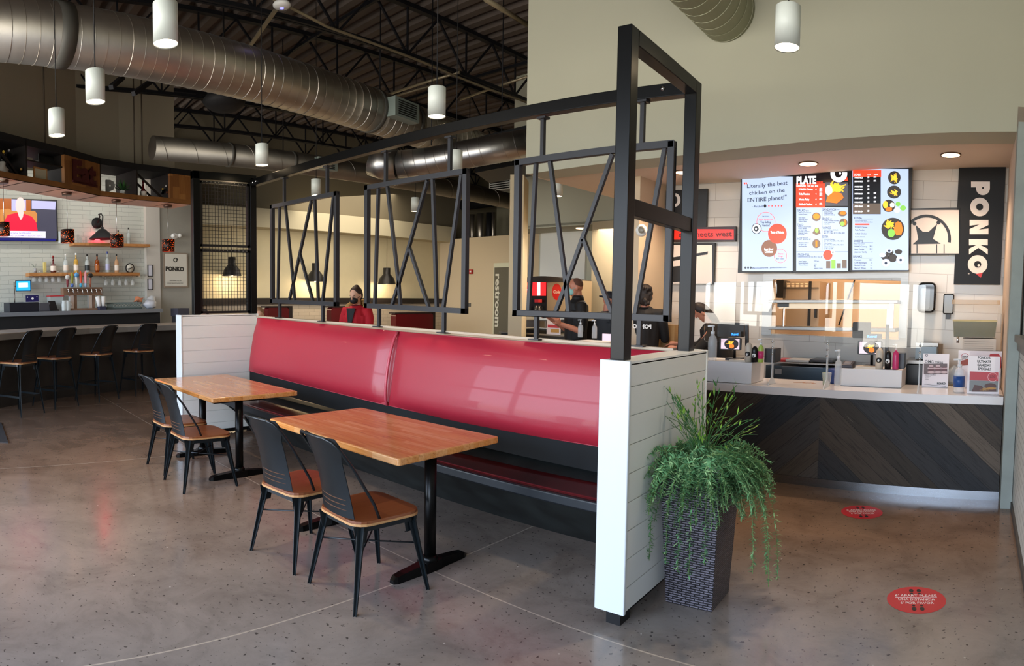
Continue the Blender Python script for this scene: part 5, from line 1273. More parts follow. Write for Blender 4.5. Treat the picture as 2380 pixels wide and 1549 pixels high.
def register(x0, y0, x1, y1, v, zb, mon, pole, lab, lb):
    """customer tablet x0..y1, monitor behind"""
    c = kp((x0+x1)/2, y1, v); t = thing('cash_register', label := lb, 'cash register', tuple(KX(c.x, v+.1, zb)))
    b = B(KX); kbox(b, x0, y0, x1, y1, v, v+.015, r=.012); b.build('tablet', M_black, t)
    b = B(KX); kbox(b, x0+4, y0+2.5, x1-4, y1-2.5, v-.002, v-.0005); b.build('tablet_screen', S_PIC, t)
    P = Pan(v-.002, lambda x, y: (x, y)); b = B(KX); cx_, cy_ = (x0+x1)/2, (y0+y1)/2
    P.disc(b, cx_+3, cy_, (x1-x0)*.33, (y1-y0)*.42, .002); b.build('bowl_picture', mat('bowl_dark2', '#2a1c16', .4), t)
    b = B(KX); fries(P, b, cx_+1, cy_-4, (x1-x0)*.22, (y1-y0)*.2, 14, .003, 0, 4, 1.0); b.build('fries_picture', S_FD1, t)
    b = B(KX); P.disc(b, cx_+4, cy_+5, (x1-x0)*.12, (y1-y0)*.17, .008); b.build('sauce_picture', S_FD2, t)
    b = B(KX); b.box(c.x-.07, v+.05, zb, c.x+.07, v+.2, zb+.02); b.tube([(c.x, v+.12, zb+.01), (c.x, v+.1, c.z+.12)], .015, 10); b.build('stand', M_black, t)
    b = B(KX); kbox(b, *mon, v+.12, v+.16, r=.012); b.build('monitor', mat('monitor_grey', '#3b3836', .45), t)
    b = B(KX); kbox(b, *lab, v+.02, v+.06); b.build('pole_display', M_black, t)
    P = Pan(v+.02, lambda x, y: (x, y)); b = B(KX); P.text(b, 'Revel', lab[0]+5, lab[3]-3, 5.5, (lab[2]-lab[0])*.6, .004, 0, .03); b.build('display_text', mat('revel_blue', '#1d6fd0', .3, emit=1.5, ecol='#2080f0'), t)
    b = B(KX); b.bar((kp(pole[0], pole[1], v+.1).x, v+.1, kp(pole[0], pole[1], v+.1).z), (kp(pole[2], 800, v+.1).x, v+.1, zb), .03, .03, up=(0, 1, 0)); b.build('payment_arm', M_black, t)
    return t
register(1672, 785, 1722, 815, PA[2]+.10, zA, (1668, 750, 1728, 784), (1736, 752, 1738), (1696, 771, 1722, 783), 'left point of sale register with tablet showing fries')
register(1994, 792, 2050, 826, PB[2]+.10, zB_, (1982, 749, 2022, 787), (2063, 755, 2062), (2011, 776, 2048, 788), 'right point of sale register with tablet showing fries')
b = B(KX); kbox(b, 1400, 776, 1428, 797, .35, .37); tag(b.build('small_tablet', S_PIC), 'tablet with food picture seen left of the front post', 'tablet')
u, v = on(1968, 856, zB_)[0], PB[2]+.05
t = thing('card_reader', 'small dark card reader on the right plinth', 'card reader', tuple(KX(u, v, zB_))); b = B(KX); b.hexa([(u-.06, v-.04, zB_), (u+.06, v-.04, zB_), (u+.06, v+.1, zB_), (u-.06, v+.1, zB_), (u-.05, v-.04, zB_+.03), (u+.05, v-.04, zB_+.03), (u+.055, v+.1, zB_+.06), (u-.055, v+.1, zB_+.06)]); b.build('body', mat('reader_grey', '#34323a', .4), t, bevel=.006)
b = B(KX); b.hexa([(u-.035, v-.02, zB_+.034), (u+.035, v-.02, zB_+.034), (u+.035, v+.06, zB_+.052), (u-.035, v+.06, zB_+.052), (u-.035, v-.02, zB_+.037), (u+.035, v-.02, zB_+.037), (u+.035, v+.06, zB_+.055), (u-.035, v+.06, zB_+.055)]); b.build('keypad', mat('keypad_grey', '#6f7078', .4), t)
b = B(KX); u = on(2015, 856, zB_)[0]; b.box(u-.1, PB[2]+.03, zB_, u+.1, PB[2]+.17, zB_+.018); tag(b.build('order_pad', M_cream), 'flat cream order pad on the right plinth', 'pad')
b = B(KX); u = on(1690, 846, zA)[0]; b.box(u-.09, PA[2]+.03, zA, u+.09, PA[2]+.17, zA+.018); tag(b.build('order_pad', M_cream), 'flat cream order pad on the left plinth', 'pad')
b = B(KX); u = on(1775, 846, zA)[0]; b.box(u-.05, PA[2]+.1, zA, u+.055, PA[2]+.28, zA+.13); tag(b.build('receipt_printer', mat('printer_dark', '#26221f', .4)), 'dark receipt printer on the right edge of the left plinth', 'printer')
b = B(KX); u = PB[1]; b.box(u-.075, PB[2]+.14, zB_, u-.002, PB[2]+.3, zB_+.14); tag(b.build('receipt_printer', mat('printer_blue', '#39424c', .4)), 'blue grey receipt printer behind the pink bottle', 'printer')
# blue bag, tip jar
u, v = onc(1938, 893); b = B(KX); b.hexa([(u-.05, v, .862), (u+.045, v, .862), (u+.045, v+.12, .862), (u-.05, v+.12, .862), (u-.06, v, 1.0), (u+.05, v, .985), (u+.05, v+.12, 1.01), (u-.06, v+.12, 1.0)]); tag(b.build('gift_bag', mat('navy_paper', '#10306c', .5), bevel=.005), 'dark blue paper bag beside the tip glass', 'bag')
t, u, v = lathe_item('tip_glass', 1921, 897, .12, [('glass', M_clr, [(.032, 0), (.045, .9), (.047, 1)])], None, 'small clear tip glass with folded notes on the counter', 'glass')
b = B(KX); b.hexa([(u-.03, v-.02, .87), (u+.0, v-.02, .87), (u+.005, v+.01, .87), (u-.03, v+.01, .87), (u-.038, v-.02, .985), (u+.0, v-.02, .975), (u+.005, v+.01, .98), (u-.035, v+.01, .985)]); b.build('banknotes', mat('note_green', '#6b7a52', .6), t)
b = B(KX); uu, vv = onc(1875, 890)
for k in range(7): a = k*.9; b.box(uu-.12+.03*k, vv-.05+.02*(k % 3), .8605, uu-.08+.03*k, vv-.02+.02*(k % 3), .8612)
tag(b.build('counter_leaflet', mat('leaflet_brown', '#8a6450', .7)), 'thin printed leaflet lying on the countertop between guards', 'leaflet')
# counter signs
def csign(name, x0, y0, x1, y1, label, art, tilt=.0):
    u, v = onc((x0+x1)/2, y1); t = thing(name, label, 'counter sign', tuple(KX(u, v, .862)))
    p, q = kp(x0, y0, v), kp(x1, y1, v); b = B(KX); b.box(p.x, v, .863, q.x, v+.004, p.z); b.build('paper', mat('sign_paper', '#d9d0d4', .3, 0, .5, coat=.4), t)
    b = B(KX); b.box(p.x, v-.03, .862, q.x, v+.05, .8645); b.build('clear_foot', mat('acrylic_edge', '#dfe6ea', .1, 0, .5, alpha=.45), t)
    art(t, Pan(v, z6)); return t
def z6(x, y): return (2050 + x/5.163, 640 + y/5.163)
def sa(t, P):
    b = B(KX); P.text(b, 'OMG cakes', 515, 1052, 34, 218, .002, 0, .0, sl=-.05); P.text(b, 'PONKO', 660, 1312, 22, 104, .002, 0, .07)
    for i, (s_, w_) in enumerate((('Seasonal Cakes Made', 130), ('- Chocolate Pie', 66), ('- Red Velvet', 55), ('- Choice', 44))): P.text(b, s_, 515, 1202+17*i, 9, w_, .002, 0, .01)
    P.disc(b, 536, 962, 15, 16, .002, ring=6); P.poly(b, [(503, 1306), (770, 1334), (770, 1338), (503, 1310)], .002); b.build('lettering', M_black, t)
    b = B(KX); P.rect(b, 502, 1062, 784, 1188, .002); b.build('photo_backdrop', mat('cake_bg', '#5c4a4a', .4), t)
    b = B(KX)
    for cx_ in (590, 672, 745): P.disc(b, cx_, 1118, 44, 18, .003); P.disc(b, cx_, 1165, 48, 14, .003)
    for cx_ in (590, 672): P.rect(b, cx_-26, 1075, cx_+26, 1098, .003)
    b.build('cake_icing', mat('cake_icing', '#c8aeb0', .4), t)
    b = B(KX)
    for cx_ in (590, 672, 745): P.rect(b, cx_-32, 1098, cx_+32, 1112, .004); P.rect(b, cx_-34, 1125, cx_+34, 1142, .004)
    b.build('cake_layers', mat('cake_brown', '#5a1e26', .4), t)
csign('table_sign', 2146, 822, 2203, 901, 'white counter sign reading OMG cakes', sa)
def sb(t, P):
    b = B(KX)
    for i, (s_, w_) in enumerate((("PONKO'S", 150), ('ULTIMATE', 168), ('GAMEDAY', 166), ('SPECIAL!', 152))): P.text(b, s_, 1226, 1006+44*i, 27, w_, .002, 0, .03, 'c', sl=-.03)
    b.build('lettering', M_black, t)
    b = B(KX); P.poly(b, [(1052, 1155), (1396, 1168), (1394, 1272), (1050, 1260)], .002); b.build('red_band', mat('band_red', '#b93440', .4), t)
    b = B(KX); P.disc(b, 1328, 1224, 62, 56, .003, n=12, ring=5); b.build('price_badge', mat('badge_pale', '#e8b9bc', .4), t)
    b = B(KX); P.text(b, '$30', 1294, 1232, 30, 66, .004, 0, .02); b.build('price', mat('price_red', '#7a1020', .4), t)
    b = B(KX); P.poly(b, [(1050, 1262), (1394, 1272), (1388, 1402), (1046, 1395)], .002); b.build('photo_backdrop', mat('food_bg', '#7a7f80', .4), t)
    b = B(KX); P.poly(b, [(1075, 1398), (1110, 1315), (1200, 1330), (1240, 1400)], .003); P.disc(b, 1300, 1330, 72, 34, .004); P.rect(b, 1240, 1370, 1370, 1400, .003); b.build('burger_picture', mat('burger_brown', '#4a2420', .4), t)
    b = B(KX); fries(P, b, 1230, 1370, 60, 30, 10, .005, 0, 12, .9); P.disc(b, 1310, 1360, 60, 14, .006); b.build('fries_picture', mat('fries_tan', '#b88a4a', .5), t)
csign('table_sign', 2251, 828, 2321, 917, "white counter sign reading PONKO'S ULTIMATE GAMEDAY SPECIAL", sb)
v = .55; p, q = kp(2228, 815, v), kp(2330, 868, v)
t = thing('display_board', 'wide white poster board with red octagon behind the gameday sign', 'poster', tuple(KX((p.x+q.x)/2, v, .862)))
b = B(KX); b.box(p.x, v, .862, min(q.x, .235), v+.01, p.z); b.build('board', mat('sign_paper', '#d9d0d4', .3, 0, .5, coat=.4), t)
P = Pan(v, z6); b = B(KX); P.poly(b, [(1300, 945), (1400, 945), (1432, 985), (1430, 1110), (1400, 1150), (1300, 1140), (1280, 1100), (1280, 980)], .002); P.disc(b, 996, 985, 50, 48, .002, ring=6); b.build('red_octagon', mat('octagon_red', '#b3282e', .4), t)
b = B(KX); P.text(b, 'PREMIUM', 996, 982, 15, 66, .004, 0, .02, 'c'); P.text(b, 'QUALITY', 996, 1000, 15, 66, .004, 0, .02, 'c'); b.build('lettering', M_black, t)
b = B(KX); P.poly(b, [(925, 1040), (1040, 1000), (1048, 1080), (925, 1090)], .003); b.build('meat_picture', mat('meat', '#9a4a3c', .5), t)
u, v = onc(2222, 900); b = B(KX); b.ell((u+.01, v+.12, .955), (.12, .07, .093), f=lambda x, y, z: (x + .012*sin(z*90+y*60), y, z + .01*sin(x*80))); tag(b.build('plastic_bag', mat('bag_film', '#b9c6d0', .15, alpha=.55)), 'crumpled clear plastic bag between the counter signs', 'bag')
# ================================================================ bar
ZBAR = 1.15
base = [(-8.55, -.9), (-9.1, .15), (-9.59, .80), (-9.88, 1.17), (-10.2, 1.66), (-10.55, 2.29), (-10.78, 3.05), (-10.88, 3.7), (-10.98, 4.6), (-11.1, 6.0)]
def offs(pl, d):
    out = []
    for i, p in enumerate(pl):
        a = Vector(pl[max(0, i-1)]); c = Vector(pl[min(len(pl)-1, i+1)]); t_ = (c-a).normalized(); n_ = Vector((t_.y, -t_.x)); n_ = n_ if n_.x > 0 else -n_
        out.append((p[0]+n_.x*d, p[1]+n_.y*d))
    return out
def strip(b, pl, d0, d1, z0, z1, mi=None):
    A_, C_ = offs(pl, d0), offs(pl, d1)
    for i in range(len(pl)-1): b.hexa([(*A_[i], z0), (*C_[i], z0), (*C_[i+1], z0), (*A_[i+1], z0), (*A_[i], z1), (*C_[i], z1), (*C_[i+1], z1), (*A_[i+1], z1)], mi)
tb = thing('bar_counter', 'long curved bar counter with grey top and dark stone-like front', 'bar counter', (-10.6, 2.5, 0))
M_barfront = mat('bar_front_planks', '#2b2622', .5, var=.55, vscale=2.2)
b = B(); strip(b, base, 0, -.08, .0, 1.05); b.build('bar_front', M_barfront, tb)
b = B(); strip(b, base, .26, -.62, ZBAR-.012, ZBAR); b.build('bar_top', mat('bar_top_stone', '#b8ab9c', .22, 0, .5), tb)
b = B(); strip(b, base, .255, .20, ZBAR-.10, ZBAR-.012); strip(b, base, .2, -.6, ZBAR-.10, ZBAR-.03); b.build('top_fascia', mat('bar_fascia', '#7b756d', .5, var=.1, vscale=3), tb)
# back bar
ZK = bd(150, 723, DB-.6).z; b = B(BT); b.box(-3.4, DB-.56, .0, s340, DB, ZK-.076)
tk = thing('rear_counter', 'steel back bar counter along the white brick wall', 'counter', tuple(BT(4, DB-.3, 0))); b.build('counter_body', mat('backbar_dark', '#17181a', .6), tk)
b = B(BT); b.box(-3.4, DB-.68, ZK-.075, s340, DB, ZK); b.build('counter_top', mat('backbar_top', '#8a929b', .3, .5), tk)
# bar stools
st = make_seat('bar_stool', 'black metal bar stool with wood seat, leftmost of the row at the bar', .75, 1.20, .24, ((.27, 'r'),), 'bar stool')
def place(o, rl, rr_, off=.24):
    a, c = Vector(rl), Vector(rr_); m = (a+c)/2; d = (c-a).normalized(); f = Vector((-d.y, d.x)) if -d.y < 0 else Vector((d.y, -d.x))
    p = m + f*off; return (p.x, p.y, 0), atan2(f.y, f.x) - pi/2
L0, R0 = place(st, (-8.68, .95), (-9.07, 1.44)); st.location = L0; st.rotation_euler = (0, 0, R0)
for (a, c, lb) in (((-9.23, 1.54), (-9.53, 2.03), 'second bar stool from the left'), ((-9.62, 2.31), (-9.95, 2.79), 'third bar stool from the left'), ((-10.0, 3.05), (-10.14, 3.55), 'fourth bar stool from the left, by the white wall'), ((-10.32, 4.12), (-10.38, 4.60), 'last bar stool, half behind the white end wall')):
    l_, r_ = place(None, a, c); dup(st, l_, r_, 'black bar stool with wood seat, ' + lb)

# canopy over the bar
ZC0, ZC1 = 3.25, 3.84
cpx = [(-40, 402), (0, 411), (61, 422.5), (150, 438), (232, 455), (319, 464.6), (395, 471), (446, 476)]
cpl = [tuple(at_z(x, y, ZC0).xy) for x, y in cpx]
d_ = (Vector(cpl[0])-Vector(cpl[1])); cpl[0] = tuple(Vector(cpl[1]) + d_.normalized()*1.6)
D0, D1 = -.0, -.60
tc2 = thing('bar_canopy', 'curved hanging bar canopy with open cubbies and wood panels', 'canopy', (*cpl[3], ZC0))
b = B(); strip(b, cpl, .0, -.62, ZC1-.10, ZC1); b.build('top_band', M_blackm, tc2)
b = B(); strip(b, cpl, .01, -.6, ZC0, ZC0+.006); b.build('underside', mat('canopy_underside', '#c8a79c', .8), tc2)  # pink cast of the red bar light is put into this colour
b = B(); strip(b, cpl, .012, -.03, ZC0, ZC0+.075); b.build('wood_fascia', mat('fascia_wood', '#8a5c30', .5, var=.15, vscale=6), tc2)
b = B(); strip(b, cpl, .0, -.6, ZC0+.006, ZC0+.03); strip(b, cpl[:3], -.58, -.6, ZC0, ZC1); b.build('cubby_floor', mat('canopy_black', '#1a1513', .6), tc2)
for i in (2, 3, 4, 6):
    b = B(); A_, C_ = offs(cpl, 0), offs(cpl, -.6); dv = (Vector(cpl[min(i+1, 7)])-Vector(cpl[i])).normalized()*.03
    b.hexa([(*A_[i], ZC0), (*C_[i], ZC0), (C_[i][0]+dv.x, C_[i][1]+dv.y, ZC0), (A_[i][0]+dv.x, A_[i][1]+dv.y, ZC0), (*A_[i], ZC1), (*C_[i], ZC1), (C_[i][0]+dv.x, C_[i][1]+dv.y, ZC1), (A_[i][0]+dv.x, A_[i][1]+dv.y, ZC1)])
    b.build('divider', mat('canopy_black', '#1a1513', .6), tc2)
i5 = cpl[5]; b = B(); A_, C_ = offs(cpl, 0), offs(cpl, -.6); b.bar((*A_[5], (ZC0+ZC1)/2), (*C_[5], (ZC0+ZC1)/2), .03, ZC1-ZC0); b.build('divider', mat('canopy_black', '#1a1513', .6), tc2)
M_canw = wood('canopy_planks', '#8f5f30', '#a9763f', '#7a4e28', 'z', .5, .13, 0, .6)
for i in (3, 6):
    b = B(); strip(b, [cpl[i], cpl[i+1]], .008, -.05, ZC0+.05, ZC1-.10); b.build('wood_panel', M_canw, tc2)
wl = [(cpl[0][0]+.3, cpl[0][1]-1.6)] + cpl; b = B(); strip(b, wl, -.5, -.6, ZC1, 5.9); S('wall_bar_upper', b, mat('bar_upper_paint', '#a8a08c', .85))
# diagonal wine racks in the end cubbies
for (ia, ib, fa, fb) in ((1, 2, .0, 1.0), (5, 6, .05, .95)):
    a, c = Vector(cpl[ia]), Vector(cpl[ib]); p, q = a.lerp(c, fa), a.lerp(c, fb); b = B()
    for dd in (-.1, -.35):
        n_ = Vector((0, 0)); P_, Q_ = offs([tuple(p), tuple(q)], dd); b.bar((*P_, ZC1-.12), (*Q_, ZC0+.04), .03, .03)
    b.build('wine_rack_bar', mat('canopy_black', '#1a1513', .6), tc2)
def canopy_pt(px, py, dback=.2):
    """point inside the canopy behind photo px"""
    q = at_z(px, py, 3.5); i = 0; r = ray(px, py); best = None
    for i in range(len(cpl)-1):
        a, c = Vector(cpl[i]), Vector(cpl[i+1]); den = r.x*(c.y-a.y) - r.y*(c.x-a.x)
        if abs(den) < 1e-9: continue
        tt = (a.x*(c.y-a.y) - a.y*(c.x-a.x))/den; P_ = Vector((r.x*tt, r.y*tt)); u_ = (P_-a).dot(c-a)/(c-a).length_squared
        if -.05 <= u_ <= 1.05 and tt > 0: best = tt
    d = hypot(r.x, r.y)*best + dback
    return at_d(px, py, d)
# wall letters Eat
p0_ = canopy_pt(168, 425, -.03); p1_ = canopy_pt(222, 432, -.03); ex = Vector((p1_.x-p0_.x, p1_.y-p0_.y, 0)).normalized(); nn = Vector((ex.y, -ex.x, 0)); nn = nn if nn.x > 0 else -nn
b = B(); vs_, fs_ = glyphs('Eat', .05); k_ = .30/.69; o_ = p0_ + Vector((0, 0, -.02)); L_ = (p1_-p0_).xy.length
x0_, x1_ = min(v[0] for v in vs_), max(v[0] for v in vs_)
for dd in (0, .02): b.add([tuple(Vector((o_.x, o_.y, 3.385)) + ex*((v[0]-x0_)/(x1_-x0_)*L_) + Vector((0, 0, v[1]*k_)) + nn*dd) for v in vs_], fs_, 0, False)
b.hexa([tuple(Vector((o_.x, o_.y, 3.36)) + ex*a*L_ + nn*n_ + Vector((0, 0, z_))) for z_ in (0, .03) for a, n_ in ((0, 0), (1.05, 0), (1.05, .02), (0, .02))])
tag(b.build('wall_letters', mat('letter_maroon', '#4c1416', .6)), 'maroon letters reading Eat on the wood canopy panel', 'letters')
# things in the cubbies
q = canopy_pt(255, 452, .12); zc0 = ZC0 + .032
def fp(px, py, back=.15): q = canopy_pt(px, py, back); return Vector((q.x, q.y, zc0))
q = fp(255, 450); b = B(); txt(b, 'P', (q.x, q.y-.07, zc0), (-.16, .987, 0), (0, 0, 1), .24, .16, 0, .06); vs_ = list(b.v); fs_ = list(b.f); b.add([(x+.03, y, z) for x, y, z in vs_], fs_, 0, False)
tag(b.build('block_letter', mat('letter_grey', '#7d7f7c', .5)), 'grey block letter P in the canopy cubby beside the little plant', 'letter')
q = fp(285, 450); t = thing('potted_plant', 'small leafy plant in a white pot in the canopy cubby', 'plant', tuple(q))
b = B(); b.lathe([(.035, 0), (.05, .11), (.045, .11), (.04, .1)], tuple(q), 16); b.build('pot', M_white, t)
b = B(); r_ = random.Random(2)
for k in range(60):
    a = r_.uniform(0, 2*pi); el = r_.uniform(.2, 1.4); L = r_.uniform(.1, .24); d = Vector((cos(a)*cos(el), sin(a)*cos(el), sin(el))); c0 = q + Vector((0, 0, .1)); sd = d.cross(Vector((0, 0, 1))).normalized()*.014
    b.add([tuple(c0), tuple(c0+d*L*.6+sd), tuple(c0+d*L), tuple(c0+d*L*.6-sd)], [(0, 1, 2, 3)], r_.choice((0, 1)), False)
b.build('leaves', [mat('leaf_dark', '#234a26', .5), mat('leaf_mid', '#3d6b35', .5)], t)
def bottle(px, pyb, z, T, uvd, h, r, body, label, neck=None, lab=None, cap=None, group=None, shape=0):
    s_, d_ = uvd; neck = neck or body; t = thing('liquor_bottle', label, 'bottle', tuple(T(s_, d_, z)), 0, group)
    prof = [[(r*.95, 0), (r, .02), (r, .52), (r*.85, .62), (r*.32, .72)], [(r*.9, 0), (r*1.05, .1), (r*1.05, .3), (r*.7, .48), (r*.3, .6), (r*.28, .72)], [(r*.7, 0), (r*.95, .35), (r, .5), (r*.7, .66), (r*.3, .74)]][shape]
    b = B(T); b.lathe([(a, c*h) for a, c in prof], (s_, d_, z), 16); b.build('glass_body', body, t)
    b = B(T); b.lathe([(r*.31, .70*h), (r*.28, .9*h)], (s_, d_, z), 12); b.build('neck', neck, t)
    b = B(T); b.lathe([(r*.36, .9*h), (r*.36, h), (.001, h)], (s_, d_, z), 12); b.build('cap', cap or M_black, t)
    if lab: b = B(T); b.lathe([(r*1.04 if shape != 1 else r*1.09, .12*h), (r*1.04 if shape != 1 else r*1.09, .40*h)], (s_, d_, z), 16, cap=False); b.build('paper_label', lab, t)
    return t
M_redb = mat('red_glass', '#5a0f14', .1, 0, .6, coat=.5); M_clrb = mat('pale_glass', '#cfd8d8', .08, alpha=.6); M_amb = mat('amber_glass', '#8c3f0e', .12, coat=.4); M_gold = mat('golden_glass', '#cda24a', .12, alpha=.9); M_lab = mat('cream_label', '#e2d8cc', .5)
q = fp(333, 458); bottle(0, 0, q.z, IT, (q.x, q.y), .34, .055, M_redb, 'dark red bottle with cream label in the canopy cubby', lab=M_lab, shape=1, cap=mat('cap_red', '#8a1a1e', .4))
q = fp(80, 352); zt_ = ZC0 + .36
def shelf_in(x0, y0, x1, y1, z, m, lb, nm, dz=.02):
    a, c = canopy_pt(x0, y0, .05), canopy_pt(x1, y1, .05); b = B(); strip(b, [(a.x, a.y), (c.x, c.y)], 0, -.3, z, z+dz); tag(b.build(nm, m), lb, nm.replace('_', ' '))
def flat_in(x0, y0, x1, y1, back, m, nm, lb, frame=None, lines=0, th=.02):
    a, c = canopy_pt(x0, (y0+y1)/2, back), canopy_pt(x1, (y0+y1)/2, back); zt2 = canopy_pt((x0+x1)/2, y0, back).z; zb2 = canopy_pt((x0+x1)/2, y1, back).z
    t = thing(nm, lb, nm.replace('_', ' '), ((a.x+c.x)/2, (a.y+c.y)/2, zb2)); b = B(); strip(b, [(a.x, a.y), (c.x, c.y)], 0, -th, zb2, zt2); b.build('frame' if frame else 'panel', frame or m, t)
    if frame:
        e = (Vector((c.x, c.y))-Vector((a.x, a.y))).normalized()*.025; b = B(); strip(b, [(a.x+e.x, a.y+e.y), (c.x-e.x, c.y-e.y)], .004, 0, zb2+.025, zt2-.025); b.build('print', m, t)
    return t
flat_in(91, 362, 135, 388, .3, mat('slate_board', '#262a2a', .6), 'letter_board', 'dark slate board on the shelf inside the second cubby', M_black)
flat_in(79, 390, 110, 421, .12, mat('print_cream', '#c8c2a8', .5), 'small_picture', 'small tan framed picture leaning in the second cubby', M_tan)
flat_in(63, 366, 76, 380, .2, M_lab, 'tea_canister', 'small pale canister at the left of the second cubby')
shelf_in(62, 385, 149, 395, ZC0+.30, mat('canopy_black', '#1a1513', .6), 'thin dark shelf across the second canopy cubby', 'cubby_shelf')
for (px, py, c_, lb) in ((8, 352, '#c9a93a', 'yellow capped wine bottle end in the leftmost cubby'), (21, 349, '#8b8b8b', 'grey capped wine bottle end in the leftmost cubby'), (49, 393, '#b08a4a', 'gold wine bottle end low in the leftmost cubby'), (386, 432, '#c8c8c8', 'silver wine bottle end in the right wine rack cubby'), (378, 439, '#a8862e', 'gold wine bottle end in the right wine rack cubby'), (388, 447, '#6a3a28', 'copper wine bottle end in the right wine rack cubby')):
    q = canopy_pt(px, py, .06); t = thing('wine_bottle', lb, 'wine bottle', tuple(q)); r = ray(px, py); dv = Vector((r.x, r.y, -.12)).normalized()
    b = B(); b.tube([q, q+dv*.05], .016, 10); b.build('foil_cap', mat('foil_'+c_[1:], c_, .35, .4), t)
    b = B(); b.tube([q+dv*.05, q+dv*.12, q+dv*.17, q+dv*.34], [.014, .016, .038, .038], 12); b.build('glass_body', mat('dark_bottle', '#0c120c', .1), t)
q = canopy_pt(3, 398, .15); b = B(); b.ell(tuple(q), (.09, .09, .13), f=lambda x, y, z: (x+.02*sin(z*60), y+.02*sin(z*47+x*30), z)); tag(b.build('stone_ornament', mat('ornament_white', '#a9a59c', .6)), 'pale carved ornament at the left edge of the canopy', 'ornament')
# punched drum pendants under the canopy
M_drum = NT('punched_metal', .4, .6); co = M_drum.coord(); vo = M_drum.n('TexVoronoi', i_Scale=52); M_drum.l(co, vo.inputs['Vector'])
hol = M_drum.math('LESS_THAN', vo.outputs['Distance'], .22); sxx = M_drum.n('SeparateXYZ'); M_drum.l(co, sxx.inputs[0])
M_drum.base(M_drum.mix(hol, '#2c201c', '#ff7a30')); M_drum.p.inputs['Emission Color'].default_value = hexc('#ff5a20')
M_drum.l(M_drum.math('MULTIPLY', hol, .8), M_drum.p.inputs['Emission Strength']); M_drum = M_drum.m
for (px, yp, yt, yb, w_, lb) in ((7, 421, 517, 549, 26, 'drum pendant at the left edge, in front of the television'), (155, 449, 534, 565, 32, 'drum pendant just right of the television'), (270, 466, 546, 575, 32, 'drum pendant beside the black wall lamp'), (390, 478, 557, 585, 30, 'drum pendant above the framed poster')):
    q = at_z(px, yp, ZC0-.01); dist = q.xy.length; zt2, zb2 = at_d(px, yt, dist).z, at_d(px, yb, dist).z; r = w_*dist/RR/2
    t = thing('drum_pendant', 'bronze punched metal ' + lb, 'pendant light', (q.x, q.y, zb2), 0, None)
    b = B(); b.lathe([(r, 0), (r, zt2-zb2), (r-.006, zt2-zb2), (r-.006, 0)], (q.x, q.y, zb2), 28); b.build('drum_shade', M_drum, t)
    b = B(); b.lathe([(.001, .03), (.03, .05), (.03, .09), (.001, .12)], (q.x, q.y, zb2), 14); b.build('bulb', mat('warm_bulb', '#ffb070', .4, emit=12, ecol='#ff9a50'), t)
    b = B(); b.tube([(q.x, q.y, zt2-.02), (q.x, q.y, ZC0)], .004, 6); b.build('cord', M_chrome, t)
    b = B(); b.lathe([(.075, -.045), (.08, 0)], (q.x, q.y, ZC0), 20); b.build('ceiling_plate', mat('plate_bronze', '#5c463c', .35, .8), t)
    lamp('POINT', 'drum_lamp', (q.x, q.y, zb2+.02), 4, (1, .55, .28), .04)
# television
def zb_(x, y): return (x/4.076, 380 + y/4.076)
class BPan(Pan):
    def __init__(s, d, zf): Pan.__init__(s, d, zf, BT, lambda x, y, v: bd(x, y, v))
def bbox(b, x0, y0, x1, y1, d0, d1, mi=None, r=0):
    p, q = bd(x0, y0, d0), bd(x1, y1, d0)
    if r: b.rbox(p.x, d0, q.z, q.x, d1, p.z, r, mi, axis='y')
    else: b.box(p.x, d0, q.z, q.x, d1, p.z, mi)
DT = DB - .12
def _tvc(x, y): return bd(x, y, DT)
c_tl, c_tr, c_br, c_bl = bd(-52, 452, DT), bd(133, 467, DT), bd(131, 563, DT), bd(-52, 554, DT)
zt_, zb_t = (c_tr.z + bd(40, 460, DT).z)/2, (c_br.z + bd(40, 558, DT).z)/2
t = thing('television', 'wall television over the bar showing a person in a red sweater', 'television', tuple(BT(c_tr.x-.8, DT, zb_t)))
b = B(BT); b.box(c_tl.x, DT, zb_t, c_tr.x, DT+.1, zt_); b.build('bezel', M_black, t)
P = BPan(DT, zb_); E_ = lambda n, c, e=.5: mat('tv_'+n, c, .3, emit=e, ecol=c)
def TR(b, x0, y0, x1, y1, d, mi=0): P.rect(b, x0, y0, x1, y1, d, mi)
b = B(BT); b.poly([(c_tl.x+.02, DT-.002, zb_t+.03), (c_tr.x-.025, DT-.002, zb_t+.03), (c_tr.x-.025, DT-.002, zt_-.03), (c_tl.x+.02, DT-.002, zt_-.03)]); b.build('display', E_('room', '#3a3a48', .5), t)
b = B(BT); P.poly(b, [(-190, 330), (110, 335), (108, 640), (-190, 640)], .004); P.poly(b, [(245, 345), (290, 347), (290, 470), (245, 470)], .004); b.build('picture_wood', E_('wood', '#8a4a1c'), t)
b = B(BT); P.poly(b, [(0, 440), (80, 430), (120, 450), (330, 450), (350, 480), (350, 560), (0, 600)], .006); b.build('picture_chair', E_('tan', '#a8703c'), t)
b = B(BT); P.poly(b, [(300, 352), (528, 362), (522, 440), (300, 430)], .004); P.poly(b, [(108, 340), (245, 345), (245, 470), (108, 470)], .004); b.build('picture_shelf', E_('blue', '#8f8fb4', .7), t)
b = B(BT); P.poly(b, [(35, 560), (70, 490), (150, 470), (230, 478), (300, 505), (340, 560), (355, 640), (30, 640)], .009); b.build('picture_sweater', E_('red', '#d8182e', .9), t)
b = B(BT); P.disc(b, 190, 400, 44, 78, .012); P.poly(b, [(165, 460), (225, 460), (215, 510), (195, 540), (175, 500)], .011); b.build('picture_face', E_('skin', '#cf9c98', .8), t)
b = B(BT); P.poly(b, [(-200, 640), (430, 645), (430, 708), (-200, 700)], .013); b.build('caption_bar', E_('caption', '#c0b6e0', .85), t)
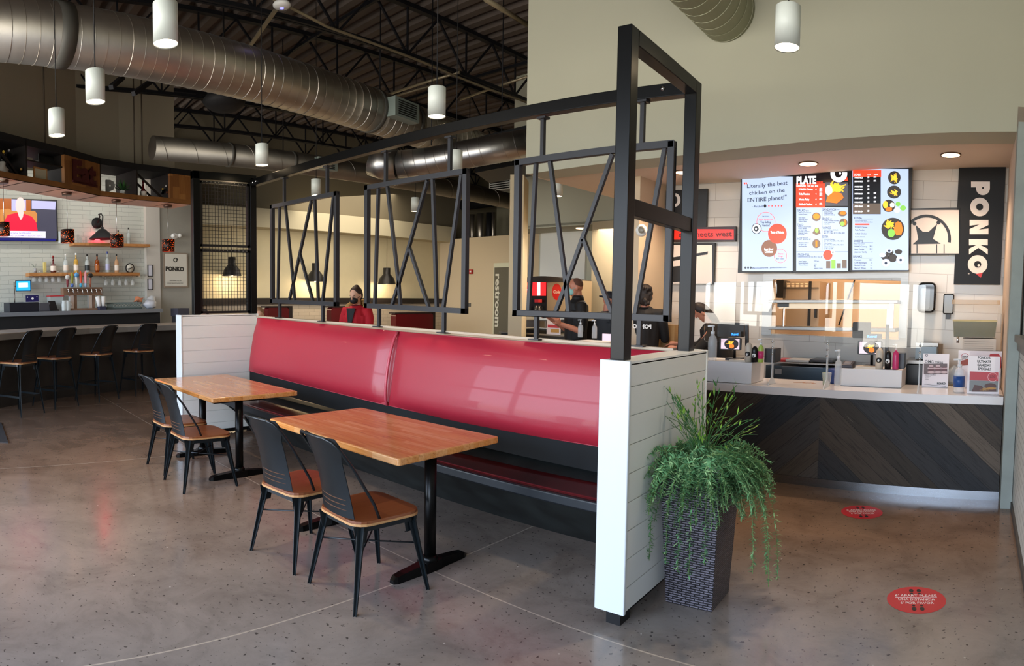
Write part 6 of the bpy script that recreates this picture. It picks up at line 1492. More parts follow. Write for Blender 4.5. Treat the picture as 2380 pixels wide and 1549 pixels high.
b = B(BT); P.text(b, 'of Jamie Golf Analyst', 95, 668, 15, 200, .016); P.text(b, 'PRE-TOURNAMENT SESSION TODAY', 92, 692, 13, 305, .016); b.build('caption_text', E_('text', '#5a5480', .4), t)
b = B(BT); P.poly(b, [(-200, 708), (528, 716), (526, 738), (-200, 730)], .013); b.build('lower_band', E_('navy', '#141652', .7), t)
# wall lamp with gooseneck
dl = DB - .25; q = bd(239, 540, dl)
t = thing('wall_lamp', 'black gooseneck wall lamp with cone shade over the bar', 'wall lamp', tuple(BT(q.x, dl, q.z)))
c1_ = bd(224.5, 519, DB); b = B(BT); b.lathe([(.11, 0), (.11, -.03), (.05, -.05)], (c1_.x, DB, c1_.z), 20, ax='y'); b.build('wall_plate', M_blackm, t)
top = bd(235, 497, dl); a_ = bd(237.5, 528, dl)
b = B(BT); b.tube([(c1_.x, DB-.04, c1_.z), (c1_.x+.03, DB-.1, c1_.z+.12), (top.x-.03, dl+.05, top.z-.01), (top.x, dl, top.z), (top.x+.035, dl, top.z-.05), (a_.x, dl, a_.z)], .014, 8); b.build('gooseneck', M_blackm, t)
cb_ = bd(236, 556, dl); b = B(BT); hh = a_.z-cb_.z; b.lathe([(.26, 0), (.255, .02), (.06, hh*.82), (.03, hh*.85), (.03, hh)], (a_.x, dl, cb_.z), 26, cap=False); b.build('cone_shade', M_blackm, t)
# shelves
def shelf(x0, y0, x1, y1, th, label, bl=True):
    a, c = bd(x0, y0, DB-.22), bd(x1, y1, DB-.22); z = (a.z+c.z)/2; b = B(BT); b.box(a.x, DB-.24, z-th, c.x, DB, z)
    o = b.build('wall_shelf', M_shelf, bevel=.004); tag(o, label, 'shelf'); return a.x, c.x, z
SU = shelf(170, 559, 348, 573, .055, 'upper oak wall shelf with the hi letters')
SL = shelf(67, 628, 324, 640, .065, 'lower oak wall shelf holding the row of bottles')
lamp('POINT', 'red_neon_lamp', tuple(BT(bd(226, 548, DB).x, DB-.10, bd(226, 548, DB).z)), 4, (1, .05, .08), .05)
def bx_(px, d=DB-.12): return bd(px, 630, d).x
bl = [(207, .32, .045, M_clrb, 'clear bottle with black cap', None, 0), ]
q = SL[2]+.001; qu = SU[2]+.001
for (px, h, r, m, lab_, sh, zz, lb) in ((124, .33, .055, M_redb, M_lab, 1, q, 'round red-black liqueur bottle, left on the lower shelf'), (153, .36, .048, M_clrb, M_lab, 0, q, 'tall clear bottle with pale label, second on the lower shelf'), (177, .38, .048, M_gold, M_lab, 0, q, 'golden tequila-style bottle on the lower shelf'),
        (203, .36, .05, M_clrb, mat('dark_label', '#2a3034', .5), 0, q, 'square clear bottle with dark round label on the lower shelf'), (226, .36, .052, M_amb, mat('amber_label', '#a8602a', .5), 2, q, 'amber bourbon bottle on the lower shelf'), (250, .42, .042, M_clrb, mat('lilac_label', '#b4b8dc', .5), 0, q, 'tall pale bottle with lilac label on the lower shelf'),
        (271, .37, .045, mat('peach_glass', '#d0a47c', .12, alpha=.8), M_lab, 0, q, 'pale gold bottle with wide stopper on the lower shelf'), (276, .27, .04, M_gold, M_lab, 0, qu, 'short dark capped bottle on the upper shelf'), (300, .33, .038, M_clrb, mat('silver_label', '#9aa09c', .4), 0, qu, 'tall slim bottle at the right of the upper shelf')):
    bottle(0, 0, zz, BT, (bx_(px), DB-.12), h, r, m, lb, lab=lab_, shape=sh, cap={124: mat('cap_red', '#8a1a1e', .4), 250: mat('cap_blue', '#3a4a9c', .4)}.get(px, M_black if px > 202 else M_white))
b = B(BT); u = bx_(104); b.rbox(u-.03, DB-.15, q, u+.03, DB-.09, q+.2, .01); tag(b.build('tall_carton', mat('carton_yellow', '#c8b870', .5)), 'small white and yellow carton on the lower shelf', 'carton')
u = bx_(82); t = thing('tiny_plant', 'tiny green plant in a grey cup at the left of the lower shelf', 'plant', tuple(BT(u, DB-.12, q))); b = B(BT); b.lathe([(.025, 0), (.035, .09)], (u, DB-.12, q), 12); b.build('cup', mat('cup_grey', '#9a9a9c', .5), t)
b = B(BT)
for k in range(7): a = -.8+k*.25; b.add([(u, DB-.12, q+.08), (u+.05*sin(a)-.02, DB-.13, q+.15), (u+.1*sin(a)-.03, DB-.12, q+.2)], [(0, 1, 2)], 0, False)
b.build('leaf', mat('leaf_dark', '#234a26', .5), t)
u = bx_(302); t = thing('round_coaster_sign', 'small black ringed round sign at the right end of the lower shelf', 'sign', tuple(BT(u, DB-.12, q)))
b = B(BT); b.lathe([(.001, -.01), (.085, -.01), (.085, .01), (.001, .01)], (u, DB-.12, q+.09), 28, ax='y'); b.build('disc', mat('disc_cream', '#c9c8bc', .5), t)
b = B(BT); b.tube([(u+.09*cos(k*pi/14), DB-.12, q+.09+.09*sin(k*pi/14)) for k in range(28)], .015, 6, closed=True); b.bar((u-.06, DB-.135, q+.08), (u+.06, DB-.135, q+.1), .006); b.bar((u-.05, DB-.135, q+.05), (u+.06, DB-.135, q+.12), .006); b.build('ring', M_black, t)
for (px, s_, w_, h_) in ((180, 'h', .11, .19), (199, 'i', .04, .15)):
    b = B(BT); u = bx_(px); txt(b, s_, (u, DB-.12, qu), (1, 0, 0), (0, 0, 1), h_*.8, w_, 0, .06); v_ = list(b.v); f_ = list(b.f); b.T = IT; b.add([(x+.02, y, z) for x, y, z in v_], f_, 0, False)
    tag(b.build('shelf_letter', mat('letter_pale', '#a8a8a4', .4)), 'pale metal letter ' + s_ + ' on the upper shelf', 'letter')
b = B(BT); u = bx_(142, DB-.12); b.rbox(u-.04, DB-.16, qu, u+.05, DB-.08, qu+.22, .02); tag(b.build('mason_bottle', M_clrb), 'clear jar at the left end of the upper shelf behind the drum pendant', 'jar')
# hanging wine glasses
def stem_glass(px, py, label, grp):
    p = bd(px, py, DB-.14); t = thing('wine_glass', label, 'wine glass', tuple(BT(p.x, DB-.14, p.z)), 0, grp)
    b = B(BT); b.lathe([(.035, .17), (.035, .166), (.004, .16), (.004, .08), (.03, .06), (.042, .02), (.036, -.03)], (p.x, DB-.14, p.z), 14, cap=False); b.build('bowl', mat('stem_glass', '#e4e8e8', .05, alpha=.35), t)
for i, px in enumerate((79, 93, 108, 123, 137)): stem_glass(px, 652, 'upside-down wine glass hanging from the left rack under the lower shelf', 'glasses on the left rack')
for i, px in enumerate((246, 262, 278, 293, 308)): stem_glass(px, 660, 'upside-down wine glass hanging from the right rack under the lower shelf', 'glasses on the right rack')
for (x0, x1, y, lb) in ((70, 152, 640, 'left'), (234, 322, 647, 'right')):
    b = B(BT); a, c = bd(x0, y, DB-.14), bd(x1, y, DB-.14); z = SL[2]-.085
    for k in range(3): b.bar((a.x, DB-.2+.06*k, z), (c.x, DB-.2+.06*k, z), .008)
    b.box(a.x, DB-.21, z, a.x+.03, DB-.07, z+.022); b.box(c.x-.03, DB-.21, z, c.x, DB-.07, z+.022); tag(b.build('glass_rack', M_chrome), lb + ' chrome glass rack under the lower shelf', 'glass rack')
# beer tower on the back bar
def zc(x, y): return (x/7.042, 560 + y/7.042)
def zd(x, y): return (220 + x/7.042, 560 + y/7.042)
DW = DB - .5
t = thing('beer_tower', 'wood and steel beer tower with eight taps on the back bar', 'beer tower', tuple(BT(bd(195, 700, DW).x, DW, ZK)))
b = B(BT); bbox(b, 147, 669, 238, 686, DW-.08, DW+.08); b.build('tap_box', mat('tower_wood', '#7a5f4c', .5, var=.2, vscale=6), t, bevel=.004)
for (x0, x1) in ((168, 176.5), (211, 218)): 
    b = B(BT); p, q_ = bd(x0, 686, DW), bd(x1, 686, DW); b.box(p.x, DW-.05, ZK+.04, q_.x, DW+.05, p.z); b.build('tower_leg', mat('tower_wood', '#7a5f4c', .5, var=.2, vscale=6), t)
for (x0, x1) in ((160.5, 169), (203.5, 211)):
    b = B(BT); p, q_ = bd(x0, 686, DW), bd(x1, 686, DW); b.box(p.x, DW-.06, ZK+.04, q_.x, DW+.03, p.z); b.build('steel_leg', mat('bright_steel', '#d8dcdc', .25, .7), t)
b = B(BT); p, q_ = bd(160, 720, DW), bd(236, 720, DW); b.box(p.x, DW-.12, ZK, q_.x, DW+.12, ZK+.04); b.build('drip_tray', mat('tower_wood', '#7a5f4c', .5, var=.2, vscale=6), t)
for i in range(8):
    p = bd(156 + 11*i*.98, 675, DW-.08); b = B(BT); b.tube([(p.x, DW-.08, p.z), (p.x, DW-.15, p.z), (p.x+.005, DW-.17, p.z-.06)], .011, 8); b.ell((p.x, DW-.13, p.z+.01), (.016, .03, .016), 8, 6); b.build('faucet', M_chrome, t)
for i, (x, yt_, c_, c2_, lb) in enumerate(((157, 636, '#7a2a34', '#c4c4c0', 'maroon tap handle with pale round badge'), (168, 632, '#8a8a30', '#4a6ab0', 'olive and blue tap handle'), (178, 631, '#cfd8da', '#5a9ad0', 'white tap handle with blue badge'), (188, 629, '#d0482a', '#3aa0c8', 'orange red tap handle'), (199, 629, '#d08a94', '#8aa0b8', 'pink tap handle'), (210, 632, '#8a4a34', '#1c1c1c', 'brown tap handle with black round badge'))):
    p = bd(x, 668, DW-.12); pt = bd(x, yt_, DW-.12); h_ = pt.z-p.z; tt = thing('tap_handle', lb + ' on the beer tower', 'tap handle', tuple(BT(p.x, DW-.12, p.z)))
    b = B(BT); b.lathe([(.012, 0), (.02, h_*.2), (.028, h_*.7), (.02, h_*.85), (.001, h_)], (p.x, DW-.12, p.z), 12); b.build('grip', mat('tap%d' % i, c_, .4), tt)
    b = B(BT); b.lathe([(.001, -.03), (.045, -.03), (.045, .0)], (p.x, DW-.12, pt.z-.07), 16, ax='y') if i in (0, 2, 5) else b.lathe([(.022, 0), (.03, h_*.12), (.02, h_*.25)], (p.x, DW-.12, p.z), 12); b.build('badge', mat('tapb%d' % i, c2_, .4), tt)
# clutter on the back bar
def bb(name, x0, y0, x1, y1, d0, d1, m, label, cat, r=0, bevel=0):
    b = B(BT); p, q = bd(x0, y0, d0), bd(x1, y1, d0); z0 = ZK + .001 if y1 > 716 else q.z
    b.rbox(p.x, d0, z0, q.x, d1, p.z, r, axis='y') if r else b.box(p.x, d0, z0, q.x, d1, p.z)
    return tag(b.build(name, m, bevel=bevel), label, cat)
t = thing('order_screen', 'blue order screen on a stand at the left of the back bar', 'screen', tuple(BT(bd(54, 665, DB-.3).x, DB-.3, ZK)))
b = B(BT); bbox(b, 36.5, 652.5, 72, 677, DB-.3, DB-.26); b.build('bezel', M_black, t)
b = B(BT); bbox(b, 38, 654, 70.5, 675.5, DB-.303, DB-.3); b.build('blue_display', mat('pos_blue', '#1e8fd8', .3, emit=.8, ecol='#1e8fe0'), t)
b = B(BT); bbox(b, 43, 658, 65, 668, DB-.306, DB-.303); b.build('dialog_box', mat('pos_white', '#dfe8f8', .3, emit=.8, ecol='#dce8ff'), t)
b = B(BT); u = bd(34, 700, DB-.28).x; b.tube([(u, DB-.28, ZK), (u, DB-.28, bd(34, 656, DB-.28).z)], .012, 8); b.bar((u, DB-.28, bd(34, 666, DB-.28).z), (bd(40, 666, DB-.28).x, DB-.28, bd(34, 666, DB-.28).z), .02); b.build('stand_pole', M_brush, t)
bb('label_printer', 21, 704, 91, 723, DW-.05, DW+.35, mat('printer_navy', '#171a24', .4), 'long black printer on the back bar left', 'printer', 0, .01)
bb('drawer_box', 91, 704, 117, 724, DW-.05, DW+.25, mat('drawer_grey', '#4a4a50', .5), 'grey box right of the long black printer', 'box', 0, .01)
t = thing('laptop', 'small dark laptop screen standing on the long printer', 'laptop', tuple(BT(bd(75, 700, DW+.1).x, DW+.1, bd(75, 703, DW).z)))
b = B(BT); bbox(b, 60, 687, 90, 702.5, DW+.1, DW+.12); b.build('lid', mat('laptop_navy', '#10103a', .2, emit=.2, ecol='#141450'), t)
P = BPan(DW+.1, zc); b = B(BT); P.disc(b, 532, 948, 20, 18, .004); P.disc(b, 602, 918, 10, 6, .004); P.disc(b, 450, 925, 8, 10, .004); b.build('screen_icons', M_white, t)
b = B(BT); bbox(b, 58, 702.5, 92, 704, DW, DW+.12); b.build('keyboard_deck', M_white, t)
t = thing('food_container', 'clear container with bright red lid on the back bar', 'container', tuple(BT(bd(133, 710, DB-.25).x, DB-.25, ZK)))
b = B(BT); p, q_ = bd(117, 690, DB-.3), bd(148, 722, DB-.3); b.box(p.x, DB-.3, ZK+.001, q_.x, DB-.1, p.z); b.build('tub', M_clrb, t)
b = B(BT); b.box(p.x-.01, DB-.31, p.z, q_.x+.01, DB-.09, p.z+.02); b.build('red_lid', mat('lid_red', '#c8202c', .4), t)
t = thing('payment_tablet', 'small black tilted tablet in front of the red lidded container', 'tablet', tuple(BT(bd(126, 712, DW-.1).x, DW-.1, ZK)))
b = B(BT); p, q_ = bd(116.5, 700, DW-.1), bd(135, 722, DW-.1); b.hexa([(p.x, DW-.1, ZK+.02), (q_.x, DW-.1, ZK+.02), (q_.x, DW-.08, ZK+.02), (p.x, DW-.08, ZK+.02), (p.x-.01, DW-.02, p.z), (q_.x-.03, DW-.02, p.z), (q_.x-.03, DW, p.z), (p.x-.01, DW, p.z)]); b.build('slab', M_black, t)
b = B(BT); b.box((p.x+q_.x)/2-.05, DW-.12, ZK+.001, (p.x+q_.x)/2+.09, DW-.02, ZK+.03); b.build('base', M_black, t)
for i, (px, lb) in enumerate(((149, 'left clear glass jug beside the beer tower'), (158, 'right clear glass jug beside the beer tower'))):
    u = bd(px, 715, DW-.15).x; t = thing('glass_jug', lb, 'jug', tuple(BT(u, DW-.15, ZK))); b = B(BT); b.lathe([(.045, 0), (.05, .12), (.04, .16), (.045, .19)], (u, DW-.15, ZK+.001), 16, cap=False); b.build('jug_body', M_clrb, t)
    b = B(BT); b.tube([(u+.045, DW-.15, ZK+.14), (u+.08, DW-.15, ZK+.12), (u+.08, DW-.15, ZK+.07), (u+.046, DW-.15, ZK+.05)], .007, 6); b.build('handle', M_clrb, t)
u = bd(236, 715, DW-.12).x
for k, (dx, lb) in enumerate(((-.035, 'left leaning stack of white paper cups'), (.035, 'upright stack of white paper cups'))):
    b = B(BT); b.tube([(u+dx*1.0, DW-.12, ZK+.03), (u+dx*1.0-(.05 if k == 0 else 0), DW-.12, ZK+.26)], .035, 14, r2=.045); tag(b.build('cup_stack', mat('paper_white', '#dcdcdc', .6)), lb + ' on the back bar', 'cups')
b = B(BT); b.rbox(u-.08, DW-.18, ZK+.001, u+.08, DW-.06, ZK+.07, .02); tag(b.build('cup_holder', mat('holder_navy', '#2b2f45', .5)), 'dark holder under the paper cup stacks', 'holder')
t = thing('dish_rack', 'grey plastic dish rack on the back bar', 'dish rack', tuple(BT(bd(290, 720, DW).x, DW, ZK)))
M_rack = mat('rack_grey', '#6d7d7c', .5); p, q_ = bd(249, 704, DW-.05), bd(330, 724, DW-.05); z0, z1 = ZK+.001, p.z
b = B(BT); b.box(p.x, DW-.05, z0, q_.x, DW+.35, z0+.03)
for (a0, c0, a1, c1) in ((p.x, DW-.05, q_.x, DW-.03), (p.x, DW+.33, q_.x, DW+.35), (p.x, DW-.05, p.x+.02, DW+.35), (q_.x-.02, DW-.05, q_.x, DW+.35)):
    b.box(a0, c0, z0, a1, c1, z0+.045); b.box(a0, c0, z1-.03, a1, c1, z1)
b.box(p.x, DW-.05, z0, p.x+.13, DW-.03, z1)
n_ = 9; W_ = q_.x-p.x-.16
for k in range(n_): b.bar((p.x+.14+W_*k/n_, DW-.04, z0+.04), (p.x+.14+W_*(k+1)/n_, DW-.04, z1-.03), .012, .012, up=(0, 1, 0)); b.bar((p.x+.14+W_*k/n_, DW-.04, z1-.03), (p.x+.14+W_*(k+1)/n_, DW-.04, z0+.04), .012, .012, up=(0, 1, 0))
b.build('rack_grid', M_rack, t)
b = B(BT); c_ = bd(322, 697, DW+.1); b.ell((c_.x, DW+.1, c_.z), (.1, .06, .05), f=lambda x, y, z: (x+.02*sin(z*80+y*40), y, z+.02*sin(x*50))); tag(b.build('orange_cloth', mat('cloth_orange', '#c77f5c', .8)), 'crumpled orange cloth on the dish rack', 'cloth')
b = B(BT); c_ = bd(348, 716, DW); b.ell((c_.x, DW, ZK+.085), (.14, .12, .085), f=lambda x, y, z: (x+.02*sin(z*70), y+.01*sin(x*60), z+.012*sin(x*70+y*40))); tag(b.build('white_bag', mat('bag_white', '#c8ccd6', .4)), 'white crumpled bag right of the dish rack', 'bag')
b = B(BT); c_ = bd(354, 700, DW+.15); b.ell((c_.x, DW+.2, c_.z), (.1, .08, .11), f=lambda x, y, z: (x+.02*sin(z*50), y, z)); tag(b.build('clear_bag', mat('bag_film2', '#d4d8dc', .3, alpha=.7)), 'tall translucent bag behind the white bag', 'bag')
for i, (y0_, y1_, lb) in enumerate(((616, 643, 'upper'), (648, 674, 'lower'))):
    dp = DB-.13; t = thing('framed_notice', lb + ' small framed notice on the pale pillar', 'picture', tuple(BT(bd(349, y1_, dp).x, dp, bd(349, y1_, dp).z)))
    b = B(BT); bbox(b, 343.5, y0_, 355.5, y1_, dp, dp+.02); b.build('frame', M_blackm, t); b = B(BT); bbox(b, 345, y0_+1.5, 354, y1_-1.5, dp-.002, dp); b.build('paper', mat('notice_paper', '#c6c8d4', .5), t)
# framed poster and emergency light on the plaster wall
dp = DB-.1
t = thing('framed_poster', 'large framed white PONKO poster on the grey plaster wall by the bar', 'poster', tuple(BT(bd(409, 668, dp).x, dp, bd(409, 668, dp).z)))
b = B(BT); bbox(b, 380.5, 587, 437, 668.5, dp, dp+.03); b.build('frame', mat('frame_oak', '#8d7f70', .5), t)
b = B(BT); bbox(b, 383.5, 590, 434.5, 665, dp-.002, dp); b.build('print', mat('poster_white', '#d0cfc6', .4), t)
P = BPan(dp-.002, zd); b = B(BT); P.text(b, 'PONKO', 1160, 488, 64, 305, .004, 0, .05, sl=-.03); P.disc(b, 1320, 315, 36, 38, .003, ring=16); P.poly(b, [(1345, 285), (1366, 300), (1348, 318)], .003)
P.text(b, 'ALPHARETTA, GA', 1225, 660, 14, 195, .003); P.text(b, 'CHICKEN & BAR KITCHEN', 1185, 684, 10, 265, .003); P.text(b, 'JAPANESE AMERICAN COMFORT FOOD', 1185, 702, 10, 265, .003); b.build('lettering', M_black, t)
t = thing('emergency_light', 'white twin head emergency light above the framed poster', 'emergency light', tuple(BT(bd(409, 549, dp-.05).x, dp-.05, bd(409, 549, dp).z)))
c_ = bd(406, 549, dp-.06); b = B(BT); b.ell((c_.x, dp-.06, c_.z), (.09, .06, .06)); b.ell((c_.x-.07, dp-.12, c_.z), (.045, .045, .045)); b.ell((c_.x+.1, dp-.1, c_.z+.01), (.045, .045, .045)); b.build('housing', M_white, t)
b = B(BT); bbox(b, 414, 717, 440, 735, dp-.7, dp-.4); tag(b.build('hostess_box', mat('box_slate', '#3c3c48', .6)), 'dark slate box standing against the plaster wall by the last stool', 'box')
b = B(BT); bbox(b, 414, 735, 440, 900, dp-.68, dp-.42); tag(b.build('side_stand', mat('stand_dark', '#26262a', .6)), 'dark stand under the slate box', 'stand')
# added fill lamp without a fixture, brightens the bar wall
lamp('AREA', 'bar_fill_light', tuple(BT(4.2, DB-1.2, 3.9)), 14, (1, .93, .85), 4, tuple(BT(4.2, DB, 1.6)), sizey=.3)
# dark mat edge at far left
p = at_z(2, 1030, 0); b = B(); a, c_, d0 = at_z(0, 1034, 0), at_z(19, 1031, 0), at_z(3, 985, 0); b.hexa([(a.x-.5, a.y-.7, 0), (c_.x, c_.y, 0), (d0.x, d0.y, 0), (d0.x-.9, d0.y-.6, 0), (a.x-.5, a.y-.7, .012), (c_.x, c_.y, .012), (d0.x, d0.y, .012), (d0.x-.9, d0.y-.6, .012)]); tag(b.build('floor_mat', mat('mat_dark', '#2c2a2a', .8)), 'corner of a dark floor mat at the left edge', 'mat')

# ================================================================ far dining side
def xd(px, py, X): q = at_x(px, py, X); return q
def booth_back(px0, py0, px1, py1, X, label, rt=False):
    a, c = at_x(px0, py0, X), at_x(px1, py1, X); t = thing('dining_booth', label, 'booth', (X, (a.y+c.y)/2, 0))
    b = B(); b.rbox(X-.18, a.y, .45, X, c.y, a.z-.03, .06, axis='x'); b.build('red_back', M_redd, t)
    b = B(); b.box(X-.22, a.y-.03, a.z-.03, X+.01, c.y+.05, a.z); b.box(X-.22, c.y, 0, X+.0, c.y+.08, a.z); b.box(X-.2, a.y, 0, X-.02, c.y, .45); b.build('dark_frame', mat('booth_dark', '#241713', .6), t)
booth_back(622, 712, 672, 760, XF+2.6, 'dark red booth back at far left behind the bench')
booth_back(770, 712, 830, 770, XF+2.4, 'dark red booth back behind the person in the red coat')
booth_back(920, 727, 1006, 800, XF+2.2, 'dark red booth back at the right, before the cream wall')
# dome pendants
for (px, py, yt_, w_, lb) in ((539, 642, 598, 45, 'black dome pendant seen through the wire mesh'), (733, 655, 612, 43, 'black dome pendant behind the farthest hanging screen'), (899, 661, 623, 42, 'black dome pendant behind the middle hanging screen')):
    X = XF + .42; q = at_x(px, py, X); dist = q.xy.length; r = w_*dist/RR/2; h_ = at_d(px, yt_, dist).z - q.z
    t = thing('dome_pendant', lb, 'pendant light', tuple(q), 0, None); b = B(); b.lathe([(r, 0), (r*.98, .02), (r*.8, h_*.36), (r*.42, h_*.6), (r*.4, h_*.62), (r*.4, h_), (.001, h_)], tuple(q), 26, cap=False); b.build('dome_shade', mat('dome_black', '#1c1b1a', .4), t)
    b = B(); b.tube([(q.x, q.y, q.z+h_), (q.x, q.y, ZSOF)], .006, 6); b.build('cord', M_blackm, t)
    b = B(); b.ell((q.x, q.y, q.z+.05), (.06, .06, .05)); b.build('bulb', mat('warm_bulb2', '#ffd9a0', .4, emit=7, ecol='#ffcc90'), t)
    lamp('POINT', 'dome_lamp', (q.x, q.y, q.z-.03), 12, (1, .78, .52), .1)
# fire alarm, switch, restroom door sign
q = at_y(1094, 632, yc-.04); t = thing('fire_alarm', 'small red fire alarm box on the cream wall', 'alarm', tuple(q)); b = B(); w_ = .065; b.box(q.x-w_, yc-.05, q.z-.06, q.x+w_, yc, q.z+.06); b.build('red_housing', mat('alarm_red', '#a81c1c', .4), t)
b = B(); b.box(q.x-.03, yc-.06, q.z-.02, q.x+.03, yc-.05, q.z+.03); b.build('strobe', M_white, t)
q = at_y(1091, 709, yc-.02); b = B(); b.box(q.x-.04, yc-.02, q.z-.05, q.x+.04, yc, q.z+.05); tag(b.build('thermostat', mat('thermo_grey', '#5a5a58', .5)), 'small grey thermostat low on the cream wall', 'thermostat')
xa, xb_ = at_y(1150, 620, yc-.25).x, at_y(1180, 620, yc-.25).x; ztp = at_y(1165, 622, yc-.25).z
t = thing('restroom_sign', 'tall olive restroom sign panel with white upright lettering', 'sign', ((xa+xb_)/2, yc-.25, .2))
b = B(); b.box(xa-.05, yc-.24, .2, xb_+.1, yc-.02, ztp+.12); b.build('pale_surround', mat('door_cream', '#cdd0b8', .6), t)
b = B(); b.box(xa, yc-.26, .3, xb_+.1, yc-.24, ztp); b.build('olive_panel', mat('door_olive', '#5d5a4c', .6), t)
b = B(); a = at_y(1152, 637, yc-.27); c_ = at_y(1152, 760, yc-.27); ex = Vector((0, 0, -1)); ey = Vector((1, 0, 0)); txt(b, 'restroom', (a.x, yc-.27, a.z), ex, ey, .17, a.z-c_.z, 0, .03); b.build('lettering', mat('door_letter', '#d4d4c4', .5), t)
lamp('AREA', 'dining_fill_light', (-11.5, 9, 3.5), 90, (1, .86, .68), 3, (-12.6, 9.5, 0), sizey=6)  # added warm fill for the dining side, no fixture hangs here
# ================================================================ people
def fuse(o, vox, sm=True):
    md = o.modifiers.new('fuse', 'REMESH'); md.mode = 'VOXEL'; md.voxel_size = vox; md.use_smooth_shade = True
    md2 = o.modifiers.new('soft', 'SMOOTH'); md2.iterations = 4; md2.factor = .5
    return o
def hand(b, w, d, up, curl=.9, side=1, s=1.0):
    """palm, four unequal bent fingers and a thumb; w wrist, d pointing direction, up = back of the hand"""
    w = Vector(w); d = Vector(d).normalized(); up = Vector(up); up = (up - d*up.dot(d)).normalized(); lat = d.cross(up)*side
    b.tube([w - d*.03, w, w + d*.03, w + d*.075], [.024*s, .024*s, .032*s, .034*s], 10)
    b.tube([w + d*.04 + lat*.018, w + d*.085 + lat*.022], .018*s, 8); b.tube([w + d*.04 - lat*.018, w + d*.085 - lat*.022], .018*s, 8)
    for k, (off, L) in enumerate(((.030, .072), (.010, .080), (-.011, .074), (-.030, .058))):
        p = w + d*.085 + lat*off; dr = d.copy(); pts = [p - d*.02, p]
        for j in range(3):
            dr = (dr*cos(curl*.75) - up*sin(curl*.75)).normalized() if j else (dr*cos(curl*.5) - up*sin(curl*.5)).normalized()
            pts.append(pts[-1] + dr*L*(.45, .32, .23)[j])
        b.tube(pts, [.0095*s, .0095*s, .009*s, .0083*s, .007*s], 8)
    t0 = w + d*.03 + lat*.028; td = (d*.7 + lat*.8 - up*.35).normalized(); t1 = t0 + td*.038; t2 = t1 + (d*.9 + lat*.15 - up*.5).normalized()*.032
    b.tube([t0 - td*.015, t0, t1, t2], [.013*s, .012*s, .0105*s, .008*s], 8)
def person(name_label, loc, rz, H, arms, skin, top, pants, hair, hairf, mask=None, topbuild=None, head_tilt=0, lean=0, sh=.185, extra=None, gloves=None):
    t = thing('person', name_label, 'person', loc, rz, None, local=True)
    k = H/1.7; O = (0, 0, 0)
    def L(x, y, z):   # lean forward above the hips
        zz = z - .95*k
        if zz > 0: y = y + zz*sin(lean); z = .95*k + zz*cos(lean)
        return Vector((x, y, z))
    hz = H - .125
    def hd(x, y, z):   # head space -> body space with a nod
        yy, zz2 = y, z; c, s_ = cos(head_tilt), sin(head_tilt)
        yy, zz2 = y*c + z*s_, -y*s_ + z*c
        return L(x, .015 + yy, hz + zz2)
    b = B(hd)
    b.ell((0, -.008, .022), (.076, .094, .098), 20, 14); b.ell((0, .022, -.035), (.06, .066, .078), 16, 12); b.ell((0, .045, -.085), (.032, .034, .024), 12, 8)
    b.tube([(0, .09, .015), (0, .112, -.018), (0, .100, -.03)], [.008, .014, .010], 8)
    b.tube([(-.028, .088, .028), (.028, .088, .028)], .010, 8)
    for s_ in (-1, 1):
        b.ell((s_*.076, -.005, -.005), (.010, .019, .031), 10, 8)
    b.tube([(-.02, .083, -.062), (.02, .083, -.062)], .008, 6)
    b.T = L
    b.tube([(0, -.02, hz-.05), (0, -.025, hz-.12), (0, -.03, hz-.19)], [.05, .052, .06], 14)
    b.T = IT
    for (s_, e_, w_, hdv, hup, curl) in arms:
        e_, w_ = Vector(e_), Vector(w_)
        if gloves is None: b.tube([e_, e_.lerp(w_, .5), w_], [.042, .036, .026], 12); hand(b, w_, hdv, hup, curl, s_)
        else: b.tube([e_, w_], [.04, .027], 10)
    b.tube([L(0, -.02, 1.40*k), L(0, 0, 1.2*k), L(0, 0, 1.0*k)], [.08, .10, .10], 14)
    for (s_, e_, w_, *_r) in arms: b.tube([L(0, -.02, 1.36*k), L(s_*sh, -.02, 1.38*k), Vector(e_)], [.05, .045, .038], 10)
    for s_ in (-1, 1): b.tube([(s_*.05, 0, 1.0*k), (s_*.09, 0, .85*k), (s_*.095, .01, .48*k), (s_*.1, -.01, .09*k)], [.09, .075, .05, .035], 12); b.tube([(s_*.1, -.04, .05), (s_*.11, .1, .035)], [.035, .03], 10)
    o = b.build('body', skin, t, at=O); fuse(o, .0065)
    # face details
    b = B(hd)
    for s_ in (-1, 1): b.ell((s_*.03, .083, .010), (.012, .007, .006), 10, 6)
    b.build('eyes', mat('eye_white', '#c9c2bb', .3), t, at=O)
    b = B(hd)
    for s_ in (-1, 1): b.ell((s_*.03, .089, .010), (.0055, .003, .0055), 8, 6); b.tube([(s_*.017, .092, .030), (s_*.045, .082, .031)], .0035, 5)
    b.build('brows_and_pupils', mat('brow_dark', '#1a120e', .6), t, at=O)
    if mask:
        b = B(hd); b.ell((0, .056, -.045), (.057, .062, .050), 18, 12); b.tube([(-.055, .06, -.02), (-.078, .0, .005)], .003, 5); b.tube([(.055, .06, -.02), (.078, .0, .005)], .003, 5); b.build('face_mask', mask, t, at=O)
    if hair: b = B(hd); hairf(b); fuse(b.build('hair', hair, t, at=O), .008)
    # shirt / coat
    b = B(); W_ = 1.0
    b.tube([L(0, 0, .93*k), L(0, 0, 1.1*k), L(0, -.005, 1.28*k), L(0, -.02, 1.40*k), L(0, -.03, 1.455*k)], [.150, .145, .160, .14, .075], 18)
    b.tube([L(-.07, 0, 1.0*k), L(-.09, -.01, 1.32*k)], [.10, .11], 14); b.tube([L(.07, 0, 1.0*k), L(.09, -.01, 1.32*k)], [.10, .11], 14)
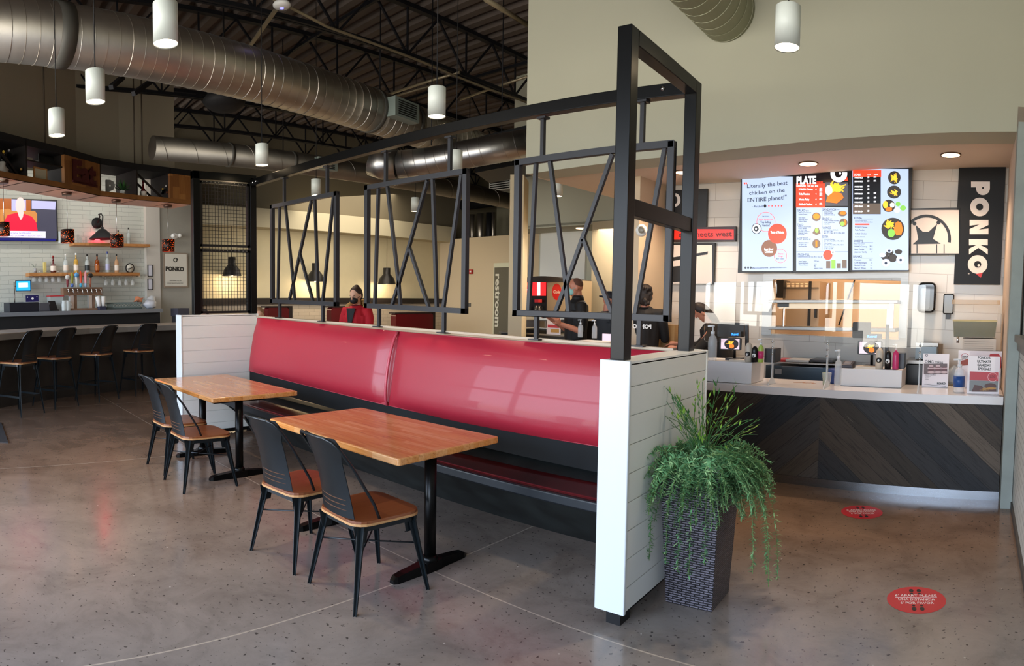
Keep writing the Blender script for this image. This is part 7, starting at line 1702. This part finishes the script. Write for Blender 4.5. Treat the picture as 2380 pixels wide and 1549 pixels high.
    for (s_, e_, w_, *_r) in arms:
        e_, w_ = Vector(e_), Vector(w_); b.tube([L(s_*.07, -.02, 1.37*k), L(s_*sh, -.02, 1.375*k), L(s_*(sh+.02), -.02, 1.33*k).lerp(e_, .2), e_] + ([] if topbuild == 'short' else [e_.lerp(w_, .5), e_.lerp(w_, .93)]), [.075, .075, .066, .055] + ([] if topbuild == 'short' else [.05, .042]), 14)
    fuse(b.build('coat' if topbuild == 'coat' else 'shirt', top, t, at=O), .009)
    b = B()
    for s_ in (-1, 1): b.tube([(s_*.06, 0, .98*k), (s_*.09, 0, .85*k), (s_*.095, .01, .48*k), (s_*.1, -.01, .09*k)], [.115, .095, .07, .06], 14)
    fuse(b.build('trousers', pants, t, at=O), .011)
    b = B()
    for s_ in (-1, 1): b.tube([(s_*.1, -.07, .045), (s_*.105, .03, .045), (s_*.115, .15, .032)], [.045, .045, .034], 12)
    b.build('shoes', M_blackm, t, at=O)
    if gloves is not None:
        b = B()
        for (s_, e_, w_, hdv, hup, curl) in arms: hand(b, w_, hdv, hup, curl, s_, 1.15)
        fuse(b.build('gloves', gloves, t, at=O), .005)
    if extra: extra(t, hd, L, k)
    return t
SK1 = mat('skin_light', '#c79a80', .5); SK2 = mat('skin_tan', '#b0745c', .5)
def phone(p, ex, ey, m, label, w=.036, h=.075):
    ex, ey = Vector(ex).normalized(), Vector(ey).normalized(); n_ = ex.cross(ey); p = Vector(p); b = B()
    b.hexa([tuple(p + ex*i*w + ey*j*h + n_*q*.005) for q in (-1, 1) for i, j in ((-1, -1), (1, -1), (1, 1), (-1, 1))]); tag(b.build('mobile_phone', m, bevel=.002), label, 'phone')
def face_rot(p, target):   # local +y towards target
    d = Vector((target[0]-p[0], target[1]-p[1])); return atan2(d.y, d.x) - pi/2
# woman in a red coat, standing at the far booths, phone in gloved hands
pw = at_d(828, 690, 8.7); Hw = pw.z + .135; lw = (pw.x, pw.y, 0)
def hair_bun(b):
    b.ell((0, -.022, .045), (.084, .092, .088), 16, 12); b.ell((0, -.05, .0), (.08, .07, .09), 14, 10); b.ell((0, -.05, .115), (.04, .04, .03), 12, 8)
def coat_extra(t, hd, L, k):
    b = B(); b.tube([L(-.145, -.0, 1.43*k), L(-.12, -.11, 1.47*k), L(0, -.15, 1.49*k), L(.12, -.11, 1.47*k), L(.145, -.0, 1.43*k)], [.04, .055, .06, .055, .04], 12); fuse(b.build('fur_hood_trim', mat('fur_tan', '#a8844e', .9, bump=1, bscale=120), t, at=(0, 0, 0)), .01)
    b = B(L); b.add([(-.07, .142, 1.42*k), (.07, .142, 1.42*k), (.02, .178, 1.17*k), (-.02, .178, 1.17*k), (0, .165, 1.42*k), (0, .19, 1.18*k)], [(0, 4, 5, 3), (4, 1, 2, 5)], 0, True)
    b.tube([(0, .0, 1.40*k), (0, .005, 1.46*k)], [.1, .066], 14); b.build('black_shirt', M_blackm, t, at=(0, 0, 0))
    b = B(); b.lathe([(.20, .55*k), (.185, .95*k), (.165, 1.1*k)], (0, 0, 0), 20, cap=False); b.build('coat_skirt', mat('coat_red', '#b01222', .8), t, at=(0, 0, 0))
rw = face_rot(lw, (lw[0]+2.2, lw[1]-5.5))
kw = Hw/1.7
tw = person('person standing in a bright red fur-trimmed coat and black mask, looking at a phone', lw, rw, Hw,
       [(-1, (-.22, .02, 1.12*kw), (-.05, .27, 1.16*kw), (.9, .45, .1), (0, .3, -1), 1.0), (1, (.22, .02, 1.12*kw), (.09, .26, 1.15*kw), (-.8, .5, .1), (0, .3, -1), 1.0)],
       SK1, mat('coat_red', '#b01222', .8), mat('jeans_dark', '#1c2028', .8), mat('hair_brown', '#2e1c14', .6), hair_bun, M_blackm, 'coat', .28, 0, .175, coat_extra, mat('glove_lilac', '#c4aec8', .7))
mw = Matrix.Rotation(rw, 4, 'Z'); ph = Vector(lw) + mw @ Vector((.015, .335, 1.185*kw)); phone(ph, mw @ Vector((1, 0, 0)), mw @ Vector((0, .8, .35)), M_black, 'dark phone held by the person in the red coat')
# man with a teal mask beyond the counter
pm = at_d(1340, 672, 8.15); Hm = pm.z + .14; lm = (pm.x, pm.y, 0); rm = face_rot(lm, (lm[0]-4.2, lm[1]-4.6)); km = Hm/1.7
def hair_buzz(b): b.ell((0, -.02, .04), (.079, .088, .085), 16, 12)
def collar(t, hd, L, k):
    b = B(); b.tube([L(-.0, -.02, 1.44*k), L(0, -.02, 1.50*k)], [.085, .07], 16); b.build('polo_collar', M_blackm, t, at=(0, 0, 0))
    b = B(L); b.box(.05, .14, 1.28*k, .11, .15, 1.31*k); b.build('chest_logo', M_white, t, at=(0, 0, 0))
person('person with shaved head and teal mask in black shirt, holding up a phone', lm, rm, Hm,
       [(-1, (-.26, .0, 1.10*km), (-.22, .26, 1.18*km), (-.3, .6, .8), (-.9, -.3, .3), 1.0), (1, (.25, .06, 1.10*km), (.12, .33, 1.24*km), (-.5, .75, .6), (.5, .2, .8), .9)],
       SK2, M_blackm, mat('trouser_black', '#0e0f11', .8), mat('buzz_hair', '#5a3a2c', .8), hair_buzz, mat('mask_teal', '#8fc4c0', .7), 'short', .12, 0, .20, collar)
mm = Matrix.Rotation(rm, 4, 'Z'); ph = Vector(lm) + mm @ Vector((.06, .42, 1.30*km)); phone(ph, mm @ Vector((1, .3, 0)), mm @ Vector((0, .3, 1)), M_black, 'dark phone held up by the person with the teal mask')
# staff member with dark curly hair, seen from behind
ps = at_d(1500, 690, 7.5); Hs = ps.z + .145; ls = (ps.x, ps.y, 0); rs = face_rot(ls, (ls[0]-1.2, ls[1]+4)); ks = Hs/1.7
def hair_curly(b):
    b.ell((0, -.03, .03), (.088, .098, .1), 16, 12); b.ell((0, -.06, -.04), (.085, .07, .1), 14, 10)
    r_ = random.Random(4)
    for i in range(26): a = r_.uniform(0, 2*pi); z_ = r_.uniform(-.13, .1); b.ell((.08*cos(a), -.05+.08*sin(a) if sin(a) < .2 else -.03, z_), (.02, .02, .026), 8, 6)
def back_print(t, hd, L, k):
    b = B(); a = L(.11, -.172, 1.22*k); txt(b, 'PONKO', a, (-1, 0, 0), (0, .0, 1), .045, .22, 0, .05); b.build('shirt_print', M_white, t, at=(0, 0, 0))
person('person with dark curly hair and black printed shirt, seen from behind', ls, rs, Hs,
       [(-1, (-.23, .1, 1.12*ks), (-.14, .34, 1.05*ks), (.1, 1, -.1), (0, 0, 1), .5), (1, (.24, .06, 1.10*ks), (.2, .32, 1.08*ks), (0, 1, -.1), (0, 0, 1), .5)],
       SK2, M_blackm, mat('trouser_black', '#0e0f11', .8), mat('hair_black', '#1a100c', .6), hair_curly, None, 'tee', .1, 0, .185, back_print)
# staff member in a cap, mostly behind the front post
pc_ = at_d(1416, 700, 7.9); Hc = pc_.z + .13; lc = (pc_.x, pc_.y, 0); rc = face_rot(lc, (lc[0]+1.5, lc[1]+3)); kc = Hc/1.7
def cap_hair(b): b.ell((0, -.01, .05), (.086, .1, .07), 16, 12); b.ell((0, -.12, .03), (.055, .05, .014), 12, 8)
person('person in a dark cap and dark shirt, mostly hidden behind the front post', lc, rc, Hc,
       [(-1, (-.23, .1, 1.12*kc), (-.14, .34, 1.05*kc), (.1, 1, -.1), (0, 0, 1), .5), (1, (.24, .06, 1.10*kc), (.2, .32, 1.08*kc), (0, 1, -.1), (0, 0, 1), .5)],
       SK2, mat('shirt_slate', '#23262a', .8), mat('trouser_black', '#0e0f11', .8), mat('cap_navy', '#10131c', .7), cap_hair, None, 'tee', .15, 0, .19)
# staff member in a dark jacket leaning over, right of the post
pl_ = at_d(1636, 716, 7.1); ll = (pl_.x + .16, pl_.y + .28, 0); rl = face_rot(ll, (ll[0]-3, ll[1]-1.3))
def hair_long(b): b.ell((0, -.02, .035), (.085, .1, .095), 16, 12); b.ell((0, -.07, -.06), (.075, .06, .13), 14, 10)
Hl = 1.68; kl = Hl/1.7
person('person with dark hair in a dark jacket leaning over the counter behind the clear guard', ll, rl, Hl,
       [(-1, (-.24, .32, 1.10*kl), (-.2, .56, 1.12*kl), (.1, 1, -.1), (0, 0, 1), .5), (1, (.26, .30, 1.12*kl), (.22, .56, 1.14*kl), (0, 1, -.1), (0, 0, 1), .5)],
       SK2, mat('jacket_dark', '#1c1917', .85), mat('trouser_black', '#0e0f11', .8), mat('hair_black', '#1a100c', .6), hair_long, None, 'coat', .35, .42, .19)
# heads of seated guests seen through the wire mesh
for (px, py, c_, lb) in ((474, 727, 'hair_grey', 'seated person with grey hair, only the top of the head visible through the wire mesh'), (602, 722, 'hair_fair', 'seated person half hidden at the right of the wire mesh')):
    pg = at_d(px, py, 10.6); lg = (pg.x, pg.y, 0); rg = face_rot(lg, (0, 0)); Hg = pg.z + .05; kg = Hg/1.28
    t = thing('person', lb, 'person', lg, rg, None, local=True); hz = Hg-.13
    b = B(); b.ell((0, .0, hz+.01), (.076, .092, .11), 16, 12); b.ell((0, .03, hz-.05), (.055, .06, .07)); b.tube([(0, .1, hz), (0, .115, hz-.02)], [.008, .012], 6); b.tube([(0, -.02, hz-.08), (0, -.02, hz-.2)], [.05, .06], 12)
    for s_ in (-1, 1): b.ell((s_*.078, 0, hz), (.01, .018, .03), 8, 6)
    b.tube([(-.19, 0, hz-.3), (.19, 0, hz-.3)], [.07, .07], 12); b.tube([(0, 0, hz-.22), (0, .02, hz-.5), (0, .0, .48)], [.12, .15, .14], 14)
    for s_ in (-1, 1):
        b.tube([(s_*.2, 0, hz-.3), (s_*.24, .08, hz-.55), (s_*.15, .32, hz-.56)], [.055, .045, .03], 10); hand(b, (s_*.15, .33, hz-.56), (0, 1, 0), (0, 0, 1), .6, s_)
        b.tube([(s_*.1, 0, .5), (s_*.11, .42, .5), (s_*.11, .42, .08)], [.085, .065, .045], 12); b.tube([(s_*.11, .38, .05), (s_*.11, .55, .035)], [.04, .035], 8)
    fuse(b.build('body', SK1, t, at=(0, 0, 0)), .009)
    b = B(); b.ell((0, -.02, hz+.045), (.085, .1, .095), 16, 12); b.ell((0, -.05, hz), (.08, .06, .09)); fuse(b.build('hair', mat(c_, '#4a453e' if c_ == 'hair_grey' else '#8a6a4a', .7), t, at=(0, 0, 0)), .01)
    b = B(); b.tube([(0, -.01, hz-.19), (0, 0, hz-.35), (0, .02, .5)], [.1, .17, .17], 14); b.tube([(-.2, 0, hz-.3), (.2, 0, hz-.3)], [.08, .08], 12)
    for s_ in (-1, 1): b.tube([(s_*.2, 0, hz-.3), (s_*.24, .08, hz-.55), (s_*.16, .29, hz-.56)], [.065, .055, .04], 10)
    fuse(b.build('shirt', mat('guest_shirt', '#3a4048', .8), t, at=(0, 0, 0)), .012)
# service area on the left of the kitchen
vd = 2.3
def kb(b, x0, y0, x1, y1, v0, v1, mi=None, r=0):
    p, q = kv(x0, y0, v0), kv(x1, y1, v0)
    if r: b.rbox(p.x, v0, q.z, q.x, v1, p.z, r, mi, axis='y')
    else: b.box(p.x, v0, q.z, q.x, v1, p.z, mi)
t = thing('soda_fountain', 'red and steel soda fountain with lit drink panel and domed black top', 'drink machine', tuple(KT(kv(1260, 720, vd).x, vd+.3, .9)))
b = B(KT); kb(b, 1205, 652, 1272, 731, vd+.02, vd+.6); b.build('cabinet', M_black, t)
b = B(KT); kb(b, 1272, 651, 1322, 731, vd, vd+.6); b.build('side_panel', mat('fountain_beige', '#b39c7c', .35, .4), t)
p, q = kv(1203, 646, vd), kv(1322, 652, vd); b = B(KT); n_ = 12
b.prism([(p.x + (q.x-p.x)*i/n_, p.z-.03 + .05*sin(pi*i/n_)) for i in range(n_+1)] + [(q.x, q.z-.03), (p.x, q.z-.03)], lambda a, z, w: (a, vd+w, z), -.03, .6); b.build('domed_top', mat('fountain_top', '#2b2522', .4), t)
b = B(KT); kb(b, 1204, 655, 1267, 688, vd-.0, vd+.02); b.build('lit_panel', mat('cola_red', '#c81a20', .3, emit=.75, ecol='#e62428'), t)
P = Pan(vd, lambda x, y: (1190 + x/8.154, 620 + y/8.154), KT, kv); b = B(KT); P.poly(b, [(118, 290), (350, 280), (350, 380), (118, 400)], .004); b.build('panel_flame', mat('cola_orange', '#d8622a', .3, emit=.6, ecol='#e8702c'), t)
b = B(KT); P.text(b, 'Cola', 118, 490, 100, 225, .008, 0, .03); P.rect(b, 480, 290, 540, 550, .006); b.build('panel_script', mat('cola_white', '#f0ecec', .3, emit=.8, ecol='#f4f0f0'), t)
b = B(KT); P.disc(b, 850, 478, 88, 158, .004); b.build('red_disc', mat('cola_disc', '#d02018', .3), t)
b = B(KT); P.text(b, 'Cola', 785, 505, 52, 140, .008, 0, .04); b.build('disc_script', mat('cola_white2', '#e8b8a0', .4), t)
for i, (x, c_) in enumerate(((135, '#b86a3a'), (245, '#1f8a4a'), (345, '#a8c0d8'), (480, '#a01c24'), (545, '#c83028'))):
    b = B(KT); P.rect(b, x-38, 625, x+38, 680, .02); b.build('flavour_button', mat('btn%d' % i, c_, .4, emit=.2, ecol=c_), t)
    b = B(KT); p = P.p(x, 740, .03); b.lathe([(.022, 0), (.03, -.09), (.02, -.11)], p, 10); b.build('nozzle', M_brush, t)
tq = thing('service_counter', 'grey service counter under the soda fountain', 'counter', tuple(KT(kv(1270, 770, vd-.2).x, vd, 0)))
b = B(KT); p, q = kv(1192, 773, vd-.35), kv(1322, 784, vd-.35); b.box(p.x-.3, vd-.35, q.z, q.x, vd+.65, p.z); zsc = p.z; b.build('counter_top', mat('svc_grey', '#7b766c', .4), tq)
b = B(KT); b.box(p.x-.3, vd-.3, 0, q.x-.05, vd+.6, q.z); b.build('counter_base', mat('svc_dark', '#2e2e30', .5), tq)
b = B(KT); p, q = kv(1197, 744, vd-.2), kv(1268, 763, vd-.2); b.rbox(p.x, vd-.2, q.z, q.x, vd+.3, p.z, .02); tag(b.build('drip_cabinet', M_brush), 'brushed steel box under the soda fountain', 'box')
b = B(KT); p, q = kv(1193, 764, vd-.25), kv(1268, 773, vd-.25); b.box(p.x, vd-.25, zsc+.001, q.x, vd+.35, p.z-.005); tag(b.build('black_tray', M_black), 'black tray under the brushed steel box', 'tray')
t = thing('table_sign', 'small red and white leaflet sign by the soda fountain', 'counter sign', tuple(KT(kv(1286, 775, vd-.3).x, vd-.3, zsc))); b = B(KT); p, q = kv(1271, 741, vd-.3), kv(1302, 775, vd-.3); b.box(p.x, vd-.3, zsc+.001, q.x, vd-.29, p.z); b.build('paper', mat('sign_paper', '#d9d0d4', .3, 0, .5, coat=.4), t)
b = B(KT); kb(b, 1273, 755, 1299, 763, vd-.303, vd-.3); b.build('red_band', mat('band_red', '#b93440', .4), t)
b = B(KT); kb(b, 1280, 765, 1299, 774, vd-.303, vd-.3); b.build('food_picture', mat('fries_tan', '#b88a4a', .5), t)
for k in range(1):
    b = B(KT); kb(b, 1303, 743, 1318, 773, vd-.1, vd+.1); tag(b.build('cup_dispenser', mat('cup_disp', '#3a3c44', .4)), 'dark cup dispenser beside the small leaflet sign', 'dispenser')
b = B(KT); kb(b, 1345, 745, 1400, 800, 1.35, 1.5); tag(b.build('steel_fridge', mat('fridge_dark', '#3a3632', .45, .3)), 'dark steel cabinet behind the person with the teal mask', 'cabinet')
b = B(KT); b.lathe([(.001, 0), (.09, 0), (.09, .02), (.001, .02)], tuple(kz(1350, 532, 2.92)), 20); tag(b.build('recessed_downlight', mat('downlight_glow', '#ffd9b0', .5, emit=3.2, ecol='#ffc896')), 'recessed downlight over the service area at far left of the kitchen', 'ceiling light')
p = KT(-5.2, 3.0, 2.8); lamp('AREA', 'service_ceiling_light', tuple(p), 45, (1, .84, .66), 1.6, (p.x, p.y, 0), sizey=1.2)
b = B(KT); q = kv(1540, 775, 1.2); b.box(q.x-.14, 1.2, .9, q.x+.16, 1.4, q.z+.1); tag(b.build('takeaway_bags', mat('kraft', '#a98556', .8)), 'stack of brown paper bags between the two staff members', 'bags')
# ================================================================ nesting: lettering and fittings belong to the part that carries them
def nest(root, part, names):
    ps = [c for c in root.children if c.name.split('.')[0] == part]
    if not ps: return
    p = ps[0]
    for c in [c for c in root.children if c.name.split('.')[0] in names and c is not p]:
        c.parent = p; c.location = c.location - p.location
for o in list(COL.objects):
    if o.parent is not None: continue
    k = o.name.split('.')[0]; kids = {c.name.split('.')[0] for c in o.children}
    if k == 'menu_screen': nest(o, 'display', kids - {'bezel', 'display', 'wall_mount'})
    elif k == 'television': nest(o, 'display', kids - {'bezel', 'display'})
    elif k in ('shop_sign', 'neon_board', 'display_board'): nest(o, 'board' if 'board' in kids else 'panel', kids - {'board', 'panel', 'frame'})
    elif k in ('framed_print', 'framed_poster'): nest(o, 'print', kids - {'print', 'frame'})
    elif k == 'table_sign': nest(o, 'paper', kids - {'paper', 'clear_foot'})
    elif k == 'floor_sticker': nest(o, 'disc', kids - {'disc'})
    elif k == 'cash_register': nest(o, 'tablet', {'tablet_screen', 'bowl_picture', 'fries_picture', 'sauce_picture'}); nest(o, 'pole_display', {'display_text'})
    elif k == 'dining_table': nest(o, 'tabletop', {'top_plate'})
    elif k == 'oven_cabinet': nest(o, 'cabinet', {'vent_slots', 'door_handle', 'panel_seam'})
    elif k == 'beer_tower': nest(o, 'tap_box', {'faucet'})
    elif k == 'order_screen': nest(o, 'blue_display', {'dialog_box'})
    elif k == 'laptop': nest(o, 'lid', {'screen_icons'})
    elif k == 'liquor_bottle': nest(o, 'glass_body', {'paper_label'})
    elif k == 'sauce_shaker': nest(o, 'jar', {'eye_logo', 'eye_pupil'})
    elif k == 'person': nest(o, 'shirt', {'chest_logo', 'shirt_print', 'polo_collar'})
    elif k == 'soda_fountain': nest(o, 'lit_panel', {'panel_flame', 'panel_script'}); nest(o, 'side_panel', {'red_disc', 'disc_script'})
    elif k == 'round_duct': nest(o, 'register_box', {'grille'})
    elif k == 'juice_dispenser': nest(o, 'cooler_base', {'vent_slats'})
def islands(o, name):
    me = o.data; n = len(me.vertices); par = list(range(n))
    def f(a):
        while par[a] != a: par[a] = par[par[a]]; a = par[a]
        return a
    for e in me.edges:
        a, c = f(e.vertices[0]), f(e.vertices[1])
        if a != c: par[a] = c
    gr = {}
    for p in me.polygons: gr.setdefault(f(p.vertices[0]), []).append(p)
    if len(gr) < 2: return
    for g_, ps in gr.items():
        ids = sorted({v for p in ps for v in p.vertices}); mp = {v: i for i, v in enumerate(ids)}
        m2 = bpy.data.meshes.new(name); m2.from_pydata([me.vertices[v].co for v in ids], [], [[mp[v] for v in p.vertices] for p in ps])
        for m in me.materials: m2.materials.append(m)
        m2.polygons.foreach_set('material_index', [p.material_index for p in ps]); m2.polygons.foreach_set('use_smooth', [p.use_smooth for p in ps])
        o2 = bpy.data.objects.new(name, m2); COL.objects.link(o2); o2.parent = o.parent; o2.location = o.location
    bpy.data.objects.remove(o)
for o in list(COL.objects):
    k = o.name.split('.')[0]
    nn_ = {'bolt': 'bolt', 'rivets': 'rivet', 'clear_bolt': 'clear_bolt', 'louvre': 'louvre', 'screen_icons': 'screen_icon', 'vent_slots': 'vent_slot', 'vent_slats': 'vent_slat', 'grille': 'grille_bar', 'eyes': 'eye', 'sauce_bottles': 'sauce_bottle', 'dish_bowls': 'dish_bowl', 'cup_lids': 'cup_lid', 'lid_logos': 'lid_logo', 'dish_pictures': 'dish_picture', 'letter_holes': 'letter_hole'}.get(k)
    if nn_ and o.type == 'MESH': islands(o, nn_)
